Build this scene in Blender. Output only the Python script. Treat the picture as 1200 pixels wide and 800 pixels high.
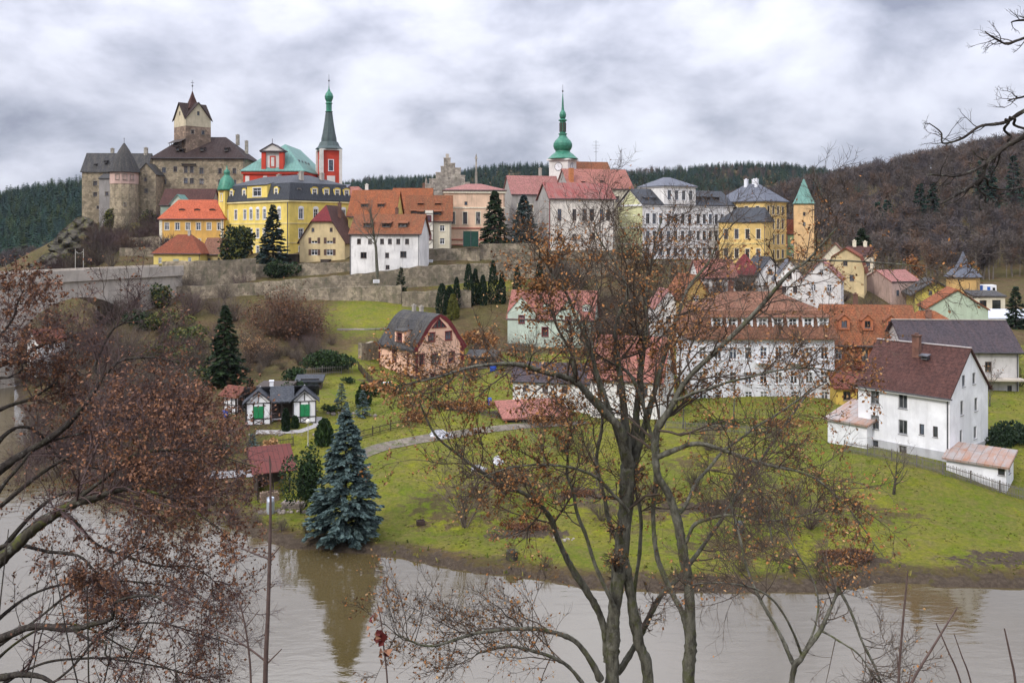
import bpy, math, random
import numpy as np
from mathutils import Vector, Matrix

random.seed(7)
RNG = np.random.default_rng(7)
for _o in list(bpy.data.objects):
    bpy.data.objects.remove(_o)
S = bpy.context.scene
COL = S.collection
R = math.radians

# ------------------------------------------------------------------ camera, sky, sun, exposure
F, HZ, CAMZ = 1040.0, 270.0, 27.0
cd = bpy.data.cameras.new('camera')
cam = bpy.data.objects.new('camera', cd)
COL.objects.link(cam)
cam.location = (0, 0, CAMZ)
cam.rotation_euler = (R(90), 0, 0)
cd.sensor_width = 36.0
cd.lens = F / 1200 * 36
cd.shift_y = -(400 - HZ) / 1200
cd.clip_start = 0.1
cd.clip_end = 6000
S.camera = cam

SUN = Vector((-0.55, -0.62, 0.72)).normalized()
world = bpy.data.worlds.new('World')
S.world = world
world.use_nodes = True
wt = world.node_tree
wt.nodes.clear()
def wn(t, **k):
    n = wt.nodes.new(t)
    for a, b in k.items():
        setattr(n, a, b)
    return n
def wmath(op, a, b=None, c=None):
    n = wn('ShaderNodeMath', operation=op)
    for i, v in enumerate((a, b, c)):
        if v is None: continue
        if isinstance(v, (int, float)): n.inputs[i].default_value = v
        else: wt.links.new(v, n.inputs[i])
    return n.outputs[0]
tc = wn('ShaderNodeTexCoord')
sp = wn('ShaderNodeSeparateXYZ'); wt.links.new(tc.outputs['Generated'], sp.inputs[0])
zc = wmath('MAXIMUM', sp.outputs[2], 0.0)
den = wmath('ADD', zc, 0.46)
cx_ = wmath('DIVIDE', sp.outputs[0], den); cy_ = wmath('DIVIDE', sp.outputs[1], den)
cb = wn('ShaderNodeCombineXYZ'); wt.links.new(cx_, cb.inputs[0]); wt.links.new(cy_, cb.inputs[1])
def wnoise(scale, det, rough, dist, off):
    mp = wn('ShaderNodeMapping'); mp.inputs[1].default_value = off
    wt.links.new(cb.outputs[0], mp.inputs[0])
    n = wn('ShaderNodeTexNoise')
    wt.links.new(mp.outputs[0], n.inputs['Vector'])
    n.inputs['Scale'].default_value = scale; n.inputs['Detail'].default_value = det
    n.inputs['Roughness'].default_value = rough; n.inputs['Distortion'].default_value = dist
    return n.outputs['Fac']
n1 = wnoise(3.3, 10, 0.55, 0.15, (3.1, 1.7, 0.0))
n2 = wnoise(1.2, 4, 0.5, 0.2, (7.3, 2.2, 4.0))
cl = wmath('ADD', wmath('MULTIPLY', n1, 0.62), wmath('MULTIPLY', n2, 0.38))
rp = wn('ShaderNodeValToRGB'); wt.links.new(cl, rp.inputs[0])
e = rp.color_ramp.elements
e[0].position = 0.38; e[0].color = (0.205, 0.22, 0.285, 1)
e[1].position = 0.63; e[1].color = (0.67, 0.69, 0.76, 1)
k = e.new(0.46); k.color = (0.36, 0.375, 0.45, 1)
k = e.new(0.54); k.color = (0.55, 0.56, 0.64, 1)
# an overcast sky is brighter towards the zenith (CIE overcast sky)
zen = wmath('ADD', 0.92, wmath('MULTIPLY', wmath('POWER', zc, 1.6), 3.9))
vm = wn('ShaderNodeVectorMath', operation='SCALE')
wt.links.new(rp.outputs[0], vm.inputs[0]); wt.links.new(wmath('MULTIPLY', zen, 10.0), vm.inputs['Scale'])
sky = wn('ShaderNodeTexSky', sky_type='NISHITA')
sky.sun_disc = False
sky.sun_elevation = math.asin(SUN.z)
sky.sun_rotation = math.atan2(SUN.x, SUN.y)
mx = wn('ShaderNodeMix', data_type='RGBA'); mx.inputs[0].default_value = 0.94
wt.links.new(sky.outputs[0], mx.inputs[6]); wt.links.new(vm.outputs[0], mx.inputs[7])
bg = wn('ShaderNodeBackground'); bg.inputs[1].default_value = 0.1
wt.links.new(mx.outputs[2], bg.inputs[0])
wo = wn('ShaderNodeOutputWorld'); wt.links.new(bg.outputs[0], wo.inputs[0])

sl = bpy.data.lights.new('sun', 'SUN')
sl.energy = 1.5; sl.angle = R(10); sl.color = (1.0, 0.95, 0.88)
so = bpy.data.objects.new('sun', sl); COL.objects.link(so)
so.rotation_euler = (-SUN).to_track_quat('-Z', 'Y').to_euler()
so.location = (-60, -60, 120)
S.view_settings.view_transform = 'Standard'
S.view_settings.look = 'None'
S.view_settings.exposure = 0.47
S.view_settings.gamma = 1.0
S.view_settings.use_curve_mapping = False
S.cycles.max_bounces = 5
S.cycles.diffuse_bounces = 2
S.cycles.glossy_bounces = 2
S.cycles.transparent_max_bounces = 8

# ------------------------------------------------------------------ helpers
def W(px, py, Y):
    """point of the place that sits at distance Y"""
    return Vector(((px - 600) / F * Y, Y, CAMZ - (py - HZ) / F * Y))
def X(px, Y): return (px - 600) / F * Y
def Z(py, Y): return CAMZ - (py - HZ) / F * Y

def tag(o, label=None, cat=None, group=None, kind=None):
    if label: o['label'] = label
    if cat: o['category'] = cat
    if group: o['group'] = group
    if kind: o['kind'] = kind
    return o
def empty(name, loc=(0, 0, 0), rz=0.0):
    o = bpy.data.objects.new(name, None)
    o.empty_display_size = 0.5
    COL.objects.link(o); o.location = loc; o.rotation_euler = (0, 0, rz)
    return o
def link(name, me, parent=None, loc=None, rz=0.0):
    o = bpy.data.objects.new(name, me)
    COL.objects.link(o)
    if parent: o.parent = parent
    if loc is not None: o.location = loc
    if rz: o.rotation_euler = (0, 0, rz)
    return o
def copy_tree(o, parent=None):
    c = o.copy(); COL.objects.link(c)
    if parent: c.parent = parent
    for ch in list(o.children): copy_tree(ch, c)
    return c

class MB:
    def __init__(s): s.v = []; s.f = []; s.m = []
    def poly(s, pts, m=0):
        b = len(s.v); s.v.extend([tuple(p) for p in pts]); s.f.append(tuple(range(b, b + len(pts)))); s.m.append(m)
    def box(s, x0, y0, z0, x1, y1, z1, m=0):
        p = [(x0,y0,z0),(x1,y0,z0),(x1,y1,z0),(x0,y1,z0),(x0,y0,z1),(x1,y0,z1),(x1,y1,z1),(x0,y1,z1)]
        b = len(s.v); s.v.extend(p)
        for q in ((3,2,1,0),(4,5,6,7),(0,1,5,4),(1,2,6,5),(2,3,7,6),(3,0,4,7)):
            s.f.append(tuple(b + i for i in q)); s.m.append(m)
    def bar(s, a, b, w, h, m=0):
        """square bar from a to b"""
        a = Vector(a); b = Vector(b); d = (b - a).normalized()
        u = d.cross(Vector((0, 0, 1)))
        if u.length < 1e-3: u = Vector((1, 0, 0))
        u.normalize(); n = u.cross(d)
        q = []
        for c in (a, b):
            for i, j in ((-1,-1),(1,-1),(1,1),(-1,1)):
                q.append(c + u * (i * w / 2) + n * (j * h / 2))
        bb = len(s.v); s.v.extend([tuple(p) for p in q])
        for f in ((0,1,2,3),(7,6,5,4),(0,4,5,1),(1,5,6,2),(2,6,7,3),(3,7,4,0)):
            s.f.append(tuple(bb + i for i in f)); s.m.append(m)
    def prism(s, pts, z0, z1, m=0, top=True, bot=True):
        n = len(pts)
        for i in range(n):
            a = pts[i]; b = pts[(i + 1) % n]
            s.poly([(a[0],a[1],z0),(b[0],b[1],z0),(b[0],b[1],z1),(a[0],a[1],z1)], m)
        if top: s.poly([(p[0],p[1],z1) for p in pts], m)
        if bot: s.poly([(p[0],p[1],z0) for p in reversed(pts)], m)
    def lathe(s, prof, n=16, c=(0, 0), rot=0.0, m=0, sq=False):
        """prof: list of (radius, z)"""
        rings = []
        for r, z in prof:
            if r < 1e-4: rings.append([len(s.v)]); s.v.append((c[0], c[1], z))
            else:
                b = len(s.v)
                for i in range(n):
                    a = rot + 2 * math.pi * i / n
                    s.v.append((c[0] + r * math.cos(a), c[1] + r * math.sin(a), z))
                rings.append(list(range(b, b + n)))
        for A, B in zip(rings, rings[1:]):
            for i in range(n):
                j = (i + 1) % n
                if len(A) == 1 and len(B) == 1: continue
                if len(A) == 1: f = (A[0], B[j], B[i])
                elif len(B) == 1: f = (A[i], A[j], B[0])
                else: f = (A[i], A[j], B[j], B[i])
                s.f.append(f); s.m.append(m)
    def shell(s, polys, t, m=0, vert=True):
        """sheet of polygons thickened downwards by t"""
        key = lambda p: (round(p[0], 4), round(p[1], 4), round(p[2], 4))
        cnt = {}
        for pl in polys:
            for i in range(len(pl)):
                a, b = key(pl[i]), key(pl[(i + 1) % len(pl)])
                cnt[frozenset((a, b))] = cnt.get(frozenset((a, b)), 0) + 1
        for pl in polys:
            s.poly(pl, m)
            s.poly([(p[0], p[1], p[2] - t) for p in reversed(pl)], m)
            for i in range(len(pl)):
                a, b = pl[i], pl[(i + 1) % len(pl)]
                if cnt[frozenset((key(a), key(b)))] == 1:
                    s.poly([(a[0],a[1],a[2]-t),(b[0],b[1],b[2]-t),tuple(b),tuple(a)], m)
    def build(s, name, mats, parent=None, loc=None, rz=0.0, smooth=False):
        me = bpy.data.meshes.new(name)
        me.from_pydata(s.v, [], s.f)
        ms = mats if isinstance(mats, (list, tuple)) else [mats]
        for m in ms: me.materials.append(m)
        if len(ms) > 1: me.polygons.foreach_set('material_index', s.m)
        if smooth: me.polygons.foreach_set('use_smooth', [True] * len(s.f))
        uvmap(me)
        return link(name, me, parent, loc, rz)
def uvmap(me):
    """planar metres per face: u level, v up the slope"""
    me.update()
    uv = me.uv_layers.new(name='UVMap')
    vs = me.vertices
    data = np.zeros(len(me.loops) * 2)
    for p in me.polygons:
        n = p.normal
        if abs(n.z) > 0.97: tu, tv = Vector((1, 0, 0)), Vector((0, 1, 0))
        else:
            tu = Vector((-n.y, n.x, 0)).normalized(); tv = n.cross(tu)
        for li in p.loop_indices:
            c = vs[me.loops[li].vertex_index].co
            data[2 * li] = c.dot(tu); data[2 * li + 1] = c.dot(tv)
    uv.data.foreach_set('uv', data)

# ------------------------------------------------------------------ materials
MATS = {}
class NT:
    def __init__(s, name):
        s.m = bpy.data.materials.new(name); s.m.use_nodes = True
        s.t = s.m.node_tree; s.b = s.t.nodes['Principled BSDF']
        s.b.inputs['Roughness'].default_value = 0.85
        s.geo = None
    def n(s, t, **k):
        n = s.t.nodes.new(t)
        for a, b in k.items(): setattr(n, a, b)
        return n
    def put(s, v, sock):
        if hasattr(v, 'is_linked') or hasattr(v, 'links'): s.t.links.new(v, sock)
        elif isinstance(v, tuple) and len(v) == 3 and sock.type == 'RGBA': sock.default_value = v + (1,)
        else: sock.default_value = v
    def pos(s, scale=(1, 1, 1)):
        g = s.n('ShaderNodeNewGeometry')
        mp = s.n('ShaderNodeMapping'); mp.inputs[3].default_value = scale
        s.t.links.new(g.outputs['Position'], mp.inputs[0]); return mp.outputs[0]
    def uv(s, scale=(1, 1, 1)):
        g = s.n('ShaderNodeUVMap'); g.uv_map = 'UVMap'
        mp = s.n('ShaderNodeMapping'); mp.inputs[3].default_value = scale
        s.t.links.new(g.outputs[0], mp.inputs[0]); return mp.outputs[0]
    def noise(s, vec, scale, det=3, rough=0.5, dist=0.0, lo=None, hi=None):
        n = s.n('ShaderNodeTexNoise'); s.t.links.new(vec, n.inputs['Vector'])
        n.inputs['Scale'].default_value = scale; n.inputs['Detail'].default_value = det
        n.inputs['Roughness'].default_value = rough; n.inputs['Distortion'].default_value = dist
        o = n.outputs['Fac']
        return s.rng(o, lo, hi) if lo is not None else o
    def rng(s, v, lo, hi, a=0.0, b=1.0):
        n = s.n('ShaderNodeMapRange'); s.t.links.new(v, n.inputs[0])
        n.inputs[1].default_value = lo; n.inputs[2].default_value = hi
        n.inputs[3].default_value = a; n.inputs[4].default_value = b
        return n.outputs[0]
    def math(s, op, a, b):
        n = s.n('ShaderNodeMath', operation=op); s.put(a, n.inputs[0]); s.put(b, n.inputs[1]); return n.outputs[0]
    def mix(s, f, a, b, mode='MIX'):
        n = s.n('ShaderNodeMix', data_type='RGBA', blend_type=mode)
        s.put(f, n.inputs[0]); s.put(a, n.inputs[6]); s.put(b, n.inputs[7]); return n.outputs[2]
    def color(s, c): s.put(c, s.b.inputs['Base Color'])
    def bump(s, h, st=0.4, d=0.05):
        n = s.n('ShaderNodeBump'); n.inputs['Strength'].default_value = st; n.inputs['Distance'].default_value = d
        s.t.links.new(h, n.inputs['Height']); s.t.links.new(n.outputs[0], s.b.inputs['Normal'])
def sc(c, k): return tuple(min(1.0, x * k) for x in c)

def plaster(name, c, dirt=0.25, dcol=(0.12, 0.10, 0.08), spec=0.3):
    if name in MATS: return MATS[name]
    s = NT(name)
    uv = s.uv()
    a = s.noise(s.pos(), 0.35, 5, 0.6, 0, 0.38, 0.62)
    col = s.mix(a, sc(c, 0.84), sc(c, 1.05))
    st = s.noise(s.uv((1.1, 0.16, 1)), 1.0, 6, 0.65, 0.3, 0.5, 0.68)
    col = s.mix(s.math('MULTIPLY', st, dirt), col, sc(dcol, 1.0))
    fl = s.noise(uv, 2.2, 7, 0.7, 0.2, 0.56, 0.66)
    col = s.mix(s.math('MULTIPLY', fl, dirt * 0.8), col, sc(c, 0.6))
    s.color(col); s.b.inputs['Specular IOR Level'].default_value = spec
    s.bump(s.noise(uv, 9, 4), 0.25, 0.02)
    MATS[name] = s.m; return s.m
def tiles(name, c, c2, sx=0.42, sy=0.46, moss=0.2, mcol=(0.07, 0.075, 0.04), rough=0.8, mort=0.35):
    if name in MATS: return MATS[name]
    s = NT(name)
    b = s.n('ShaderNodeTexBrick'); s.t.links.new(s.uv(), b.inputs['Vector'])
    b.inputs['Scale'].default_value = 1.0; b.inputs['Brick Width'].default_value = sx; b.inputs['Row Height'].default_value = sy
    b.inputs['Mortar Size'].default_value = 0.03; b.inputs['Mortar Smooth'].default_value = 0.4; b.inputs['Bias'].default_value = 0.0
    s.put(c, b.inputs['Color1']); s.put(c2, b.inputs['Color2']); s.put(sc(c2, mort), b.inputs['Mortar'])
    big = s.noise(s.pos(), 0.5, 7, 0.7, 0.4, 0.41, 0.6)
    col = s.mix(s.math('MULTIPLY', big, 0.75), b.outputs['Color'], sc(c2, 0.62))
    st = s.noise(s.uv((1.6, 0.25, 1)), 1.2, 5, 0.65, 0.2, 0.46, 0.62)
    col = s.mix(s.math('MULTIPLY', st, moss), col, mcol)
    fine = s.noise(s.uv(), 2.6, 4, 0.75, 0, 0.38, 0.62)
    col = s.mix(0.42, col, s.mix(fine, sc(c, 0.42), sc(c, 1.4)))
    s.color(col); s.b.inputs['Roughness'].default_value = rough; s.b.inputs['Specular IOR Level'].default_value = 0.2
    s.bump(s.math('ADD', s.math('MULTIPLY', b.outputs['Fac'], -1.0), fine), 0.7, 0.06)
    MATS[name] = s.m; return s.m
def seam(name, c, c2, w=0.6, rough=0.5, rust=0.5):
    if name in MATS: return MATS[name]
    s = NT(name)
    b = s.n('ShaderNodeTexBrick'); s.t.links.new(s.uv(), b.inputs['Vector'])
    b.offset = 0.0
    b.inputs['Scale'].default_value = 1.0; b.inputs['Brick Width'].default_value = w; b.inputs['Row Height'].default_value = 2.1
    b.inputs['Mortar Size'].default_value = 0.03
    s.put(c, b.inputs['Color1']); s.put(sc(c, 0.85), b.inputs['Color2']); s.put(sc(c, 0.45), b.inputs['Mortar'])
    big = s.noise(s.uv((1, 0.4, 1)), 0.9, 7, 0.7, 0.5, 0.42, 0.62)
    col = s.mix(s.math('MULTIPLY', big, rust), b.outputs['Color'], c2)
    s.color(col); s.b.inputs['Roughness'].default_value = rough
    s.bump(b.outputs['Fac'], 0.5, 0.05)
    MATS[name] = s.m; return s.m
def stone(name, c, c2, sx=0.7, sy=0.35, mort=(0.16, 0.14, 0.11), moss=0.35, mcol=(0.05, 0.06, 0.02)):
    if name in MATS: return MATS[name]
    s = NT(name)
    uv = s.uv()
    dn = s.n('ShaderNodeTexNoise'); s.t.links.new(uv, dn.inputs['Vector']); dn.inputs['Scale'].default_value = 1.7
    wv = s.mix(0.12, uv, dn.outputs['Color'], 'ADD')
    b = s.n('ShaderNodeTexBrick'); s.t.links.new(wv, b.inputs['Vector'])
    b.inputs['Scale'].default_value = 1.0; b.inputs['Brick Width'].default_value = sx; b.inputs['Row Height'].default_value = sy
    b.inputs['Mortar Size'].default_value = 0.045; b.inputs['Mortar Smooth'].default_value = 0.5
    s.put(c, b.inputs['Color1']); s.put(c2, b.inputs['Color2']); s.put(mort, b.inputs['Mortar'])
    v = s.n('ShaderNodeTexVoronoi'); s.t.links.new(uv, v.inputs['Vector']); v.inputs['Scale'].default_value = 1.5
    vb = s.n('ShaderNodeRGBToBW'); s.t.links.new(v.outputs['Color'], vb.inputs[0])
    col = s.mix(0.55, b.outputs['Color'], s.mix(vb.outputs[0], sc(c2, 0.35), sc(c, 1.5)))
    big = s.noise(s.pos(), 0.26, 8, 0.7, 0.4, 0.42, 0.6)
    col = s.mix(s.math('MULTIPLY', big, 0.7), col, sc(c2, 0.55))
    ms = s.noise(s.pos((1, 1, 0.45)), 0.9, 7, 0.7, 0.3, 0.5, 0.62)
    col = s.mix(s.math('MULTIPLY', ms, moss), col, mcol)
    s.color(col); s.bump(s.math('ADD', vb.outputs[0], s.math('MULTIPLY', b.outputs['Fac'], -1.0)), 0.7, 0.08)
    s.b.inputs['Roughness'].default_value = 0.92
    MATS[name] = s.m; return s.m
def plain(name, c, rough=0.7, metal=0.0, var=0.25, scale=3.0, spec=0.4):
    if name in MATS: return MATS[name]
    s = NT(name)
    a = s.noise(s.pos(), scale, 5, 0.6, 0.2, 0.3, 0.7)
    s.color(s.mix(a, sc(c, 1 - var), sc(c, 1 + var)))
    s.b.inputs['Roughness'].default_value = rough; s.b.inputs['Metallic'].default_value = metal
    s.b.inputs['Specular IOR Level'].default_value = spec
    MATS[name] = s.m; return s.m
def bark(name, c, c2, moss=(0.09, 0.10, 0.03), mk=0.4, scale=6.0):
    if name in MATS: return MATS[name]
    s = NT(name)
    a = s.noise(s.pos((1, 1, 0.35)), scale, 6, 0.7, 0.4, 0.35, 0.65)
    col = s.mix(a, c, c2)
    l = s.noise(s.pos(), scale * 0.5, 5, 0.65, 0.5, 0.52, 0.64)
    col = s.mix(s.math('MULTIPLY', l, mk), col, moss)
    lich = s.noise(s.pos(), scale * 2.2, 3, 0.6, 0.3, 0.6, 0.68)
    col = s.mix(s.math('MULTIPLY', lich, 0.45), col, (0.22, 0.23, 0.19))
    s.color(col); s.bump(a, 0.8, 0.03); s.b.inputs['Specular IOR Level'].default_value = 0.15
    s.b.inputs['Roughness'].default_value = 0.95
    MATS[name] = s.m; return s.m
def leafm(name, c, var=0.45, rough=0.7, scale=1.3, spec=0.2):
    if name in MATS: return MATS[name]
    s = NT(name)
    a = s.noise(s.pos(), scale, 4, 0.7, 0, 0.3, 0.7)
    b = s.noise(s.pos(), scale * 9, 2, 0.6, 0, 0.3, 0.7)
    col = s.mix(a, sc(c, 1 - var), sc(c, 1 + var))
    col = s.mix(s.math('MULTIPLY', b, 0.4), col, sc(c, 0.5))
    s.color(col); s.b.inputs['Roughness'].default_value = rough; s.b.inputs['Specular IOR Level'].default_value = spec
    MATS[name] = s.m; return s.m

GLASS = NT('window_glass')
_a = GLASS.noise(GLASS.pos(), 0.55, 2, 0.5, 0, 0.4, 0.6)
GLASS.color(GLASS.mix(_a, (0.012, 0.014, 0.018), (0.06, 0.065, 0.07)))
GLASS.b.inputs['Roughness'].default_value = 0.06; GLASS = GLASS.m
def pane_mat(name, c1, c2, r):
    s = NT(name); f = s.noise(s.pos(), 1.3, 2, .5, 0, .42, .58); s.color(s.mix(f, c1, c2)); s.b.inputs['Roughness'].default_value = r; return s.m
PANES = [GLASS, GLASS, pane_mat('curtained_glass', (0.20, 0.20, 0.20), (0.05, 0.055, 0.06), .12), pane_mat('sky_tinted_glass', (0.05, 0.065, 0.09), (0.11, 0.13, 0.16), .05)]  # last pane: a sky reflection painted into the base colour as a bluish tone
WHITE = plain('white_paint', (0.74, 0.74, 0.75), 0.5, 0, 0.08)
DARKWOOD = plain('dark_wood', (0.045, 0.032, 0.024), 0.7, 0, 0.35, 4)
BROWNFR = plain('brown_frame', (0.09, 0.05, 0.035), 0.6)
REDFR = plain('dark_red_frame', (0.14, 0.016, 0.022), 0.5)
GREYFR = plain('grey_frame', (0.22, 0.22, 0.22), 0.5)
CREAMTR = plain('cream_trim', (0.68, 0.62, 0.47), 0.7)
GUTTER = plain('gutter_zinc', (0.12, 0.12, 0.13), 0.45, 0.5)
BRICK = stone('chimney_brick', (0.25, 0.09, 0.05), (0.18, 0.06, 0.04), 0.25, 0.09, (0.2, 0.17, 0.14), 0.2)
CHIMGREY = plaster('chimney_render', (0.42, 0.38, 0.32), 0.5)
COPPER = seam('green_copper', (0.12, 0.27, 0.22), (0.06, 0.16, 0.13), 0.9, 0.55, 0.6)
COPPERD = seam('dark_copper', (0.042, 0.06, 0.06), (0.075, 0.125, 0.108), 0.8, 0.6, 0.5)
COPPERG = plain('bright_copper_green', (0.035, 0.17, 0.105), 0.45, 0.1, 0.35, 2)
T_ORANGE = tiles('orange_roof_tiles', (0.34, 0.105, 0.040), (0.225, 0.072, 0.030), moss=0.4)
T_ORANGEW = tiles('weathered_orange_tiles', (0.29, 0.10, 0.042), (0.165, 0.062, 0.033), moss=0.55)
T_RED = tiles('bright_red_tiles', (0.53, 0.13, 0.06), (0.44, 0.10, 0.048), moss=0.12)
T_RUSTD = tiles('old_rust_tiles', (0.21, 0.068, 0.045), (0.13, 0.045, 0.032), moss=0.4)
T_RUST = tiles('rust_red_tiles', (0.27, 0.075, 0.035), (0.18, 0.05, 0.027), moss=0.3)
T_SALMON = tiles('salmon_red_tiles', (0.40, 0.165, 0.125), (0.27, 0.105, 0.085), moss=0.35)
T_PINK = tiles('faded_pink_tiles', (0.40, 0.18, 0.155), (0.28, 0.12, 0.105), moss=0.35)
T_MAROON = tiles('maroon_slates', (0.098, 0.043, 0.034), (0.052, 0.024, 0.020), 0.45, 0.45, 0.15, (0.14, 0.08, 0.07), mort=0.5)
T_MAROONR = tiles('maroon_sheet_tiles', (0.20, 0.032, 0.035), (0.15, 0.026, 0.028), moss=0.15)
T_BROWN = tiles('brown_roof_tiles', (0.25, 0.115, 0.07), (0.15, 0.07, 0.045), moss=0.4)
T_DKBROWN = tiles('dark_castle_tiles', (0.05, 0.030, 0.026), (0.036, 0.022, 0.02), 0.3, 0.35, 0.35, (0.11, 0.09, 0.08))
T_SLATE = tiles('dark_slate', (0.055, 0.06, 0.07), (0.04, 0.045, 0.055), 0.35, 0.3, 0.3, (0.10, 0.10, 0.09), 0.5)
T_SLATEW = tiles('old_grey_slate', (0.060, 0.057, 0.055), (0.036, 0.035, 0.036), 0.45, 0.4, 0.5, (0.15, 0.13, 0.09), 0.6)
T_SLATEB = tiles('blue_grey_slate', (0.13, 0.14, 0.17), (0.10, 0.11, 0.135), 0.4, 0.3, 0.25, (0.17, 0.17, 0.18), 0.45)
T_GREYV = tiles('purple_grey_slate', (0.07, 0.055, 0.062), (0.045, 0.034, 0.04), 0.4, 0.35, 0.4, (0.12, 0.07, 0.06), 0.6)
M_RED = seam('red_sheet_metal', (0.26, 0.062, 0.05), (0.21, 0.13, 0.11), 0.55, 0.85, 0.6)
M_RUST = seam('rusty_sheet_metal', (0.30, 0.27, 0.25), (0.30, 0.13, 0.06), 0.7, 0.6, 0.9)
STONE_C = stone('castle_stone', (0.42, 0.34, 0.225), (0.27, 0.215, 0.14), 1.1, 0.55, moss=0.25)
STONE_K = stone('keep_stone', (0.36, 0.25, 0.17), (0.21, 0.14, 0.10), 0.7, 0.35, moss=0.12)
STONE_W = stone('rubble_wall_stone', (0.38, 0.31, 0.215), (0.20, 0.165, 0.115), 0.9, 0.45, moss=0.5)
STONE_L = stone('pale_weathered_stone', (0.46, 0.42, 0.35), (0.30, 0.265, 0.22), 0.9, 0.45, moss=0.3)
STONE_P = stone('plinth_stone', (0.33, 0.28, 0.24), (0.22, 0.18, 0.15), 0.5, 0.3, moss=0.15)
CONCRETE = plaster('bridge_concrete', (0.47, 0.415, 0.345), 0.4, (0.12, 0.11, 0.095))

# ------------------------------------------------------------------ walls, windows, roofs
def clip(poly, a, b, c):
    """keep the side a*u+b*v<=c of a 2-D polygon"""
    out = []
    for i in range(len(poly)):
        p, q = poly[i], poly[(i + 1) % len(poly)]
        dp, dq = a * p[0] + b * p[1] - c, a * q[0] + b * q[1] - c
        if dp <= 1e-9: out.append(p)
        if (dp < -1e-9 and dq > 1e-9) or (dp > 1e-9 and dq < -1e-9):
            t = dp / (dp - dq); out.append((p[0] + (q[0] - p[0]) * t, p[1] + (q[1] - p[1]) * t))
    return out
def wall_face(mb, o, ud, nd, poly, holes, depth=0.2, m=0, mrev=None):
    """convex facade polygon (u,v) with rectangular openings and their reveals"""
    ud = Vector(ud); nd = Vector(nd); o = Vector(o)
    pt = lambda u, v, k=0.0: o + ud * u + Vector((0, 0, v)) - nd * k
    us = sorted({p[0] for p in poly} | {h[0] for h in holes} | {h[2] for h in holes})
    vs = sorted({p[1] for p in poly} | {h[1] for h in holes} | {h[3] for h in holes})
    ed = []
    for i in range(len(poly)):
        p, q = poly[i], poly[(i + 1) % len(poly)]
        a, b = q[1] - p[1], -(q[0] - p[0]); ed.append((a, b, a * p[0] + b * p[1]))
    if not holes:
        mb.poly([pt(u, v) for u, v in poly], m); return
    for v0, v1 in zip(vs, vs[1:]):
        if v1 - v0 < 1e-6: continue
        # merge cells of a row that no opening interrupts
        run = None; cells = []
        for u0, u1 in zip(us, us[1:]):
            if u1 - u0 < 1e-6: continue
            mu, mv = (u0 + u1) / 2, (v0 + v1) / 2
            inside = any(h[0] < mu < h[2] and h[1] < mv < h[3] for h in holes)
            if inside:
                if run: cells.append(run)
                run = None
            else: run = (run[0], u1) if run else (u0, u1)
        if run: cells.append(run)
        for u0, u1 in cells:
            c = [(u0, v0), (u1, v0), (u1, v1), (u0, v1)]
            for a, b, cc in ed:
                c = clip(c, a, b, cc)
                if len(c) < 3: break
            if len(c) >= 3: mb.poly([pt(u, v) for u, v in c], m)
    r = m if mrev is None else mrev
    for u0, v0, u1, v1 in holes:
        for (a, b), (c, d) in (((u0,v0),(u0,v1)),((u0,v1),(u1,v1)),((u1,v1),(u1,v0)),((u1,v0),(u0,v0))):
            mb.poly([pt(a, b), pt(c, d), pt(c, d, depth), pt(a, b, depth)], r)

# style: frame material, surround material, mullions, transoms, surround width, extra
WST = {
 'white':  dict(f=WHITE, s=None, mu=1, tr=1),
 'whites': dict(f=WHITE, s=CREAMTR, mu=1, tr=1, sw=0.14),
 'wsur':   dict(f=WHITE, s=WHITE, mu=1, tr=1, sw=0.16),
 'dark':   dict(f=BROWNFR, s=None, mu=1, tr=0),
 'darks':  dict(f=BROWNFR, s=CREAMTR, mu=1, tr=1, sw=0.15),
 'dws':    dict(f=GREYFR, s=WHITE, mu=1, tr=1, sw=0.14),
 'grey':   dict(f=GREYFR, s=None, mu=1, tr=0),
 'red':    dict(f=REDFR, s=REDFR, mu=1, tr=1, sw=0.12),
 'slit':   dict(f=DARKWOOD, s=None, mu=0, tr=0),
 'stone':  dict(f=BROWNFR, s=STONE_L, mu=1, tr=1, sw=0.14),
 'arch':   dict(f=WHITE, s=WHITE, mu=1, tr=1, sw=0.18, arch=True),
 'shut':   dict(f=WHITE, s=None, mu=1, tr=1, shut=True),
 'redwh':  dict(f=DARKWOOD, s=WHITE, mu=1, tr=1, sw=0.2),
}
WCACHE = {}
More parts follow.
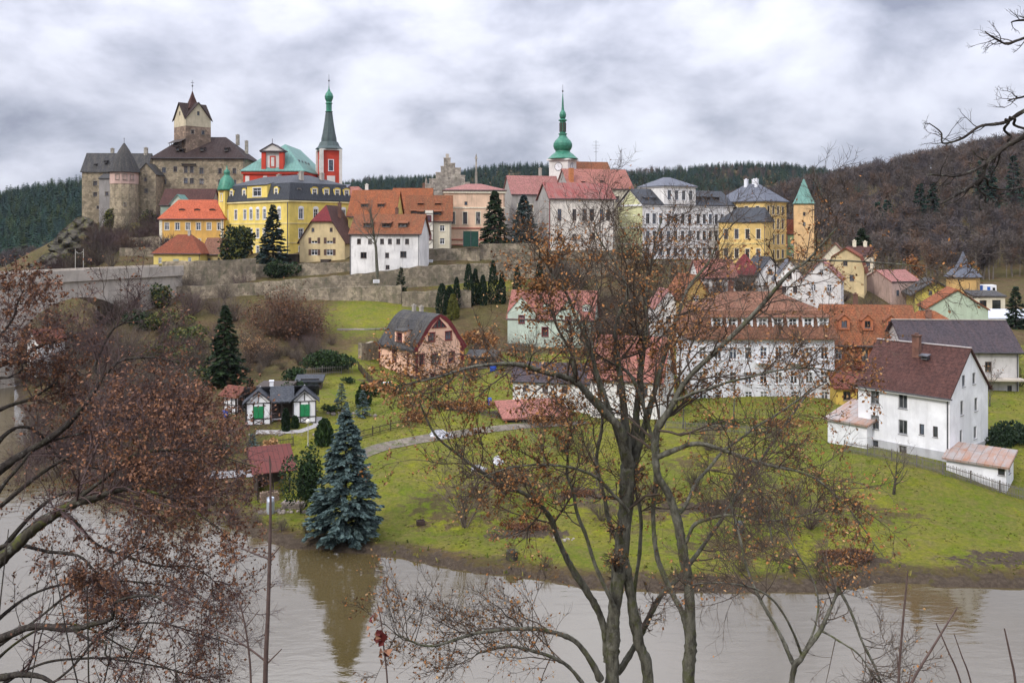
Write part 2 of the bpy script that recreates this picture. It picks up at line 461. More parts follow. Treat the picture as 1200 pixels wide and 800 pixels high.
def win_mesh(w, h, st, merged):
    gm = random.choice(PANES)
    key = (round(w, 2), round(h, 2), st, merged, gm.name)
    if key in WCACHE: return WCACHE[key]
    s = WST[st]
    mb = MB(); e = 0.004
    b = min(0.095, w * 0.13)
    y0, y1 = 0.09, 0.15
    X0, X1 = -w / 2 - e, w / 2 + e
    mb.box(X0, y0, -e, -w/2 + b, y1, h + e); mb.box(w/2 - b, y0, -e, X1, y1, h + e)
    mb.box(-w/2 + b, y0, -e, w/2 - b, y1, b); mb.box(-w/2 + b, y0, h - b, w/2 - b, y1, h + e)
    if s['mu']: mb.box(-b*.45, y0 + .008, b, b*.45, y1 - .004, h - b)
    if s['tr']:
        zt = h * 0.66
        mb.box(-w/2 + b, y0 + .012, zt - b*.4, -b*.45, y1 - .006, zt + b*.4); mb.box(b*.45, y0 + .012, zt - b*.4, w/2 - b, y1 - .006, zt + b*.4)
    mats = [s['f']]
    if s['s']:
        mats.append(s['s']); q = s['sw']; y = -0.045
        mb.box(-w/2 - q, y, 0, -w/2, 0.02, h, 1); mb.box(w/2, y, 0, w/2 + q, 0.02, h, 1)
        mb.box(-w/2 - q - .03, y - .02, h, w/2 + q + .03, 0.02, h + q, 1)
        mb.box(-w/2 - q - .05, y - .06, -q * .8, w/2 + q + .05, 0.02, 0, 1)
        if s.get('arch'):
            n = 8; pts = []
            for i in range(n + 1):
                a = math.pi * i / n; pts.append((math.cos(a) * (w/2 + q + .03), h + q + math.sin(a) * w * 0.42))
            for a_, b_ in zip(pts, pts[1:]):
                mb.poly([(a_[0], y - .01, a_[1]), (a_[0], y - .01, h + q), (b_[0], y - .01, h + q), (b_[0], y - .01, b_[1])], 1)
                mb.poly([(a_[0], y - .01, a_[1]), (b_[0], y - .01, b_[1]), (b_[0], .02, b_[1]), (a_[0], .02, a_[1])], 1)
    elif not s.get('shut'):
        mats.append(GREYFR)
        mb.box(-w/2 - .05, -0.07, -0.06, w/2 + .05, 0.085, -0.004, 1)
    if s.get('shut'):
        mats.append(BROWNFR)
        for sg in (-1, 1):
            x0 = sg * w / 2 + (0.02 if sg > 0 else -0.02 - w * .42)
            mb.box(x0, -0.06, 0, x0 + w * .42, -0.01, h, 1)
    pane = MB(); P = pane
    mi = 0
    if merged: P = mb; mats = mats + [gm]; mi = len(mats) - 1
    P.poly([(-w/2, .13, 0), (w/2, .13, 0), (w/2, .13, h), (-w/2, .13, h)], mi)
    me = bpy.data.meshes.new('window'); me.from_pydata(mb.v, [], mb.f)
    for m in mats: me.materials.append(m)
    me.polygons.foreach_set('material_index', mb.m); uvmap(me)
    pm = None
    if not merged:
        pm = bpy.data.meshes.new('pane'); pm.from_pydata(pane.v, [], pane.f); pm.materials.append(gm); uvmap(pm)
    WCACHE[key] = (me, pm); return me, pm

class House: pass
def facade_frames(w, d):
    return {'F': ((0, 0, 0), (1, 0, 0), (0, -1, 0), 0.0, w), 'R': ((w, 0, 0), (0, 1, 0), (1, 0, 0), R(90), d),
            'B': ((w, d, 0), (-1, 0, 0), (0, 1, 0), R(180), w), 'L': ((0, d, 0), (0, -1, 0), (-1, 0, 0), R(-90), d)}
def row(u0, u1, n, v, w, h, st):
    if n == 1: return [((u0 + u1) / 2, v, w, h, st)]
    return [(u0 + (u1 - u0) * i / (n - 1), v, w, h, st) for i in range(n)]
def gable_profile(a, h, rise, ov, drop=None, rp=0.5, lift=0.12):
    """roof line across a span a (ridge at rp)"""
    s0 = rise / (a * rp); s1 = rise / (a * (1 - rp))
    return [(-ov, h + lift - ov * s0), (a * rp, h + rise + lift), (a + ov, h + lift - ov * s1)]
def profile_roof(prof, x0, x1, axis, t, m=0, mb=None):
    mb = mb or MB(); polys = []
    P = (lambda s, a, z: (a, s, z)) if axis == 'x' else (lambda s, a, z: (s, a, z))
    for (s0, z0), (s1, z1) in zip(prof, prof[1:]):
        q = [P(s0, x0, z0), P(s0, x1, z0), P(s1, x1, z1), P(s1, x0, z1)]
        if axis == 'x': polys.append(q)
        else: polys.append(q[::-1])
    mb.shell(polys, t, m); return mb
def hip_polys(w, d, h, rise, ov, il=None, ir=None, lift=0.12):
    """ridge along x; il / ir insets of the ridge ends"""
    il = d / 2 if il is None else il; ir = d / 2 if ir is None else ir
    sl = rise / (d / 2); z0 = h + lift - ov * sl; zr = h + rise + lift
    a, b, c, e = (-ov, -ov, z0), (w + ov, -ov, z0), (w + ov, d + ov, z0), (-ov, d + ov, z0)
    r0, r1 = (il, d / 2, zr), (w - ir, d / 2, zr)
    if w - il - ir < 0.05:
        p = ((il + w - ir) / 2, d / 2, zr); return [[a, b, p], [b, c, p], [c, e, p], [e, a, p]]
    return [[a, b, r1, r0], [b, c, r1], [c, e, r0, r1], [e, a, r0]]
def house(name, label, cat, loc, rz, w, d, h, wall, roof, rmat, wins=None, rise=3.0, ov=0.4, merged=False, group=None,
          prof=None, found=2.5, plinth=None, ins=(None, None), cornice=None, gut=True, rp=0.5, t=0.22, fov=None, loc_at='L', ridge=None):
    H = House(); H.w, H.d, H.h, H.rz = w, d, h, rz
    loc = Vector(loc)
    if loc_at == 'R': loc = loc - Vector((math.cos(rz), math.sin(rz), 0)) * w
    e = empty(name, loc, rz); tag(e, label, cat, group); H.root = e
    wins = wins or {}; fr = facade_frames(w, d); H.fr = fr
    mb = MB(); fov = ov if fov is None else fov
    gx = roof in ('gx', 'shedx'); gy = roof == 'gy'
    if roof == 'gx': P = prof or gable_profile(d, h, rise, ov, rp=rp)
    elif roof == 'gy': P = prof or gable_profile(w, h, rise, ov, rp=rp)
    for fc, (o, ud, nd, ang, L) in fr.items():
        poly = [(0, -found), (L, -found), (L, h), (0, h)]
        if (gx and fc in 'LR') or (gy and fc in 'FB'):
            if roof == 'shedx':
                poly = [(0, -found), (L, -found), (L, h + (rise if fc == 'R' else 0)), (0, h + (rise if fc == 'L' else 0))]
            else:
                inner = [(s, z - 0.12) for s, z in P]
                # roof line at the wall faces
                top = []
                for i, (s, z) in enumerate(inner):
                    if 0 < s < L: top.append((s, z))
                def at(s):
                    for (s0, z0), (s1, z1) in zip(inner, inner[1:]):
                        if s0 <= s <= s1: return z0 + (z1 - z0) * (s - s0) / max(1e-6, s1 - s0)
                pts = [(0, at(0.0))] + top + [(L, at(L))]
                if fc in ('L', 'B'): pts = [(L - s, z) for s, z in reversed(pts)]
                poly = [(0, -found), (L, -found)] + list(reversed(pts))
                q = []
                for p_ in poly:
                    if not q or abs(p_[0] - q[-1][0]) + abs(p_[1] - q[-1][1]) > 1e-4: q.append(p_)
                poly = q
        if roof == 'shedx' and fc == 'B': poly = [(0, -found), (L, -found), (L, h + rise), (0, h + rise)]
        holes = [(u - ww / 2, v, u + ww / 2, v + hh) for u, v, ww, hh, st in wins.get(fc, [])]
        wall_face(mb, o, ud, nd, poly, holes, 0.16)
    H.wall = mb.build('wall', wall, e)
    # roof
    rb = MB()
    if roof == 'gx': profile_roof(P, -fov, w + fov, 'x', t, mb=rb)
    elif roof == 'gy': profile_roof(P, -fov, d + fov, 'y', t, mb=rb)
    elif roof == 'hip': rb.shell(hip_polys(w, d, h, rise, ov, *ins), t)
    elif roof == 'shedx':
        s0 = rise / d
        rb.shell([[(-ov, -ov, h + .12 - ov * s0), (w + ov, -ov, h + .12 - ov * s0), (w + ov, d + ov, h + rise + .12 + ov * s0), (-ov, d + ov, h + rise + .12 + ov * s0)]], t)
    elif roof == 'flat':
        rb.box(-ov, -ov, h + 0.01, w + ov, d + ov, h + 0.3)
    H.roof = rb.build('roof', rmat, e) if roof != 'none' else None
    if ridge and roof in ('gx',):
        k = MB(); zr = max(p[1] for p in P); sr = [p[0] for p in P if p[1] == zr][0]
        k.box(-fov, sr - .12, zr - .03, w + fov, sr + .12, zr + .07); k.build('ridge_tiles', ridge, H.roof)
    if gut and roof in ('gx', 'hip'):
        k = MB()
        sl = rise / (d / 2) if not prof else 0.6
        zz = h + .12 - ov * sl - 0.12
        k.box(-ov, -ov - .1, zz, w + ov, -ov - .003, zz + .13)
        k.box(w - .25, -.12, -found + .5, w - .14, -.01, h - .1)
        k.build('gutter', GUTTER, e)
    if cornice:
        k = MB()
        for z, hh, pr in cornice[1]:
            k.box(-pr, -pr, z, w + pr, d + pr, z + hh)
        k.build('cornice', cornice[0], e)
    if plinth:
        k = MB(); k.box(-.06, -.06, -found, w + .06, d + .06, plinth[1]); k.build('plinth', plinth[0], e)
    for fc, lst in wins.items():
        o, ud, nd, ang, L = fr[fc]
        for u, v, ww, hh, st in lst:
            add_win(e, Vector(o) + Vector(ud) * u + Vector((0, 0, v)), ang, ww, hh, st, merged)
    return H
def add_win(parent, p, ang, w, h, st, merged=False, name='window'):
    me, pm = win_mesh(w, h, st, merged)
    o = link(name, me, parent, p, ang)
    if pm: link('pane', pm, o)
    return o
def chimney(H, x, y, z0, z1, s=0.55, mat=None, sy=None):
    mb = MB(); sy = sy or s
    mb.box(x - s/2, y - sy/2, z0, x + s/2, y + sy/2, z1)
    mb.box(x - s/2 - .07, y - sy/2 - .07, z1, x + s/2 + .07, y + sy/2 + .07, z1 + .14)
    mb.box(x - s*.22, y - sy*.22, z1 + .14, x + s*.22, y + sy*.22, z1 + .35)
    return mb.build('chimney', mat or CHIMGREY, H.roof or H.root)
def dormer(H, fc, u, y, z, w, h, dep, kind, wmat, rmat, ww, wh, st, sill=0.25, rise=0.5, name='dormer'):
    """dormer with its front y metres behind the facade and its foot at z"""
    o, ud, nd, ang, L = H.fr[fc]
    p = Vector(o) + Vector(ud) * u - Vector(nd) * y + Vector((0, 0, z))
    mb = MB()
    hole = [(w/2 - ww/2, sill, w/2 + ww/2, sill + wh)]
    wall_face(mb, (-w/2, 0, 0), (1, 0, 0), (0, -1, 0), [(0, 0), (w, 0), (w, h), (0, h)], hole, 0.16)
    mb.poly([(w/2, 0, 0), (w/2, dep, 0), (w/2, dep, h), (w/2, 0, h)]); mb.poly([(-w/2, dep, 0), (-w/2, 0, 0), (-w/2, 0, h), (-w/2, dep, h)])
    v = .15
    if kind == 'gable':
        mb.poly([(-w/2, 0, h), (w/2, 0, h), (0, 0, h + rise)])
        s = rise / (w/2)
        mb.shell([[(-w/2 - v, -v, h + .06 - v * s), (0, -v, h + rise + .06), (0, dep, h + rise + .06), (-w/2 - v, dep, h + .06 - v * s)][::-1],
                  [(0, -v, h + rise + .06), (w/2 + v, -v, h + .06 - v * s), (w/2 + v, dep, h + .06 - v * s), (0, dep, h + rise + .06)][::-1]], .1, 1)
    elif kind == 'shed':
        mb.shell([[(-w/2 - v, -v * 2, h + .03), (w/2 + v, -v * 2, h + .03), (w/2 + v, dep, h + .03 + rise), (-w/2 - v, dep, h + .03 + rise)]], .1, 1)
        for sx in (-1, 1):
            q = [(sx*w/2, 0, h), (sx*w/2, dep, h), (sx*w/2, dep, h + rise)]; mb.poly(q if sx > 0 else q[::-1])
    elif kind == 'round':
        n = 8; pts = [(math.cos(math.pi * i / n) * (w/2 + .08), h + math.sin(math.pi * i / n) * rise) for i in range(n + 1)]
        for a, b in zip(pts, pts[1:]):
            mb.poly([(a[0], 0, a[1]), (a[0], 0, h), (b[0], 0, h), (b[0], 0, b[1])])
            mb.poly([(a[0], -.12, a[1]), (b[0], -.12, b[1]), (b[0], dep, b[1]), (a[0], dep, a[1])], 1)
            mb.poly([(b[0], -.12, b[1] - .1), (b[0], -.12, b[1]), (a[0], -.12, a[1]), (a[0], -.12, a[1] - .1)], 1)
    dm = mb.build(name, [wmat, rmat], H.root, p, ang)
    add_win(dm, Vector((0, 0, sill)), 0, ww, wh, st, True)
    return dm
def part_box(H, name, mat, *boxes):
    mb = MB()
    for b in boxes: mb.box(*b)
    return mb.build(name, mat, H.root)

# ------------------------------------------------------------------ terrain
CTRL = [  # px, py, Y -> ground points read off the picture
 (60,745,72,),(997,525,95.8),(1006,524,96.3),(1060,536,92.3),(1111,544,89.8),(1135,556,88),(1200,580,85),(1158,522,95),(980,523,97),(1040,545,90),(1050,590,82),(930,560,88),(750,560,90),(640,540,95),(560,570,88),(460,600,82),
 (415,525,97),(500,510,101),(600,505,104),(690,500,108),(760,490,115),(320,494,103),(280,492,104),(370,488,106),(275,470,114),(330,450,122),(400,440,128),
 (486,446,133),(445,428,141),(545,432,143),(600,470,120),(600,430,138),(640,402,157),(590,400,157),(690,402,156),(520,400,152),(560,375,165),(420,420,140),
 (740,487,118),(690,487,118),(640,470,122),(820,466,124),(900,464,124),(976,464,126),(1066,462,130),(1000,470,125),(1120,456,122),(1188,456,122),(1200,480,110),
 (450,378,163),(440,362,169),(400,375,163),(390,400,152),(450,347,177),(400,350,176),(350,400,150),(300,400,148),(260,440,135),(230,400,155),(200,440,135),(200,352,182),(150,352,184),(290,350,178),(340,350,177),
 (520,350,178),(600,345,180),(700,345,180),(780,340,182),(700,380,165),(800,360,166),
 (250,334,190),(380,322,192),(420,319,191),(493,318,191),(560,312,194),(640,306,200),(720,306,204),(760,305,212),(852,306,228),(895,308,222),(945,303,229),(980,325,210),(990,333,190),(960,360,168),
 (850,340,176),(900,338,176),(1065,363,186),(1090,370,180),(1120,385,163),(1150,383,164),(1128,352,205),(1180,366,195),(1190,385,165),(1040,370,178),
 (210,311,212),(180,310,212),(250,300,232),(400,302,206),(500,291,206),(330,292,225),(560,288,212),(165,318,188),
 (230,255,268),(285,255,272),(180,258,266),(145,262,256),(100,250,272),(160,290,235),(120,300,225),(60,315,225),(45,330,225),(30,360,240),(75,285,262),(100,320,205),(130,345,190),(140,380,168),(110,400,165),(180,400,155),(90,430,160),
 (320,285,260),(380,285,262),(540,280,240),(700,285,240),(860,290,250),(960,300,250),(640,285,260),
 # beyond the town
 (1000,315,255),(1060,335,240),(1120,335,235),(1200,340,225),(1300,345,220),(1500,345,220),
]
def wp(px, py, Y): return (X(px, Y), Y, Z(py, Y))
CP = [wp(*c) for c in CTRL]
def ridge(lst, Y, off):
    for px, py in lst: CP.append((X(px, Y), Y, Z(py, Y) - off))
ridge([(-400,235),(-200,235),(0,228),(40,216),(95,208),(170,206),(250,210),(330,222)], 800, 11)
ridge([(-300,300),(0,300),(60,285),(120,280),(250,280),(400,270),(550,270)], 480, 9)
ridge([(410,215),(440,205),(500,207),(560,194),(600,190),(640,190),(690,196),(740,202),(800,195),(860,189),(920,190),(985,202),(1060,205),(1300,205),(1700,220),(-500,240),(200,240)], 1150, 10)
ridge([(600,245),(740,240),(800,235),(860,225),(920,240)], 800, 10)
ridge([(900,224),(950,216),(1000,206),(1050,194),(1100,184),(1150,170),(1200,157),(1300,140),(1500,120)], 430, 11)
ridge([(870,280),(940,268),(1000,262),(1060,262),(1120,258),(1200,250),(1300,245),(1500,240)], 330, 4)
ridge([(1000,300),(1060,308),(1120,305),(1200,300),(1300,300),(1500,300)], 275, 3)
for x, y, z in ((-700,300,20),(-350,420,15),(-250,260,2),(-190,330,2),(0,420,4),(100,420,4),(-80,380,4),(-400,100,30),(-300,20,45),(260,120,8),(330,180,20),(500,100,30),(300,60,12),(170,75,2.5),(230,75,3),(120,80,2.4),(-1500,1100,120),(1500,1100,160),(-2500,2600,60),(2500,2600,60),(0,2600,40),(0,1700,90),(900,1700,120),(-900,1700,80),(700,430,110),(1500,500,120),(-1500,400,60),(180,112,5),(150,140,6),(200,200,14)):
    CP.append((x, y, z))
CP = np.array(CP)
def _solve():
    A = CP[:, :2]
    D = np.sqrt(((A[:, None] - A[None]) ** 2).sum(-1) + 4.0)
    K = -D + np.eye(len(A)) * 0.08
    P = np.c_[np.ones(len(A)), A]
    M = np.block([[K, P], [P.T, np.zeros((3, 3))]])
    return np.linalg.solve(M, np.r_[CP[:, 2], np.zeros(3)])
_SOL = _solve()
def rbf(x, y):
    x = np.asarray(x, float).ravel(); y = np.asarray(y, float).ravel()
    out = np.empty(len(x))
    for i in range(0, len(x), 20000):
        X_, Y_ = x[i:i+20000], y[i:i+20000]
        D = np.sqrt((X_[:, None] - CP[None, :, 0]) ** 2 + (Y_[:, None] - CP[None, :, 1]) ** 2 + 4.0)
        out[i:i+20000] = -D @ _SOL[:len(CP)] + _SOL[-3] + X_ * _SOL[-2] + Y_ * _SOL[-1]
    return out
FARB = [X(p, CAMZ * F / (q - HZ)) for p, q in ()]
def bank(lst): return [(X(p, CAMZ * F / (q - HZ)), CAMZ * F / (q - HZ)) for p, q in lst]
FAR = [(420, 62), (200, 64)] + bank([(1200,688),(1100,687),(1040,684),(960,692),(860,694),(780,692),(690,689),(600,677),(520,666),(455,652),(400,648),(340,640),(275,622),(232,598),(170,575),(95,548),(30,505)]) + [(-84, 150), (-112, 195), (-150, 240), (-200, 290), (-300, 350)]
NEAR = [(420, 38), (200, 40), (60, 42), (-10, 43), (-40, 48), (-66, 62), (-90, 92), (-118, 140), (-152, 190), (-195, 235), (-330, 300)]
def sdist(x, y, line):
    """signed distance to a polyline; positive on its right-hand side seen along it (x falling: far side)"""
    best = np.full(len(x), 1e9); sg = np.ones(len(x))
    for (x0, y0), (x1, y1) in zip(line, line[1:]):
        dx, dy = x1 - x0, y1 - y0; L2 = dx * dx + dy * dy
        t = np.clip(((x - x0) * dx + (y - y0) * dy) / L2, 0, 1)
        qx, qy = x0 + t * dx, y0 + t * dy
        d = np.hypot(x - qx, y - qy)
        cr = (x - x0) * dy - (y - y0) * dx   # >0: right of the direction
        m = d < best - 1e-9
        best[m] = d[m]; sg[m] = np.sign(cr[m])
    return best * sg
_wob = RNG.uniform(0, 6.28, 8)
def wobble(x, y, s=1.0):
    return (np.sin(x * .31 * s + _wob[0]) + np.sin(y * .37 * s + _wob[1]) + np.sin((x + y) * .83 * s + _wob[2]) * .6 + np.sin((x - y) * 1.7 * s + _wob[3]) * .35) / 3
def ground(x, y):
    x = np.asarray(x, float).ravel(); y = np.asarray(y, float).ravel()
    z = rbf(x, y)
    near = y < 160
    z = z + wobble(x, y, .8) * np.where(near, 0.10, 0.25)
    df = sdist(x, y, FAR) + wobble(x, y, 1.4) * 0.55        # >0 beyond the far bank
    dn = -sdist(x, y, NEAR)                                # >0 on the camera's side
    steep = np.clip((40 - x) / 40 * 0.0 + 0.40 + 0.65 * np.clip((-x - 24) / 8, 0, 1), 0.2, 1.05)
    zb = 0.12 + 0.32 * np.minimum(np.maximum(df, 0), 2.2) + steep * np.maximum(df - 2.2, 0) * 0.75
    land = np.minimum(np.maximum(z, 0.5), zb)
    # the steep near slope up to the viewpoint
    zn = np.minimum(0.2 + 0.62 * np.maximum(dn, 0), 25.2 + 0.05 * np.maximum(dn - 40, 0)) + wobble(x, y) * .3
    zn = np.minimum(zn, np.where((y < 45) & (np.abs(x) < 90), 23.6 - 0.62 * y + 2.2, 99))
    bed = -0.25 - 0.35 * np.minimum(np.minimum(-df, -dn), 4)
    out = np.where(df > 0, land, np.where(dn > 0, zn, bed))
    return out
def gz(x, y): return float(ground([x], [y])[0])

def axis(parts):
    a = []
    for s, e_, st in parts: a.extend(np.arange(s, e_, st))
    return np.array(a + [parts[-1][1]])
gx_ = axis([(-3000,-900,100),(-900,-260,20),(-260,-110,4),(-110,110,0.9),(110,240,3),(240,800,16),(800,3000,100)])
gy_ = axis([(-80,40,4),(40,62,1.5),(62,145,0.9),(145,240,1.6),(240,520,8),(520,1300,25),(1300,3600,120)])
GX, GY = np.meshgrid(gx_, gy_)
GZ = ground(GX, GY).reshape(GX.shape)
nx, ny = len(gx_), len(gy_)
me = bpy.data.meshes.new('ground')
vv = np.stack([GX, GY, GZ], -1).reshape(-1, 3)
ii = np.arange(nx * ny).reshape(ny, nx)
qf = np.stack([ii[:-1, :-1], ii[:-1, 1:], ii[1:, 1:], ii[1:, :-1]], -1).reshape(-1, 4)
def fill(me, v, faces, smooth=True):
    n, k = faces.shape
    me.vertices.add(len(v)); me.vertices.foreach_set('co', np.asarray(v, np.float32).ravel())
    me.loops.add(n * k); me.loops.foreach_set('vertex_index', faces.astype(np.int32).ravel())
    me.polygons.add(n); me.polygons.foreach_set('loop_start', (np.arange(n) * k).astype(np.int32))
    me.polygons.foreach_set('use_smooth', np.full(n, smooth))
    me.update(calc_edges=True)
fill(me, vv, qf)
# ground cover: r = lawn, g = leaf litter / dry slope, b = bare mud
xr, yr = GX.ravel(), GY.ravel()
df = sdist(xr, yr, FAR)
def blob(px, py, Y, rx, ry):
    x0, y0 = X(px, Y), Y
    return np.clip(1.6 - np.hypot((xr - x0) / rx, (yr - y0) / ry) * 1.3, 0, 1)
lawn = np.clip((df - 1.5) / 1.5, 0, 1) * np.clip((xr + 29) / 4, 0, 1) * (yr < 150)
lawn = np.maximum(lawn, blob(440, 370, 168, 11, 16)); lawn = np.maximum(lawn, blob(560, 325, 185, 16, 6) * .7)
lawn = np.maximum(lawn, blob(150, 300, 240, 14, 20) * .6)
mud = np.clip(1 - df / 2.3, 0, 1) * (df > -3)
for b in ((1000,650,71,4,1.6),(610,625,77.5,4.2,1.8),(1180,660,71,5,1.6),(680,575,86,3.4,2.2),(600,480,112,7,2.2),(545,475,113,5,1.3),(610,430,136,5,3),(440,433,127,2.6,1.3),(830,590,82,6,2)): mud = np.maximum(mud, blob(*b) * .9)
lit = np.clip(1 - lawn, 0, 1) * .9
for b in ((560,600,83,7,5),(880,640,74,8,4),(300,600,84,4,3),(750,600,82,6,5),(840,540,94,7,3),(520,600,83,4,6),(620,560,90,8,4),(1000,600,80,7,3)): lit = np.maximum(lit, blob(*b) * .62)
ca = me.color_attributes.new('cover', 'FLOAT_COLOR', 'POINT')
ca.data.foreach_set('color', np.stack([lawn, lit, mud, np.ones_like(lawn)], -1).astype(np.float32).ravel())
g = NT('ground_cover')
vc = g.n('ShaderNodeVertexColor'); vc.layer_name = 'cover'
sv = g.n('ShaderNodeSeparateColor'); g.t.links.new(vc.outputs[0], sv.inputs[0])
p = g.pos()
a = g.noise(p, 0.16, 6, 0.65, 0.4, 0.42, 0.58); b = g.noise(p, 0.75, 8, 0.75, 0.4, 0.4, 0.6); c = g.noise(p, 2.6, 6, 0.8, 0.3, 0.4, 0.6)
grass = g.mix(a, (0.25, 0.245, 0.024), (0.155, 0.195, 0.017))
grass = g.mix(g.math('MULTIPLY', b, .75), grass, (0.235, 0.185, 0.07))
grass = g.mix(g.math('MULTIPLY', c, .6), grass, (0.075, 0.10, 0.012))
dry = g.mix(b, (0.115, 0.075, 0.038), (0.17, 0.125, 0.06))
dry = g.mix(g.math('MULTIPLY', a, .45), dry, (0.085, 0.10, 0.02))
dry = g.mix(g.math('MULTIPLY', c, .5), dry, (0.05, 0.032, 0.02))
soil = g.mix(c, (0.115, 0.088, 0.062), (0.065, 0.048, 0.035))
def edge(w, k):
    return g.rng(g.math('ADD', w, g.math('MULTIPLY', g.math('SUBTRACT', b, 0.5), k)), 0.38, 0.62)
col = g.mix(sv.outputs[0], dry, grass)
col = g.mix(edge(sv.outputs[1], .75), col, dry)
col = g.mix(edge(sv.outputs[2], .8), col, soil)
g.color(col); g.b.inputs['Roughness'].default_value = 1.0; g.b.inputs['Specular IOR Level'].default_value = 0.1
g.bump(g.math('ADD', c, g.math('MULTIPLY', b, 1.5)), 0.8, 0.12)
me.materials.append(g.m)
tag(link('ground', me), kind='structure')

# river
wm = NT('river_water')
wm.color(wm.mix(wm.noise(wm.pos(), .08, 3, .5, .3, .3, .7), (0.072, 0.054, 0.021), (0.090, 0.068, 0.031)))
wm.b.inputs['Roughness'].default_value = 0.03
wm.b.inputs['IOR'].default_value = 2.3
h1 = wm.noise(wm.pos((0.55, 1.6, 1)), 0.9, 4, 0.55, 0.6); h2 = wm.noise(wm.pos((0.5, 1, 1)), 0.22, 3, 0.5, 0.8)
wm.bump(wm.math('ADD', h1, wm.math('MULTIPLY', h2, 1.6)), 0.11, 0.14)
mb = MB()
mb.poly([(430, 30, 0), (430, 75, 0), (-60, 175, 0), (-150, 330, 0), (-340, 400, 0), (-340, 280, 0), (-60, 35, 0)])
tag(mb.build('river', wm.m), kind='structure')

# ------------------------------------------------------------------ the castle
H = house('castle_palace', 'broad stone castle palace under a dark brown hipped roof, below the keep tower', 'castle', (X(179, 268), 268, 28), R(3), 27.3, 19, 21.2,
    STONE_C, 'hip', T_DKBROWN, {'F': [(3.4,13.0,1.2,1.5,'stone'),(6.7,16.8,1,1.5,'stone'),(9.8,13.2,1.1,1.6,'stone'),(11.6,13.2,1.1,1.6,'stone'),(9.8,16.4,1,2.0,'stone'),(11.6,16.4,1,2.0,'stone'),(14.5,13.0,1.2,1.6,'stone'),(14.5,16.2,1.2,1.7,'stone'),(20.0,16.2,1,1.6,'stone'),(24.3,16.2,1,1.6,'stone'),(20.0,12.8,1,1.6,'stone'),(24.3,12.8,1,1.5,'stone'),(3.3,16.4,1.1,1.6,'stone')], 'R': row(3,15,3,15,1,1.5,'stone')},
    rise=6.9, ov=.6, ins=(6.5, 8), merged=False, t=.35, found=8)
for u in (6.8, 14.0, 21.3): dormer(H, 'F', u, 1.8, 23.1, 1.1, 1.1, 2.6, 'shed', DARKWOOD, T_DKBROWN, .7, .6, 'slit', .3, .35)
part_box(H, 'oriel_hood', DARKWOOD, (8.6, -.7, 18.9, 12.8, -.002, 19.2), (8.7, -.5, 18.5, 8.85, -.002, 18.9), (12.55, -.5, 18.5, 12.7, -.002, 18.9))
chimney(H, 22, 13, 26, 29.2, 1.0, STONE_L); chimney(H, 25.5, 10, 23, 27, .9, STONE_L)

def keep():
    cx, cy = X(225.5, 276), 276
    e = empty('castle_keep', (cx, cy, 47), R(45)); tag(e, 'tall square stone keep with four pale gables and a pointed brown spire', 'tower')
    a = 4.05; z1 = 14.2
    mb = MB()
    fr = facade_frames(2 * a, 2 * a)
    hol = {'F': [(2.2,9.6,.9,1.2),(5.6,9.6,.9,1.2)], 'R': [(2.2,10.2,.9,1.2),(5.4,9.8,.9,1.2)]}
    gb = MB()
    for fc, (o, ud, nd, ang, L) in fr.items():
        o = (o[0] - a, o[1] - a, 0)
        hs = [(u - w/2, v, u + w/2, v + h) for u, v, w, h in hol.get(fc, [])]
        wall_face(mb, o, ud, nd, [(0, -4), (L, -4), (L, z1 - 2.3), (0, z1 - 2.3)], [h for h in hs if h[3] < z1 - 2.3])
        wall_face(gb, o, ud, nd, [(0, z1 - 2.3), (L, z1 - 2.3), (L, z1), (L/2, z1 + 5.0), (0, z1)], [(L/2 - .4, z1 + 1.2, L/2 + .4, z1 + 2.4)])
    mb.build('wall', STONE_K, e); gb.build('gable', plaster('keep_plaster', (0.56, 0.48, 0.33), .3), e)
    for fc, (o, ud, nd, ang, L) in fr.items():
        o = Vector((o[0] - a, o[1] - a, 0))
        add_win(e, o + Vector(ud) * (L/2) + Vector((0, 0, z1 + 1.2)), ang, .8, 1.2, 'slit')
        for u, v, w, h in hol.get(fc, []): add_win(e, o + Vector(ud) * u + Vector((0, 0, v)), ang, w, h, 'stone')
    rb = MB(); ov = .45; zr = z1 + 5.2; ze = z1 - .35
    polys = []
    for k in range(4):
        c, s_ = [(1,0),(0,1),(-1,0),(0,-1)][k]
        rot = lambda x, y: (c * x - s_ * y, s_ * x + c * y)
        for sg in (-1, 1):
            q = [rot(sg * (a + ov), -a - ov) + (ze,), rot(0, -a - ov) + (zr,), (0, 0, zr)]
            polys.append(q if sg < 0 else q[::-1])
    rb.shell([p_[::-1] for p_ in polys], .25); rb.build('roof', T_DKBROWN, e)
    sp_ = MB(); sp_.lathe([(2.9, z1 + 3.4), (1.5, z1 + 5.4), (.75, z1 + 7.2), (.12, z1 + 9.0), (0, z1 + 9.05)], 4, rot=R(45)); sp_.build('spire', T_MAROON, e)
    f = MB(); f.lathe([(.06, z1 + 8.8), (.06, z1 + 10.4), (.28, z1 + 10.6), (.28, z1 + 10.8), (.05, z1 + 11), (.05, z1 + 12.4), (0, z1 + 12.4)], 8); f.box(-.5, -.03, z1 + 11.6, .5, .03, z1 + 11.75); f.build('finial', GUTTER, e)
    b = MB()   # wooden gallery on the face to the left
    b.box(-a - 1.5, -a - .2, 4.6, -a - .003, a + .2, 4.9)
    b.shell([[(-a - 1.8, -a - .4, 7.0), (-a - .003, -a - .4, 8.0), (-a - .003, a + .4, 8.0), (-a - 1.8, a + .4, 7.0)][::-1]], .15)
    for i in range(7): b.box(-a - 1.5, -a - .15 + i * 1.35, 4.9, -a - 1.38, -a - .03 + i * 1.35, 7.0)
    b.box(-a - 1.5, -a - .2, 5.8, -a - 1.4, a + .2, 5.95)
    b.build('gallery', DARKWOOD, e)
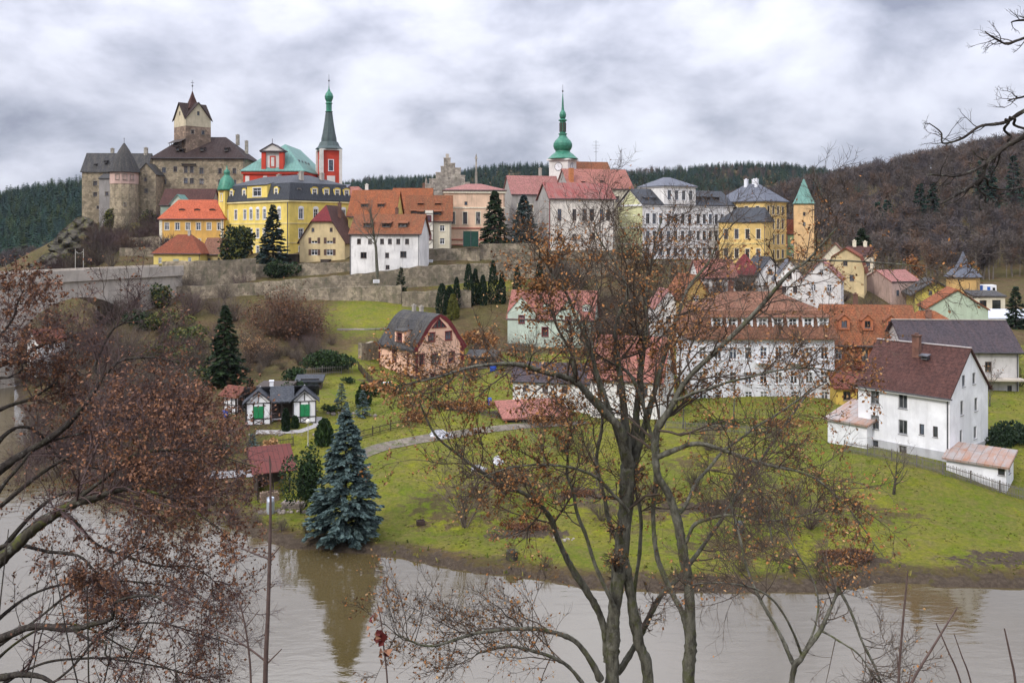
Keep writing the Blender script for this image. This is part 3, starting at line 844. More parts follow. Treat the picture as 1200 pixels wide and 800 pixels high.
keep()

e = empty('round_tower', (X(145.5, 258), 258, 24)); tag(e, 'round castle tower with a pink band under a dark conical roof', 'tower')
mb = MB(); mb.lathe([(4.1, -8), (3.95, 8), (3.85, 16.4)], 12, rot=.2); mb.build('wall', STONE_C, e)
mb = MB(); mb.lathe([(3.86, 16.4), (3.95, 16.45), (3.95, 20.2), (3.7, 20.2)], 12, rot=.2); mb.build('upper_storey', plaster('pink_tower_plaster', (0.52, 0.36, 0.30), .35), e)
mb = MB(); mb.lathe([(4.5, 19.7), (4.6, 19.8), (3.0, 23.5), (1.5, 26.3), (.25, 28.3), (0, 28.4)], 12, rot=.2); mb.build('roof', T_SLATEW, e)
mb = MB(); mb.lathe([(.07, 28.2), (.07, 29.6), (.2, 29.7), (0, 29.9)], 8); mb.build('finial', GUTTER, e)
for k in (8, 9, 10):
    a = .2 + 2 * math.pi * (k + .5) / 12
    for z, w, h in ((17.6, .9, 1.5),) + (((10, .5, 1.0),) if k == 9 else ()):
        add_win(e, (3.83 * math.cos(a) + .07 * math.cos(a), 3.83 * math.sin(a) + .07 * math.sin(a), z), a + R(90), w, h, 'stone')
mb = MB()
H = house('castle_wing', 'long castle wing with old grey slate roof, left of the round tower', 'castle', (X(96, 270), 270, 28), R(4), 19, 9, 17.2, STONE_C, 'gx', T_SLATEW,
    {'F': [(3.9,12.7,1.1,1.3,'stone'),(3.9,9.4,1.1,1.2,'stone'),(4.8,5.6,.9,.9,'stone'),(9,12.5,.9,1.2,'stone'),(8.6,7.5,.8,1,'stone')]}, rise=5.6, ov=.4, found=10, gut=False)
for u, z in ((3.5, 18.6), (6.5, 19.6), (9, 18.5)): dormer(H, 'F', u, 1.0, z, .8, .7, 1.6, 'shed', DARKWOOD, T_SLATEW, .5, .4, 'slit', .15, .2)
chimney(H, 7, 5.5, 21.5, 24.3, .9, STONE_L); chimney(H, 17.5, 4.5, 21, 24.5, 1.0, STONE_L)
H = house('castle_wing', 'grey rendered castle block recessed between the long wing and the round tower', 'castle', (X(116, 266), 266, 28), R(4), 4.6, 4, 14.6, plaster('grey_castle_render', (0.30, 0.28, 0.26), .6), 'shedx', T_SLATEW,
    {'F': [(2.3,9.5,.9,1.1,'stone'),(3.2,4,.8,1,'stone')]}, rise=1.5, ov=.25, found=10)
H = house('castle_gable_house', 'narrow stone castle house with a small gable, between round tower and palace', 'castle', (X(160, 261), 261, 26), R(2), 5.6, 10, 17.6, STONE_C, 'gy', T_SLATEW,
    {'F': [(2.8,12,.9,1.3,'stone'),(2.6,15.5,.7,1,'stone')]}, rise=3.2, ov=.25, found=8)
H = house('castle_rear_building', 'castle building with a pale gable behind the right end of the palace', 'castle', (X(258, 286), 286, 30), R(0), 10.5, 9, 18.2, plaster('pale_castle_render', (0.47, 0.43, 0.36), .35), 'gy', T_SLATEW, {'F': [(7.5,15.5,.9,1.3,'stone'),(5.2,19,.8,1,'slit')]}, rise=6.0, ov=.35, rp=.36)

# ------------------------------------------------------------------ the town row, from left to right
H = house('town_house', 'building with a dark purple-brown roof at the foot of the castle palace', 'house', (X(188, 248), 248, 24), 0, 14, 8.5, 10.3, plaster('sage_plaster', (0.33, 0.38, 0.30), .3), 'gx', T_MAROON, {'F': row(1.8, 12, 4, 6.8, 1, 1.5, 'white')}, rise=4.4, ov=.35)
H = house('town_house', 'narrow house with a small pale green pediment between orange and purple roofs', 'house', (X(200, 243), 243, 24), 0, 3.8, 5, 10.5, plaster('pale_green_plaster', (0.45, 0.55, 0.44), .25), 'gy', COPPER, {'F': [(1.9, 7.4, .9, 1.4, 'white')]}, rise=2.3, ov=.3)
YO = plaster('orange_yellow_plaster', (0.66, 0.385, 0.10), .3)
H = house('town_house', 'orange-yellow house with bright red hipped roof and three low dormers below the castle', 'house', (X(187, 231), 231, 20.5), 0, 16.6, 9, 9.9, YO, 'hip', T_RED,
    {'F': row(1.9, 15.6, 6, 6.6, 1.15, 1.9, 'whites') + row(1.9, 15.6, 6, 2.4, 1.15, 1.9, 'whites'), 'L': row(2, 7, 2, 6.6, 1.1, 1.8, 'whites')}, rise=4.6, ov=.5, ins=(3.2, 3.2), cornice=(CREAMTR, [(9.35, .35, .16)]))
part_box(H, 'corner_strip', CREAMTR, (-.06, -.06, -2, .7, -.004, 9.3), (15.9, -.06, -2, 16.66, -.004, 9.3))
for u in (5.2, 9.2, 13.2): dormer(H, 'F', u, 1.6, 11.2, 1.5, .75, 1.9, 'round', DARKWOOD, T_RED, 1.1, .5, 'slit', .12, .35)
YS = plaster('lemon_plaster', (0.66, 0.52, 0.16), .18)
H = house('small_house', 'low lemon-yellow house with a rust-red hipped roof on top of the bastion wall', 'house', (X(180, 212), 212, 18.2), R(-6), 11.6, 8, 3.7, YS, 'hip', T_RUST,
    {'F': [(1.6,1.0,.8,1.3,'white'),(9,1.2,.8,1.2,'white')], 'L': []}, rise=4.0, ov=.5, ins=(4, 4), cornice=(CREAMTR, [(3.3, .3, .1)]))
DOORM = plain('grey_green_door', (0.30, 0.34, 0.30), .6)
part_box(H, 'door', DOORM, (4.9, -.05, -.3, 6.3, -.003, 2.0)); chimney(H, 7, 4, 6.3, 8.6, .6)
H = house('outbuilding', 'outbuilding with a dark brown pitched roof right of the lemon-yellow house', 'outbuilding', (X(236, 215), 215, 18.3), R(-10), 9.5, 7, 3.2, plaster('ochre_plaster', (0.42, 0.32, 0.14), .4), 'gx', T_BROWN, {'F': row(2, 8, 2, 1.0, .8, 1, 'dark')}, rise=3.6, ov=.4)

# yellow corner building with mansard
YB = plaster('sunny_yellow_plaster', (0.78, 0.60, 0.15), .25)
TRIM = plaster('pale_yellow_trim', (0.74, 0.62, 0.30), .1)
crn = Vector((X(339, 215), 215, 19.5)); rz = R(-41); w, d, h = 29.5, 19.0, 15.0
fl = []; 
for u, st in ((1.6,'wsur'),(6.0,'wsur'),(10.2,'wsur'),(13.0,'arch'),(16.0,'arch'),(19.0,'arch'),(25.3,'arch')):
    fl += [(u, 10.3, 1.2, 2.5, st), (u, 5.6, 1.2, 2.3, 'wsur'), (u, 1.4, 1.2, 2.2, 'wsur')]
fr_ = []
for u in (3.4, 7.8, 12.2, 16.4): fr_ += [(u, 10.3, 1.2, 2.5, 'arch'), (u, 5.6, 1.2, 2.3, 'wsur'), (u, 1.4, 1.2, 2.2, 'wsur')]
ob = crn - Vector((math.cos(rz), math.sin(rz), 0)) * w
H = house('corner_building', 'large sunny-yellow corner building with black mansard roof and a green cupola turret', 'building', ob, rz, w, d, h, YB, 'none', None, {'F': fl, 'R': fr_}, cornice=(TRIM, [(14.45, .5, .35), (9.1, .25, .12), (4.4, .25, .1)]), found=4)
mb = MB(); i0, i1 = -.35, 1.1
def ring(a, z): return [(a, a, z), (w - a, a, z), (w - a, d - a, z), (a, d - a, z)]
r0, r1, r2 = ring(-.35, h + .02), ring(1.0, h + 4.2), ring(7.5, h + 6.6)
ps = []
for A, B in ((r0, r1), (r1, r2)):
    for i in range(4): ps.append([A[i], A[(i + 1) % 4], B[(i + 1) % 4], B[i]])
ps.append(r2); mb.shell(ps, .25); H.roof = mb.build('roof', T_SLATE, H.root)
def mdorm(fc, u, ww=1.1, wh=1.9, w_=2.0): dormer(H, fc, u, .15, h + .5, w_, 2.5, 1.6, 'round', YB, T_SLATE, ww, wh, 'wsur', .35, .55)
for u in (3.6, 9.6, 23.8): mdorm('F', u)
for u in (7.6, 11.2, 14.6, 17.6): mdorm('R', u)
dormer(H, 'R', 3.2, .45, h + 1.4, 1.2, 1.5, 1.2, 'shed', WHITE, T_SLATE, .9, 1.1, 'white', .2, .2)
dormer(H, 'F', 15.9, -.12, h, 9.0, 3.9, 2.6, 'shed', YB, T_SLATE, 3.6, 2.1, 'wsur', 1.1, .8, name='central_gable')
part_box(H, 'turret', YB, (-.9, -.9, 5, 2.2, 2.2, h + 3.0))
mb = MB(); mb.lathe([(2.35, h + 3.0), (2.5, h + 3.1), (2.45, h + 3.4), (2.1, h + 4.6), (1.7, h + 5.9), (.95, h + 6.8), (.7, h + 7.2), (.85, h + 7.6), (.75, h + 8.2), (.2, h + 8.7), (.07, h + 9.6), (0, h + 9.6)], 16, c=(.65, .65)); mb.build('cupola', COPPERG, H.root, smooth=True)
add_win(H.root, (.65, -.96, h + .2), 0, 1.0, 1.9, 'wsur'); add_win(H.root, (-.96, .65, h + .2), R(-90), 1.0, 1.9, 'wsur')
mb = MB(); mb.box(w - .35, -.42, -2, w - .15, -.38 + .1, h - .6); mb.build('downpipe', GUTTER, H.root)
for x, y, z0 in ((26, 6, 20.5), (20, 10, 21), (12, 9, 21), (25, 13, 20.5)): chimney(H, x, y, h + 4.5, h + 7.0, .9)

# red church with green roof
RP = plaster('church_red_plaster', (0.50, 0.055, 0.03), .12)
WTR = plaster('church_white_trim', (0.66, 0.62, 0.56), .2)
cw, cdp, ch = 16.8, 32, 19.7
H = house('church', 'red baroque church with a green copper roof behind the yellow corner building', 'church', (X(285, 250), 250, 24), 0, cw, cdp, ch, RP, 'none', None,
    {'F': [(3.5, 8, 1.8, 5, 'wsur'), (13.3, 8, 1.8, 5, 'wsur')], 'R': [(u, 8, 1.8, 5, 'wsur') for u in (4, 10, 16, 22)]}, cornice=(RP, [(18.9, .75, .45)]))
mb = MB()
ze, zr = ch + .1, ch + 8.3
a, b, c, dd = (-.7, -.7, ze), (cw + .7, -.7, ze), (cw + .7, cdp + .7, ze), (-.7, cdp + .7, ze); r0, r1 = (cw/2 + 1.5, 7.5, zr), (cw/2 + 1.5, 26, zr)
mb.shell([[a, b, r0], [b, c, r1, r0], [c, dd, r1], [dd, a, r0, r1]], .25); H.roof = mb.build('roof', COPPER, H.root)
mb = MB()
for u in (1.2, 6.2, 10.6, 15.6): mb.box(u - .55, -.15, 0, u + .55, -.004, 18.3)
for u in (1.2, 7, 13, 19, 25): mb.box(cw + .004, u - .5, 0, cw + .15, u + .5, 18.3)
mb.build('pilaster', WTR, H.root)
for u in (4, 8, 12, 16): dormer(H, 'R', u, 2.0, ch + 2.2, 1.1, .8, 1.9, 'gable', DARKWOOD, COPPERD, .6, .5, 'slit', .15, .5)
g = MB(); gx0, gx1 = 5.2, 11.4; gz0 = ch + .1
g.box(gx0, -.3, gz0, gx0 + 1.2, 1.4, gz0 + 5.2); g.box(gx1 - 1.2, -.3, gz0, gx1, 1.4, gz0 + 5.2); g.box(gx0 + 1.2, .2, gz0, gx1 - 1.2, 1.4, gz0 + 5.2, 1)
g.box(gx0 + 2.3, .05, gz0 + .6, gx1 - 2.3, .196, gz0 + 4.2); g.box(gx0 + 2.65, -.02, gz0 + 1.2, gx1 - 2.65, .046, gz0 + 3.8, 1)
g.box(gx0 - .4, -.6, gz0 + 5.2, gx1 + .4, 1.7, gz0 + 5.6, 2)
g.poly([(gx0 - .1, -.3, gz0 + 5.6), (gx1 + .1, -.3, gz0 + 5.6), ((gx0 + gx1) / 2, -.3, gz0 + 7.4)], 1)
g.shell([[(gx0 - .5, -.6, gz0 + 5.65), ((gx0 + gx1) / 2, -.6, gz0 + 7.75), ((gx0 + gx1) / 2, 5.2, gz0 + 7.75), (gx0 - .5, 3, gz0 + 5.65)][::-1], [((gx0 + gx1) / 2, -.6, gz0 + 7.75), (gx1 + .5, -.6, gz0 + 5.65), (gx1 + .5, 3, gz0 + 5.65), ((gx0 + gx1) / 2, 5.2, gz0 + 7.75)][::-1]], .25, 2)
g.box((gx0 + gx1) / 2 - .06, -.3, gz0 + 7.6, (gx0 + gx1) / 2 + .06, -.18, gz0 + 9.0, 2)
g.build('baroque_gable', [RP, WTR, T_GREYV], H.root)

def spire_tower(name, label, cx, cy, z0, s, zt, wallm, trim, rz, prof, mats, wins):
    e = empty(name, (cx, cy, z0), rz); tag(e, label, 'tower')
    fr = facade_frames(2 * s, 2 * s); mb = MB()
    for fc, (o, ud, nd, ang, L) in fr.items():
        o = Vector((o[0] - s, o[1] - s, 0))
        wall_face(mb, o, ud, nd, [(0, -3), (L, -3), (L, zt), (0, zt)], [(L/2 - w/2, v, L/2 + w/2, v + h) for v, w, h, st in wins])
        for v, w, h, st in wins: add_win(e, o + Vector(ud) * (L/2) + Vector((0, 0, v)), ang, w, h, st)
    mb.build('wall', wallm, e)
    k = MB()
    for sx in (-1, 1):
        for sy in (-1, 1):
            k.box(sx * s - .45 + (.12 if sx > 0 else -.12), sy * s - .45 + (.12 if sy > 0 else -.12), 0, sx * s + .45 + (.12 if sx > 0 else -.12) * 0, sy * s + .45 + 0, zt - .4)
    if trim: k.build('corner_pilaster', trim, e)
    k = MB(); k.box(-s - .5, -s - .5, zt - .4, s + .5, s + .5, zt); k.build('cornice', trim or wallm, e)
    for nm, pr, n, rot, m, sm in prof:
        q = MB(); q.lathe([(r, z + zt) for r, z in pr], n, rot=rot); q.build(nm, m, e, smooth=sm)
    return e, fr
OCT = R(22.5)
zc = 51.2 - 24
e, fr = spire_tower('church_tower', 'slender red church tower with a dark needle spire and green onion lantern', X(385.5, 266), 266, 24, 2.75, zc, RP, WTR, R(24), [
    ('spire', [(4.0, 0), (4.1, .15), (3.2, 1.0), (2.7, 2.2), (2.35, 2.3), (2.25, 3.4), (1.9, 5.0), (1.35, 8.4), (1.0, 11.2), (1.2, 11.3), (0, 11.4)], 8, OCT, COPPERD, False),
    ('lantern', [(1.05, 11.2), (1.15, 11.4), (.85, 11.6), (.85, 13.6), (1.1, 13.8), (.9, 14.1), (.8, 14.3), (1.2, 15.2), (1.3, 15.9), (1.0, 16.8), (.45, 17.5), (.2, 18.2), (.09, 19.2), (0, 19.2)], 8, OCT, COPPERG, False),
    ('finial', [(.07, 19), (.07, 20.3), (.25, 20.5), (.25, 20.8), (.06, 21), (.06, 22.5), (0, 22.5)], 8, 0, GUTTER, False)], mats=None, wins=[(zc - 6.5, 1.3, 3.2, 'redwh')])
for q in ((-1.2, -2.9, 1.2, -2.755), (2.755, -1.2, 2.9, 1.2), (-2.9, -1.2, -2.755, 1.2)):
    k = MB(); k.box(q[0], q[1], zc - 12, q[2], q[3], zc - 8); k.build('white_panel', WTR, e)
H = house('sacristy', 'low white church annex with a grey roof between green roof and church tower', 'church annex', (X(364, 244), 244, 24), R(-8), 8.5, 8, 13.2, WTR, 'shedx', T_SLATEB, {}, rise=2.6, ov=.3)
H = house('town_house', 'white-walled house with salmon-red roof at the foot of the church tower', 'house', (X(392, 246), 246, 22), R(-12), 9.5, 9, 12.8, plaster('chalk_plaster', (0.66, 0.64, 0.60), .2), 'hip', T_SALMON, {'F': row(2, 7.5, 2, 8.8, 1, 1.6, 'white')}, rise=4.4, ov=.4, ins=(1.5, 4.2))
H = house('town_house', 'small yellow house with a blue-grey eave behind the long white house', 'house', (X(409, 226), 226, 20), R(-4), 7.4, 7, 11.2, YS, 'gx', T_SLATEB, {'F': row(1.6, 5.8, 2, 8.2, 1, 1.5, 'darks')}, rise=2.0, ov=.4)
# beige gabled house
BG = plaster('beige_plaster', (0.60, 0.47, 0.255), .3)
H = house('gabled_house', 'beige house whose front gable is topped by a maroon half-hip roof', 'house', (X(351, 205), 205, 19.4), R(-9), 10.9, 11, 5.2, BG, 'none', None,
    {'F': [(3.6,4.6,1.5,1.35,'shut'),(7.3,4.6,1.5,1.35,'shut'),(3.6,1.9,1.5,1.35,'shut'),(7.3,1.9,1.5,1.35,'shut')]}, found=3)
W_, D_, hh, rs = 10.9, 11, 5.2, 8.2
mb = MB(); pk = lambda v: W_ / 2 * (1 - (v - hh) / rs)
zc2 = hh + 4.6; hw = pk(zc2)
wall_face(mb, (0, 0, 0), (1, 0, 0), (0, -1, 0), [(0, hh), (W_, hh), (W_/2 + hw, zc2), (W_/2 - hw, zc2)], [(2.9, 7.3, 3.6, 8.2), (7.3, 7.3, 8.0, 8.2)], .16)
mb.build('gable_wall', BG, H.root)
mb = MB(); mb.poly([(0, D_, hh), (W_, D_, hh), (W_/2, D_, hh + rs)][::-1]); mb.build('rear_gable', BG, H.root)
for u in (3.25, 7.65): add_win(H.root, (u, 0, 7.3), 0, .7, .9, 'dark')
mb = MB(); o = .45; sl = rs / (W_/2); L = .15
pr = lambda x: hh + L + rs - abs(x - W_/2) * sl
f0 = -.5; rb = 2.6
A = (-o, f0, pr(-o)); B = (W_/2 - hw - .1, f0, pr(W_/2 - hw - .1)); C = (W_/2, rb, hh + rs + L); Dk = (W_/2, D_ + .4, hh + rs + L); E = (-o, D_ + .4, pr(-o))
A2 = (W_ + o, f0, A[2]); B2 = (W_/2 + hw + .1, f0, B[2]); E2 = (W_ + o, D_ + .4, E[2])
mb.shell([[A, B, C, Dk, E][::-1], [A2, E2, Dk, C, B2][::-1]], .22); mb.shell([[B, B2, C]], .22, 1); H.roof = mb.build('roof', [T_MAROON, T_MAROONR], H.root)
chimney(H, 7.5, 6, 10.5, 14, .7, BRICK)
part_box(H, 'porch', DARKWOOD, (5.6, -1.4, -.6, 7.6, -.004, 1.0)); part_box(H, 'shed_annex', DARKWOOD, (-4.2, -1.5, -1, -.2, 1.5, 2.0), (-4.4, -1.8, 2.0, 0, 1.8, 2.15))
# long white house
WH = plaster('white_plaster', (0.80, 0.775, 0.73), .38)
H = house('long_house', 'long white three-storey house with orange tiled roof standing on the terrace wall', 'house', (X(411, 188), 188, 17.3), R(-7), 14.9, 9, 9.2, WH, 'gx', T_ORANGEW,
    {'F': [(u, 6.8, .85, 1.15, 'dark') for u in (1.8, 4.2, 6.8, 8.5, 10.3, 12.2)] + [(2.8, 3.8, 1.35, 1.3, 'dark'), (7.9, 3.9, .85, 1.1, 'dark'), (11.4, 4.0, 1.35, 1.3, 'dark'), (8.0, 1.5, .85, .9, 'dark')], 'L': [(4.5, 6.5, .8, 1.1, 'dark')]}, rise=3.9, ov=.45, found=3)
for u in (3.4, 7.4, 11.0): dormer(H, 'F', u, 1.1, 10.3, 1.9, .95, 2.2, 'shed', DARKWOOD, T_ORANGEW, 1.5, .6, 'dark', .15, .55)
chimney(H, 8.8, 4.7, 12.3, 14.4, .6, BRICK)
part_box(H, 'corner_post', GUTTER, (-.16, -.16, -1.5, -.02, -.02, 9))
# orange roofs behind
H = house('town_house', 'house with a large steep orange roof directly behind the long white house', 'house', (X(408, 212), 212, 20), R(-3), 11.2, 12, 10.6, YS, 'gx', T_ORANGE, {'F': row(2, 9, 3, 7.8, 1, 1.4, 'darks')}, rise=6.2, ov=.4)
for u in (3.5, 7.5): dormer(H, 'F', u, 1.8, 12.4, 1.6, 1.0, 2.2, 'shed', DARKWOOD, T_ORANGE, 1.2, .7, 'dark', .15, .5)
chimney(H, 3, 6.8, 15.5, 18.2, .7, WTR)
H = house('town_house', 'taller house with an orange roof set back between long white house and stepped gable', 'house', (X(460, 224), 224, 21), R(2), 9.6, 10, 11.6, BG, 'gx', T_ORANGE, {'F': row(2, 8, 3, 8.4, 1, 1.4, 'darks')}, rise=5.2, ov=.4)
chimney(H, 7.5, 5.5, 15.5, 18, .7, BRICK)
CR = plaster('cream_plaster', (0.66, 0.60, 0.45), .28)
H = house('half_timbered_house', 'cream house with brown-orange roof and a narrow half-timbered bay in its middle', 'house', (X(476, 205), 205, 20.4), R(3), 10.3, 9, 9.2, CR, 'gx', T_ORANGEW,
    {'F': [(1.6,6.4,1.1,1.4,'whites'),(2.0,3.6,1.1,1.3,'whites'),(8.3,6.4,1.1,1.4,'whites'),(8.3,3.4,1.1,1.4,'whites'),(2.2,.9,1.2,1.0,'dark'),(8.2,.9,.9,.9,'dark')]}, rise=5.6, ov=.45)
part_box(H, 'bay', plaster('bay_plaster', (0.70, 0.66, 0.56), .15), (4.3, -1.1, 2.4, 6.3, -.004, 11.2))
mb = MB()
for x in (4.25, 6.2): mb.box(x, -1.17, 2.3, x + .15, -1.103, 11.2)
for z in (2.3, 4.3, 6.4, 8.5, 10.4): mb.box(4.4, -1.17, z, 6.2, -1.103, z + .15)
for z in (2.5, 6.6): mb.bar((4.45, -1.14, z), (6.15, -1.14, z + 1.7), .1, .06)
mb.build('timber_frame', DARKWOOD, H.root)
for z in (4.6, 8.7): add_win(H.root, (5.3, -1.25, z), 0, .8, 1.3, 'red')
dormer(H, 'F', 5.3, .6, 9.6, 5.6, 1.4, 2.6, 'shed', DARKWOOD, T_ORANGEW, 4.6, .9, 'dark', .25, .9)
dormer(H, 'F', 1.9, .9, 10.0, 1.7, 1.2, 2, 'shed', DARKWOOD, T_ORANGEW, 1.3, .7, 'dark', .2, .4)
for u in (3.2, 7.2): dormer(H, 'F', u, 2.6, 12.2, 1.3, .8, 1.6, 'shed', DARKWOOD, T_ORANGEW, .9, .5, 'dark', .12, .4)
part_box(H, 'stone_base', STONE_P, (-.06, -.3, -2.5, 10.36, -.004, .3))
# house with stepped gable
e = empty('stepped_gable_house', (X(499, 232), 232, 22)); tag(e, 'weathered pale stone house with a stepped gable rising above the peach facade', 'house')
uu = 62 / 1040 * 232; st = [(0, 11.5), (0, 17), (.9, 17.2), (.9, 18.3), (2.6, 18.3), (2.6, 20.0), (3.9, 20.0), (3.9, 21.6), (4.7, 21.6), (4.7, 23.8), (6.4, 23.8), (6.4, 22.4), (7.6, 22.4), (7.6, 21.2), (9.1, 21.2), (9.1, 19.2), (10.2, 19.2), (10.2, 17.4), (11.4, 17.4), (11.4, 16), (12.2, 16), (12.2, 11.5)]
mb = MB()
for (u0, v0), (u1, v1) in zip(st, st[1:]):
    if u1 > u0 + .01: mb.box(u0, 0, -3, u1, .9, v0 + (0 if v0 == v1 else 0)); mb.box(u0 - .1, -.1, v0 + .004, u1 + .1, 1.0, v0 + .22, 1)
mb.box(5.2, -.05, 23.8 + .23, 6.0, .95, 25.0, 1)
mb.build('stepped_gable', [STONE_L, CHIMGREY], e)
for u, v in ((6.1, 18.6), (2.2, 15.5), (9.4, 16), (4.6, 14.5), (7.4, 14.5)): add_win(e, (u, -.09, v), 0, .55, 1.6, 'slit')
mb = MB(); mb.box(.4, 1.0, -3, 12.0, 12, 13.5); mb.build('wall', STONE_L, e)
mb = MB(); profile_roof([(0, 13.4), (6.2, 21.6), (12.4, 13.4)], 1.0, 12.4, 'y', .25, mb=mb); mb.build('roof', T_BROWN, e)
mb = MB(); mb.box(12.6, 3.0, -3, 13.4, 5.2, 17); mb.box(12.7, 3.4, 17, 13.3, 4.8, 20.5); mb.box(12.8, 3.8, 20.5, 13.2, 4.4, 24); mb.lathe([(.4, 24), (0, 25.5)], 4, c=(13.0, 4.1)); mb.build('pinnacle', STONE_L, e)
mb = MB(); mb.box(-.9, 5, -3, -.02, 6.2, 16.4); mb.lathe([(.6, 16.4), (0, 19.5)], 4, c=(-.45, 5.6)); mb.build('side_pinnacle', STONE_L, e)
# peach house
PE = plaster('peach_plaster', (0.72, 0.50, 0.345), .3)
H = house('peach_house', 'tall peach-coloured building with dark narrow windows and red string courses behind the green mesh', 'building', (X(521, 212), 212, 20.5), R(4), 14.4, 11, 16.2, PE, 'hip', T_PINK,
    {'F': [(u, 8.0, 1.0, 2.9, 'darks') for u in (2.0, 4.9, 8.0, 11.0)] + [(u, .9, 1.2, 1.9, 'darks') for u in (2.0, 4.9, 8.0, 11.0)] + [(5.1, 12.6, .7, .8, 'slit')]}, rise=1.6, ov=.5, cornice=(CREAMTR, [(15.4, .6, .3), (11.8, .25, .14)]))
part_box(H, 'string_course', plain('red_string_course', (0.36, 0.09, 0.06), .7), (-.1, -.16, 6.9, 14.5, -.004, 7.15), (-.1, -.16, 4.2, 14.5, -.004, 4.45), (-.1, -.16, 3.0, 14.5, -.004, 3.15))
# town hall group
WTW = plaster('town_hall_white', (0.70, 0.67, 0.62), .2)
zt = 46.0 - 21
e, fr = spire_tower('clock_tower', 'white square clock tower with a green onion dome and slim green spire', X(659.5, 238), 238, 21, 2.75, zt, WTW, None, R(-28), [
    ('dome', [(4.0, 0), (4.15, .15), (3.6, .6), (2.9, 1.3), (2.0, 2.0), (1.95, 2.3), (2.35, 2.9), (2.55, 3.6), (2.5, 4.3), (2.1, 5.0), (1.4, 5.7), (1.0, 6.3), (.95, 6.6), (1.15, 6.7), (1.15, 6.95), (.4, 7.0)], 16, 0, COPPERG, False),
    ('lantern', [(.78, 6.9), (.78, 10.2), (1.15, 10.35), (1.15, 10.6), (.6, 10.9), (.85, 11.4), (.9, 12.0), (.75, 12.6), (.4, 13.2), (.3, 14), (.2, 16.0), (.08, 17.6), (0, 17.6)], 8, OCT, COPPERG, False),
    ('finial', [(.06, 17.4), (.06, 18.0), (.22, 18.1), (.22, 18.5), (.05, 18.6), (.05, 20), (0, 20)], 8, 0, GUTTER, False)], None, [(zt - 9, .9, 1.6, 'darks')])
mb = MB()
for k in range(8):
    a = OCT + k * R(45) + R(22.5); mb.box(-.01, -.01, 0, -.005, -.005, .001)
    cx, cy = .76 * math.cos(a), .76 * math.sin(a)
    mb.bar((cx, cy, zt + 7.4), (cx, cy, zt + 9.8), .3, .3)
mb.build('lantern_opening', DARKWOOD, e)
def clock(e, s, z, ang):
    n = Vector((math.sin(ang), -math.cos(ang), 0)); u = Vector((math.cos(ang), math.sin(ang), 0))
    c = n * (s + .01) + Vector((0, 0, z))
    mb = MB()
    for r, k, m in ((1.15, .0, 0), (1.02, .03, 1)):
        ps = [c + u * (r * math.cos(t)) + Vector((0, 0, r * math.sin(t))) + n * (k + .02) for t in np.linspace(0, 2 * math.pi, 25)[:-1]]
        mb.poly(ps, m)
        for a, b in zip(ps, ps[1:] + ps[:1]): mb.poly([a - n * .05, b - n * .05, b, a], m)
    o = mb.build('clock_face', [DARKWOOD, WHITE], e)
    h = MB()
    for i in range(12):
        t = i * R(30); h.bar(c + n * .07 + u * (.8 * math.cos(t)) + Vector((0, 0, .8 * math.sin(t))), c + n * .07 + u * (.97 * math.cos(t)) + Vector((0, 0, .97 * math.sin(t))), .09, .04)
    for t, l in ((R(100), .8), (R(-20), .5)): h.bar(c + n * .09, c + n * .09 + u * (l * math.cos(t)) + Vector((0, 0, l * math.sin(t))), .11, .03)
    h.build('clock_hands', DARKWOOD, o)
for a in (0, R(90), R(-90)): clock(e, 2.75, zt - 2.1, a)
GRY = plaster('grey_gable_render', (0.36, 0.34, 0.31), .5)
H = house('town_house', 'house with a faded pink roof between the tall conifers and the clock tower', 'house', (X(600, 226), 226, 21), R(14), 13, 10, 15.4, GRY, 'gx', T_PINK, {'F': row(2, 11, 4, 11, 1, 1.6, 'darks')}, rise=4.8, ov=.3)
chimney(H, 9, 5.5, 19, 22.2, .7)
H = house('town_house', 'broad house with salmon-pink roof and grey left gable, right of the clock tower', 'house', (X(668, 220), 220, 21), R(14), 16.6, 12, 16.6, CR, 'gx', T_SALMON, {'F': row(2, 15, 6, 13, 1, 1.6, 'darks')}, rise=5.0, ov=.35)
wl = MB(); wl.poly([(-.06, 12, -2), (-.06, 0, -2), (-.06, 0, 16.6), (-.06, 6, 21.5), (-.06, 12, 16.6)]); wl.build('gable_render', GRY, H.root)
part_box(H, 'chimney_stack', plain('terracotta_cladding', (0.42, 0.16, 0.06), .7), (.5, 1.6, 16, 1.5, 2.8, 21.6))
for u, z in ((4, 18), (9, 18.3), (13, 17.8)): dormer(H, 'F', u, 1.6, z, .8, .3, .9, 'shed', GUTTER, T_SALMON, .6, .15, 'slit', .08, .3)
H = house('town_house', 'house with plain orange roof and white gable above the salmon-pink roof', 'house', (X(668, 240), 240, 22), R(14), 12.2, 9, 19.6, WH, 'gx', T_ORANGEW, {'R': [(4.5, 20.5, .8, 1.2, 'dark')]}, rise=4.3, ov=.25)
mb = MB(); mb.bar((9, 4.5, 23.5), (9, 4.5, 30), .09, .09)
for z, l in ((29.5, .8), (28.6, 1.2), (27.8, .9), (26.8, .6)): mb.bar((9 - l, 4.5, z), (9 + l, 4.5, z), .06, .06)
mb.build('antenna', GUTTER, H.root)
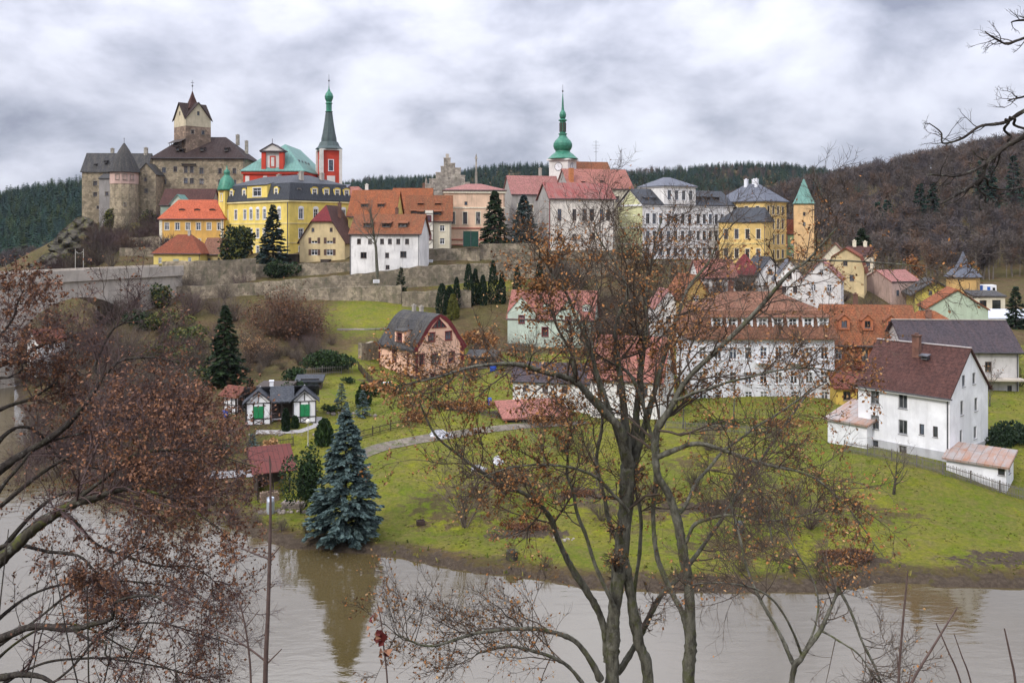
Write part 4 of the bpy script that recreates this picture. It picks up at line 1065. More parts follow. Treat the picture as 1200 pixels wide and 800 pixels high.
# white house with red sheet roof
WC = plaster('warm_white_plaster', (0.75, 0.69, 0.60), .42)
H = house('white_building', 'off-white building with a streaked red sheet-metal roof right of the blue-green spruce', 'building', (X(645, 203), 203, 20), R(15), 15.6, 10, 14.5, WC, 'gx', M_RED,
    {'F': [(2.2,9.3,.95,2.6,'dark'),(5.8,9.3,.95,2.6,'dark'),(8.3,9.3,1.1,2.7,'dark'),(10.1,9.3,1.1,2.7,'dark'),(12.5,9.3,.95,2.6,'dark'),(14.1,9.3,.95,2.6,'dark'),(2.2,4.6,1.0,1.6,'dark'),(5.8,4.6,1.0,1.6,'dark'),(10.4,4.8,.95,1.6,'darks')]}, rise=3.6, ov=.45, found=3)
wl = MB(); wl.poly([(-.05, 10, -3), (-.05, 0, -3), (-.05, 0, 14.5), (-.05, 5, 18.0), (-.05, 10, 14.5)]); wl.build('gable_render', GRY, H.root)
mb = MB(); mb.box(-.3, -.14, -2, -.18, -.02, 14); mb.build('downpipe', plain('red_downpipe', (.25, .04, .03), .5), H.root)
part_box(H, 'stone_base', STONE_W, (-.3, -.9, -3, 15.9, -.01, 2.4))
# white school
WS = plaster('school_white_plaster', (0.80, 0.775, 0.73), .3)
fs = []
for u in list(np.linspace(1.6, 5.6, 3)) + list(np.linspace(8.0, 14.8, 4)) + list(np.linspace(17.6, 27.6, 6)):
    fs += [(u, 9.0, 1.1, 2.5, 'dws'), (u, 4.9, 1.1, 2.4, 'dws'), (u, 1.2, 1.1, 1.9, 'dws')]
sloc = Vector((X(753, 213), 213, 19.6)); srz = R(30)
LY = plaster('pale_lime_plaster', (0.58, 0.58, 0.33), .3)
H = house('school_building', 'long white school building with rows of dark windows and a raised middle section', 'building', sloc, srz, 29.5, 9.5, 13.9, WS, 'gx', T_SLATE, {'F': fs, 'L': row(3, 6.5, 2, 9, 1, 2, 'dws')}, rise=3.6, ov=.35, found=3, cornice=(WHITE, [(13.3, .4, .25), (8.0, .22, .12), (4.0, .22, .1)]))
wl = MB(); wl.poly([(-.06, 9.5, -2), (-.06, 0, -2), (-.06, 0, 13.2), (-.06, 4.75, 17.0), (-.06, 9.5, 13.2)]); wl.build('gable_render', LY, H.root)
mb = MB(); rw = [(u - 6.4, 13.9 + 1.0, 1.1, 2.3) for u in np.linspace(8.0, 14.8, 4)]
for (o, ud, nd, L, hs) in (((6.4, -.35, 13.3), (1,0,0), (0,-1,0), 10, [(u - .55, v - 13.3, u + .55, v - 13.3 + h) for u, v, _, h in rw]), ((16.4, -.35, 13.3), (0,1,0), (1,0,0), 10, []), ((16.4, 9.65, 13.3), (-1,0,0), (0,1,0), 10, []), ((6.4, 9.65, 13.3), (0,-1,0), (-1,0,0), 10, [])):
    wall_face(mb, o, ud, nd, [(0, 0), (L, 0), (L, 4.7), (0, 4.7)], hs)
mb.box(6.1, -.65, 18.0, 16.7, 9.95, 18.4)
mid = mb.build('middle_section', WS, H.root)
for u, v, _, h in rw: add_win(mid, (6.4 + u, -.35, v), 0, 1.1, h, 'dws', True)
mb = MB(); mb.shell([[(x + 6.3, y - .45, z) for x, y, z in p] for p in hip_polys(10.2, 10.2, 18.35, 2.2, .3, 4, 4)], .2); mb.build('upper_roof', T_SLATEB, mid)
for u in (2.2, 4.6): dormer(H, 'F', u, 1.2, 15, 1.3, .35, 1.4, 'shed', GUTTER, GLASS, .9, .15, 'slit', .1, .3, name='skylight')
for u in (19, 22, 25): dormer(H, 'F', u, 1.3, 15, 1.6, .9, 1.6, 'shed', DARKWOOD, T_SLATE, 1.2, .6, 'dark', .15, .3)
# yellow school
YG = plaster('school_yellow_plaster', (0.72, 0.50, 0.18), .18)
ycr = Vector((X(896, 222), 222, 18.5)); yrz = R(-47)
def rws(us, st='darks'):
    o = []
    for u in us: o += [(u, 12.6, .95, 2.0, st), (u, 8.9, .95, 2.4, st), (u, 5.0, .95, 2.4, st), (u, 1.4, .95, 2.1, st)]
    return o
H = house('yellow_school', 'tall ochre-yellow school block with a slate hipped roof and white chimneys', 'building', ycr, yrz, 13.6, 10.5, 16.3, YG, 'hip', T_SLATEB, {'F': rws(np.linspace(2, 11.6, 4)), 'R': rws(np.linspace(1.8, 8.7, 4))}, rise=4.2, ov=.6, ins=(5, 5), loc_at='R', found=4, cornice=(plaster('school_trim', (0.68, 0.50, 0.22), .1), [(15.5, .6, .3), (12.0, .25, .12), (8.2, .25, .12), (4.2, .25, .12)]), gut=False)
for x, y in ((5.5, 4.5), (7.2, 5.5), (8.6, 4.4)): chimney(H, x, y, 18.5, 21.6, .8, WHITE)
H = house('school_wing', 'lower ochre-yellow school wing with a dark slate roof in front of the tall block', 'building', Vector((X(897, 215), 215, 18.8)), R(-30), 11.5, 7.5, 10.6, YG, 'hip', T_SLATE, {'F': [(u, v, .95, 2.3, 'darks') for u in np.linspace(1.8, 9.8, 4) for v in (1.4, 6.2)]}, rise=3.2, ov=.4, ins=(3.6, 1.0), loc_at='R', cornice=(TRIM, [(10.0, .4, .22), (4.9, .22, .12)]))
# apricot tower
AP = plaster('apricot_plaster', (0.70, 0.46, 0.225), .25)
H = house('town_tower', 'slim apricot-coloured town tower with a flared green copper roof', 'tower', (X(930.5, 228), 228, 18), R(-16), 4.9, 4.6, 15.9, AP, 'none', None, {'F': [(2.5, 12.8, .6, .9, 'slit'), (2.5, 10.2, .6, .9, 'slit')], 'L': [(2.4, 9, .6, .9, 'slit')]}, found=3)
mb = MB(); q = [(3.75, 15.75), (3.85, 15.9), (3.0, 17.1), (2.1, 18.6), (1.2, 20.3), (.35, 22), (0, 22.3)]; mb.lathe(q, 4, c=(2.45, 2.3), rot=R(45)); mb.build('roof', COPPER, H.root)
mb = MB(); mb.lathe([(.05, 22), (.05, 24.3), (0, 24.3)], 6, c=(2.45, 2.45)); mb.box(2.05, 2.42, 23.4, 2.85, 2.48, 23.5); mb.build('cross', GUTTER, H.root)
H = house('town_house', 'narrow green-painted house with a rusty red roof squeezed left of the apricot tower', 'house', (X(919, 231), 231, 18), R(0), 3.4, 6, 8.2, plaster('mint_plaster', (0.30, 0.44, 0.27), .25), 'gx', T_RUST, {'F': [(2.2, 5.2, .8, 1.3, 'white'), (2.2, 2.0, .8, 1.2, 'white')]}, rise=3.6, ov=.2)
part_box(H, 'banner', plain('magenta_panel', (0.30, 0.02, 0.09), .6), (.1, -.08, 4.5, .8, -.004, 7.6))

# ------------------------------------------------------------------ lower town on the right
H = house('town_house', 'yellow house with a brown steep gable on the hillside right of the apricot tower', 'house', (X(955, 203), 203, 14.5), R(-22), 8.6, 8, 4.8, CR, 'gy', T_BROWN, {'F': [(3, 3.2, .9, 1.3, 'dark'), (5.6, 3.2, .9, 1.3, 'dark'), (4.3, 5.6, .9, 1.2, 'dark')]}, rise=4.8, ov=.4)
H = house('town_house', 'ochre house with a rusty red half-mansard roof on the hillside below the apricot tower', 'house', (X(970, 188), 188, 15.0), R(-26), 7.2, 7, 4.6, BG, 'gy', T_RUST, {'F': [(2.2, 1.4, .9, 1.3, 'dark'), (4.8, 1.4, .9, 1.3, 'dark'), (3.5, 4.6, .9, 1.2, 'dark')], 'R': row(1.5, 5.5, 2, 1.4, .9, 1.3, 'dark')}, rise=3.6, ov=.4, prof=[(-.4, 3.2), (.8, 6.6), (3.6, 8.4), (6.4, 6.6), (7.6, 3.2)])
H = house('town_house', 'small cream house with two stubby chimneys behind the ochre half-mansard house', 'house', (X(996, 196), 196, 15.0), R(-10), 5.2, 6, 6.6, plaster('light_cream_plaster', (0.66, 0.60, 0.46), .3), 'gx', T_MAROON, {'F': row(1.4, 3.8, 2, 3.6, .9, 1.3, 'dark')}, rise=1.8, ov=.3)
chimney(H, 1.5, 3, 7.6, 9.6, .7, CREAMTR); chimney(H, 3.8, 3, 7.6, 9.4, .7, CREAMTR)
PK = plaster('pale_pink_plaster', (0.62, 0.52, 0.50), .25)
H = house('town_house', 'pale pink house with a red tiled roof above the orange-roofed lodge', 'house', (X(940, 166), 166, 11.5), R(-24), 6.8, 8, 6.6, plaster('ivory_plaster', (0.66, 0.63, 0.60), .2), 'gy', T_PINK, {'F': [(2, 4.2, .9, 1.3, 'white'), (4.8, 4.2, .9, 1.3, 'white'), (3.4, 7.2, .8, 1.1, 'white')], 'R': row(1.5, 6.5, 3, 1.6, .9, 1.4, 'wsur') + row(1.5, 6.5, 3, 4.4, .9, 1.4, 'wsur')}, rise=3.4, ov=.4)
SAL = T_SALMON
H = house('town_house', 'white house with a salmon-red roof below the yellow school wing', 'house', (X(820, 172), 172, 14.0), R(6), 7.4, 7, 4.0, WH, 'gx', T_SALMON, {'F': row(1.4, 6, 3, 1.5, .8, 1.2, 'dark')}, rise=3.2, ov=.35)
chimney(H, 5, 4.2, 6.5, 8.6, .6, BRICK)
H = house('town_house', 'grey house with a dark red hipped roof beside the white salmon-roofed house', 'house', (X(857, 174), 174, 14.4), R(-10), 5.6, 7, 4.2, GRY, 'hip', T_MAROONR, {'F': row(1.4, 4.2, 2, 1.5, .8, 1.3, 'white')}, rise=3.6, ov=.4, ins=(2.6, 2.6))
H = house('town_house', 'small white gabled house with dark gable windows right of the dark red hipped roof', 'house', (X(888, 172), 172, 14.0), R(10), 5.2, 7, 4.6, WH, 'gy', T_SLATE, {'F': [(1.6, 1.6, .8, 1.3, 'dark'), (3.6, 1.6, .8, 1.3, 'dark'), (2.6, 4.4, .8, 1.1, 'dark')]}, rise=3.2, ov=.3)
H = house('town_house', 'white gabled house with grey roof left of the pale pink house', 'house', (X(908, 168), 168, 13.6), R(-12), 5.4, 7, 4.4, WH, 'gy', T_SLATEB, {'F': [(1.7, 1.6, .8, 1.3, 'dark'), (3.7, 1.6, .8, 1.3, 'dark'), (2.7, 4.2, .8, 1.1, 'dark')]}, rise=3.4, ov=.3)
H = house('town_house', 'narrow ochre house with a steep brown gable left of the grey mansard house', 'house', (X(798, 150), 150, 10.2), R(10), 5.4, 8, 5.6, plaster('deep_ochre_plaster', (0.46, 0.30, 0.10), .3), 'gy', T_ORANGEW, {'F': [(1.7, 1.4, .8, 1.3, 'white'), (3.7, 1.4, .8, 1.3, 'white'), (2.7, 4.6, .9, 1.2, 'white')]}, rise=3.6, ov=.4)
H = house('town_house', 'white garden house half hidden behind bare trees left of the ochre gable', 'house', (X(768, 152), 152, 9.4), R(4), 4.6, 6, 4.6, WH, 'gy', T_PINK, {'F': [(2.3, 1.6, .9, 1.3, 'dark')]}, rise=2.8, ov=.35)
# grey mansard house
GM = plaster('grey_white_plaster', (0.66, 0.66, 0.68), .25)
w, d, h = 19.9, 12.0, 8.7
us = list(np.linspace(1.5, w - 1.4, 9))
H = house('mansard_house', 'long grey-white guesthouse with a brown mansard roof and white framed dormers', 'house', (X(811, 124), 124, 3.4), 0, w, d, h, GM, 'none', None,
    {'F': [(u, 5.6, 1.0, 1.7, 'wsur') for u in us] + [(u, 2.2, 1.0, 1.6, 'wsur') for u in us] + [(us[k] + .05, -.1, 1.0, 1.2, 'white') for k in (0, 1, 3, 4, 6, 8)], 'R': row(2, 10, 3, 5.6, 1.0, 1.7, 'wsur') + row(2, 10, 3, 2.2, 1, 1.6, 'wsur')}, cornice=(WTR, [(8.25, .3, .16)]))
mb = MB()
def ring(a, z): return [(a, a, z), (w - a, a, z), (w - a, d - a, z), (a, d - a, z)]
r0, r1 = ring(-.55, h - .05), ring(1.15, h + 3.6); rA, rB = (d/2 + .3, d/2, h + 6.0), (w - d/2 - .3, d/2, h + 6.0)
ps = [[r0[i], r0[(i + 1) % 4], r1[(i + 1) % 4], r1[i]] for i in range(4)] + [[r1[0], r1[1], rB, rA], [r1[1], r1[2], rB], [r1[2], r1[3], rA, rB], [r1[3], r1[0], rA]]
mb.shell(ps, .25); H.roof = mb.build('roof', T_BROWN, H.root)
for u in us[1:]: dormer(H, 'F', u - .1, .15, h + .75, 1.5, 2.05, 1.7, 'shed', WHITE, T_BROWN, 1.1, 1.7, 'white', .18, .35)
for u in (3, 6, 9): dormer(H, 'R', u, .15, h + .75, 1.5, 2.05, 1.7, 'shed', WHITE, T_BROWN, 1.1, 1.7, 'white', .18, .35)
chimney(H, 7, 6.5, h + 5, h + 7.3, .7, BRICK); chimney(H, 14, 6.2, h + 5, h + 7.2, .7, BRICK)
k = MB()
for u in (us[4], us[6]):
    k = MB(); k.box(u - 1.1, -.9, 5.1, u + 1.1, -.03, 5.28)
    for i in range(9): k.box(u - 1.08 + i * .26, -.88, 5.28, u - 1.04 + i * .26, -.84, 6.1)
    k.box(u - 1.1, -.9, 6.1, u + 1.1, -.82, 6.17)
    k.build('balcony', WHITE, H.root)
# orange lodge with wooden balcony
OR = plaster('orange_plaster', (0.46, 0.16, 0.075), .25)
H = house('lodge', 'orange lodge with wooden balcony and three tiled dormers right of the mansard house', 'house', (X(974, 128), 128, 3.0), R(-10), 11.4, 10, 8.3, OR, 'gx', T_ORANGEW, {'F': [(1.0, 5.4, .9, 1.5, 'white'), (1.0, 2.4, .9, 1.5, 'white')] + row(4.6, 10.2, 4, 5.2, .9, 2.0, 'dark') + row(4.6, 10.2, 4, 1.6, .9, 2.0, 'dark')}, rise=4.6, ov=.9)
for u in (2.0, 5.2, 8.4): dormer(H, 'F', u, 1.0, 9.6, 1.5, 1.5, 2.6, 'gable', OR, T_ORANGEW, .8, 1.0, 'dark', .35, .7)
chimney(H, 4.4, 5.4, 12, 14.4, .6, BRICK)
k = MB(); k.box(2.6, -1.5, 4.4, 11.4, -.01, 4.6); k.box(2.6, -1.5, 5.35, 11.4, -1.4, 5.45)
for i in range(30): k.box(2.65 + i * .3, -1.47, 4.6, 2.72 + i * .3, -1.42, 5.35)
for x in (2.7, 5.5, 8.4, 11.2): k.box(x, -1.5, 0, x + .16, -1.36, 4.4); k.box(x, -1.5, 5.45, x + .16, -1.36, 8.2)
k.build('balcony', plain('red_brown_wood', (0.12, 0.035, 0.022), .7), H.root)
H = house('garden_annex', 'small mustard-yellow annex with a red lean-to roof at the foot of the orange lodge', 'annex', (X(980, 120), 120, 3.2), R(-8), 4.6, 4, 2.6, plaster('mustard_plaster', (0.55, 0.38, 0.08), .3), 'shedx', T_RUSTD, {'F': [(1.4, .9, 1, 1.2, 'dark'), (3.2, .2, 1.0, 1.9, 'dark')]}, rise=1.3, ov=.4)
# hillside group at the right
H = house('derelict_house', 'derelict pinkish house with flaking plaster at the forest edge', 'house', (X(1045, 187), 187, 9.6), R(18), 7.4, 9, 6.6, plaster('flaking_pink_plaster', (0.46, 0.33, 0.28), .9, (.2, .15, .12)), 'gx', T_PINK, {'F': [(1.6, 3.6, .8, 1.2, 'slit'), (4.6, 3.4, .8, 1.2, 'slit')]}, rise=2.2, ov=.15)
YM = plaster('dull_yellow_plaster', (0.50, 0.40, 0.09), .25)
H = house('town_house', 'dull yellow gabled house with brown roof edge left of the slate-capped yellow tower', 'house', (X(1072, 178), 178, 9.2), R(-14), 7.4, 9, 5.4, YM, 'gy', T_SLATEW, {'F': [(2.9, 4.9, .7, .9, 'dark'), (4.4, 4.9, .7, .9, 'dark'), (3.6, 1.6, 1.6, 1.2, 'white')]}, rise=2.5, ov=.9)
MG = plaster('mint_grey_plaster', (0.42, 0.50, 0.37), .3)
H = house('town_house', 'pale green gabled house with an orange roof behind the long barn', 'house', (X(1086, 163), 163, 8.0), R(-16), 10.2, 9, 4.8, MG, 'gy', T_ORANGE, {'R': [(3, 1.5, .9, 1.2, 'dark')]}, rise=3.4, ov=.3)
part_box(H, 'lean_to', MG, (10.25, 1, -2, 12.6, 6, 2.0)); mb = MB(); mb.shell([[(10.22, .8, 2.9), (10.22, 6.2, 2.9), (12.9, 6.2, 2.0), (12.9, .8, 2.0)][::-1]], .15); mb.build('lean_to_roof', T_RUST, H.root)
H = house('town_house', 'low house with bright orange roof and brick chimney in front of the green gable', 'house', (X(1067, 150), 150, 7.8), R(-12), 8.6, 7, 2.8, YS, 'hip', T_ORANGE, {'F': row(1.5, 7, 3, .9, .9, 1.2, 'dark')}, rise=2.5, ov=.4, ins=(2.0, 4))
chimney(H, 3.2, 1.6, 3.6, 5.6, .8, BRICK)
e = empty('slate_capped_tower', (X(1128.5, 206), 206, 9.5)); tag(e, 'squat yellow tower with a pointed blue-grey slate cap at the foot of the hill', 'tower')
mb = MB(); mb.lathe([(3.5, -3), (3.5, 7.0), (3.2, 7.0)], 8, rot=OCT); mb.build('wall', plaster('honey_plaster', (0.58, 0.37, 0.14), .2), e)
mb = MB(); mb.lathe([(4.05, 6.7), (4.1, 6.8), (2.4, 8.5), (1.9, 8.7), (.9, 10.6), (.1, 12.6), (0, 12.7)], 8, rot=OCT); mb.build('roof', T_SLATEB, e)
for a in (R(-100), R(-55)): add_win(e, (3.36 * math.cos(a), 3.36 * math.sin(a), 4.2), a + R(90), .8, 1.3, 'dark')
H = house('garage', 'cream flat garage with an arched opening right of the slate-capped tower', 'garage', (X(1142, 192), 192, 9.6), R(-4), 6.4, 5, 3.2, CR, 'shedx', T_SLATEW, {'F': [(1.8, .3, 1.5, 2.0, 'dark'), (4.6, 0, 1.8, 2.4, 'slit')]}, rise=.8, ov=.3)
e = empty('site_cabin', (X(1148, 205), 205, 11.6), R(-3)); tag(e, 'white and blue site cabin on a platform beside the slate-capped tower', 'cabin')
mb = MB(); mb.box(0, 0, .4, 3.8, 2.4, 2.8); mb.build('shell', WHITE, e); mb = MB(); mb.box(-.02, -.03, .5, .7, -.004, 2.7); mb.box(1.7, -.03, .5, 2.4, -.004, 2.4); mb.build('blue_panel', plain('bright_blue', (.03, .12, .42), .5), e)
mb = MB(); mb.box(2.9, -.03, 1.3, 3.5, -.004, 2.2); mb.build('window', GLASS, e); mb = MB(); mb.box(-.3, -.3, -2.5, 4.2, 2.8, .4); mb.build('platform', CONCRETE, e)
H = house('flat_shed', 'long low shed with a pale grey sheet roof at the right edge behind the barn', 'shed', (X(1150, 170), 170, 7.8), R(-6), 14, 6, 2.4, GRY, 'shedx', plain('pale_sheet_metal', (0.50, 0.52, 0.55), .45, .2, .1), {'F': row(2, 12, 4, .8, .9, .9, 'dark')}, rise=1.1, ov=.3)
# barn
BW = plaster('barn_grey_plaster', (0.52, 0.50, 0.48), .5)
H = house('barn', 'long barn with a dark purple-grey slate roof behind the white gabled house', 'barn', (X(1063, 121), 121, 4.2), R(-3), 14.8, 9.0, 6.6, BW, 'gx', T_GREYV, {'F': [(10.8, 3.6, .9, 1.4, 'dark'), (11, .8, .8, 1.0, 'dark'), (13.6, .8, .6, 1, 'dark')]}, rise=3.5, ov=.5, ridge=CHIMGREY)
part_box(H, 'balcony_slab', CONCRETE, (8.0, -1.6, 2.6, 15.0, -.01, 2.85))
# the white gabled house
P_ = Vector((X(1113, 90), 90, 3.5)); rz = R(-50)
WW = plaster('bright_white_plaster', (0.80, 0.80, 0.81), .2)
w, d, h = 9.85, 9.2, 6.8
H = house('white_house', 'white gabled house with maroon slate roof standing above the lawn behind a picket fence', 'house', P_, rz, w, d, h, WW, 'gx', T_MAROON,
    {'F': [(1.9, 4.7, .95, 1.5, 'grey'), (5.0, 4.7, .95, 1.5, 'grey'), (1.9, 2.0, .95, 1.5, 'grey'), (5.0, 2.0, .95, 1.5, 'grey'), (7.0, 2.3, .5, 1.1, 'slit'), (8.4, 2.3, .5, 1.1, 'slit'), (1.9, .1, .8, .7, 'slit'), (5.0, .05, .8, .7, 'slit')],
     'R': [(3.2, 7.3, .75, 1.2, 'grey'), (5.7, 7.3, .75, 1.2, 'grey'), (2.8, 4.4, .7, 1.5, 'grey'), (6.2, 4.4, .75, 1.4, 'grey'), (2.6, 1.5, .6, 1.4, 'grey'), (6.0, 1.5, .75, 1.3, 'grey')]},
    rise=4.3, ov=.45, fov=.22, loc_at='R', plinth=(plaster('grey_plinth', (0.46, 0.46, 0.47), .35), .01), found=2.2, ridge=plain('pale_ridge', (.42, .38, .36), .7))
part_box(H, 'plinth_band', plaster('grey_plinth', (0.46, 0.46, 0.47), .35), (-.07, -.07, .012, 1.45, -.004, .95), (1.45, -.07, .82, 5.45, -.004, .95), (2.35, -.07, .012, 4.55, -.004, .815), (5.45, -.07, .012, w + .07, -.004, .95), (w + .004, -.003, .012, w + .07, d, .95))
chimney(H, 4.9, 3.3, h + 3.0, h + 5.3, .75, BRICK, .6)
dormer(H, 'F', 6.0, 2.7, h + 2.95, .7, .4, .5, 'shed', GUTTER, GUTTER, .5, .25, 'slit', .08, .15, name='skylight')
mb = MB(); mb.box(-.35, -.46, h - .55, w + .3, -.3, h - .42); mb.build('eave_gutter', WHITE, H.root)
H = house('rusty_roof_annex', 'white single-storey annex with a rusty sheet roof at the right end of the white house', 'annex', (X(1109, 88.6), 88.6, 2.55), R(-40), 5.3, 3.4, 1.8, WW, 'shedx', M_RUST, {'F': [(4.9, .9, .6, .8, 'slit')], 'R': [(1.6, .8, .8, .9, 'dark')]}, rise=.75, ov=.35, found=2)
H = house('rusty_roof_annex', 'white lean-to annex with a rust-streaked roof at the left end of the white house', 'annex', (X(970, 99), 99, 4.1), R(-50), 4.6, 5.5, 2.0, WW, 'shedx', M_RUST, {}, rise=1.2, ov=.35, found=2.2)
# pink roofed house in the middle
H = house('pink_roof_house', 'white house with a salmon-pink tiled roof seen through the branches of the big tree', 'house', (X(692, 117), 117, 2.6), R(-22), 9.4, 8, 5.3, WH, 'gx', T_SALMON, {'F': [(1.4, 3.0, .9, 1.4, 'dark'), (4, 3.0, .9, 1.4, 'dark'), (7.2, 3.0, .9, 1.4, 'dark'), (2.2, .6, .9, 1.1, 'dark')], 'R': [(2.6, 2.8, .9, 1.3, 'dark'), (5.4, 2.8, .9, 1.3, 'dark'), (4, 5.6, .8, 1.2, 'dark')]}, rise=4.9, ov=.4)
chimney(H, 6.5, 4.6, 8.8, 11.2, .6, BRICK)
H = house('low_annex', 'low white annex with a dark slate roof left of the salmon-pink roofed house', 'annex', (X(601, 121), 121, 3.9), R(-12), 11.4, 5.5, 2.8, WH, 'gx', T_GREYV, {'F': row(1.8, 9.8, 4, 1.2, .8, .9, 'dark')}, rise=2.0, ov=.35)
H = house('garden_shed', 'low garden shed with a faded pink-red roof beside the track', 'shed', (X(592, 108), 108, 2.5), R(14), 8.0, 4, 1.7, DARKWOOD, 'shedx', T_SALMON, {'F': row(2, 6, 2, .6, .8, .7, 'slit')}, rise=1.1, ov=.4)
H = house('green_house', 'pale mint villa with a red gabled roof, dormer and cross gable below the town wall', 'house', (X(596, 156), 156, 7.2), R(-12), 14.8, 9, 4.6, plaster('pale_mint_plaster', (0.52, 0.60, 0.50), .2), 'gx', T_SALMON, {'F': [(1.4, 1.4, .9, 1.5, 'red'), (3.5, 1.4, .9, 1.5, 'red'), (6.5, 1.4, 1, 1.5, 'red'), (9.2, 1.4, 1.2, 1.5, 'red'), (12.6, 1.4, 1.0, 1.5, 'red')]}, rise=4.4, ov=.4)
k = dormer(H, 'F', 2.4, -.35, 0, 5.0, 5.4, 4.6, 'gable', MATS['pale_mint_plaster'], T_SALMON, .9, 1.3, 'red', 3.6, 2.9, name='cross_gable')
k = dormer(H, 'F', 10.6, -.35, 0, 4.2, 5.2, 4.6, 'gable', MATS['pale_mint_plaster'], T_SALMON, .9, 1.3, 'red', 3.6, 2.6, name='cross_gable')
dormer(H, 'F', 6.6, 1.0, 5.6, 1.3, 1.1, 2, 'round', MATS['pale_mint_plaster'], T_SALMON, .8, .8, 'white', .2, .4)
dormer(H, 'F', 13.6, 1.0, 5.6, 1.3, 1.1, 2, 'round', MATS['pale_mint_plaster'], T_SALMON, .8, .8, 'white', .2, .4)
chimney(H, 7.5, 5, 8.6, 10.4, .6, BRICK)
# the pink house with the rounded gable
PI = plaster('salmon_house_plaster', (0.86, 0.53, 0.38), .06)
w, d, h = 10.2, 9.2, 5.2
pf = [(-.55, 4.75), (.9, 6.5), (1.8, 7.85), (2.7, 8.95), (3.6, 9.65), (d/2, 10.05), (d - 3.6, 9.65), (d - 2.7, 8.95), (d - 1.8, 7.85), (d - .9, 6.5), (d + .55, 4.75)]
H = house('pink_house', 'salmon-pink house with a rounded dark-red trimmed gable and grey slate roof', 'house', (X(486.5, 134), 134, 4.1), R(-50), w, d, h, PI, 'gx', T_SLATEW,
    {'F': [(4.4, 2.5, 1.0, 1.7, 'red'), (8.3, 2.3, .5, 1.7, 'red'), (3.8, .6, .4, .5, 'red'), (4.7, .6, .4, .5, 'red')],
     'R': [(3.0, 5.9, 1.1, 1.3, 'red'), (6.2, 5.9, 1.1, 1.3, 'red'), (1.2, 2.4, .75, 1.7, 'red'), (3.8, 2.4, 1.5, 1.5, 'red'), (6.8, 2.4, 1.0, 1.6, 'red'), (3.2, .3, .8, .7, 'red'), (7.2, .4, .7, .5, 'red')]}, rise=4.7, ov=.55, fov=.1, prof=pf, loc_at='R', gut=True, found=2.5)
k = MB(); pz = [(s, z - .05) for s, z in pf]
q = [(s, z) for s, z in pz]; inn = [(s + (.45 if s < d/2 else -.45 if s > d/2 else 0), z - .42) for s, z in pz]
for i in range(len(q) - 1):
    a, b, c_, e_ = q[i], q[i + 1], inn[i + 1], inn[i]
    k.poly([(w + .13, e_[0], e_[1]), (w + .13, c_[0], c_[1]), (w + .13, b[0], b[1]), (w + .13, a[0], a[1])])
    k.poly([(w + .13, e_[0], e_[1]), (w + .005, e_[0], e_[1]), (w + .005, c_[0], c_[1]), (w + .13, c_[0], c_[1])])
k.build('gable_trim', REDFR, H.root)
for q in ((w + .005, -.02, .9, w + .1, .45, 5.0), (w + .005, d - .75, .9, w + .1, d + .02, 5.4), (-.02, -.08, 1.2, .3, -.005, 5.0)): part_box(H, 'corner_strip', REDFR, q)
part_box(H, 'bay_roof', REDFR, (w - 2.4, -.45, 4.5, w - .1, -.005, 4.75))
part_box(H, 'stone_plinth', STONE_P, (-.12, -.12, -2.5, 3.5, -.005, 1.15), (5.05, -.12, -2.5, w + .12, -.005, .9), (w + .005, -.12, -2.5, w + .12, 2.75, .9), (w + .005, 3.65, -2.5, w + .12, 6.8, .9), (w + .005, 7.6, -2.5, w + .12, d + .1, .9))
# triangular attic window
k = MB(); cy = d/2 - .2
k.poly([(w + .02, cy - 1.25, 8.0), (w + .02, cy + 1.25, 8.0), (w + .02, cy, 9.2)]); att = k.build('attic_window', GLASS, H.root)
k = MB()
for a, b in (((cy - 1.4, 7.93), (cy + 1.4, 7.93)), ((cy + 1.35, 7.95), (cy, 9.3)), ((cy - 1.35, 7.95), (cy, 9.3)), ((cy - .35, 7.95), (cy - .35, 8.85)), ((cy + .35, 7.95), (cy + .35, 8.85))): k.bar((w + .05, a[0], a[1]), (w + .05, b[0], b[1]), .14, .1)
k.build('frame', REDFR, att)
dm = MB(); 
for lst in (1,): pass
dk = dormer(H, 'F', 5.6, .15, 5.5, 2.6, 1.9, 2.6, 'shed', PI, T_SLATEW, 1.3, 1.2, 'red', .25, .3)
chimney(H, 3.0, d/2, 9.6, 10.8, .5); chimney(H, 4.8, d/2 + .2, 9.6, 10.7, .5)
# half-timbered cottage with green shutters
CW = plaster('cottage_white', (0.78, 0.77, 0.76), .06); GS = plain('green_shutter', (0.015, 0.20, 0.07), .5, 0, .12); TF = plain('timber_black', (0.03, 0.024, 0.02), .7)
e = empty('half_timbered_cottage', (X(288, 102), 102, gz(X(320, 101.5), 101.5) + .12), R(13)); e.scale = (1.1, 1.1, 1.1); tag(e, 'white half-timbered cottage with closed green shutters and a grey roof in the garden', 'cottage')
mb = MB(); hW = 2.35
def cot(x0, x1, y0, y1): mb.box(x0, y0, -1.2, x1, y1, hW)
cot(0, 2.55, 0, 4.2); cot(4.75, 7.2, 0, 4.2); mb.box(2.55, 1.6, -1.2, 4.75, 4.2, hW)
gp = 1.05
for x0, x1 in ((0, 2.55), (4.75, 7.2)):
    for y, rv in ((0, False), (4.2, True)):
        q = [(x0, y, hW), (x1, y, hW), ((x0 + x1) / 2, y, hW + gp)]; mb.poly(q[::-1] if rv else q)
mb.build('wall', CW, e)
mb = MB()
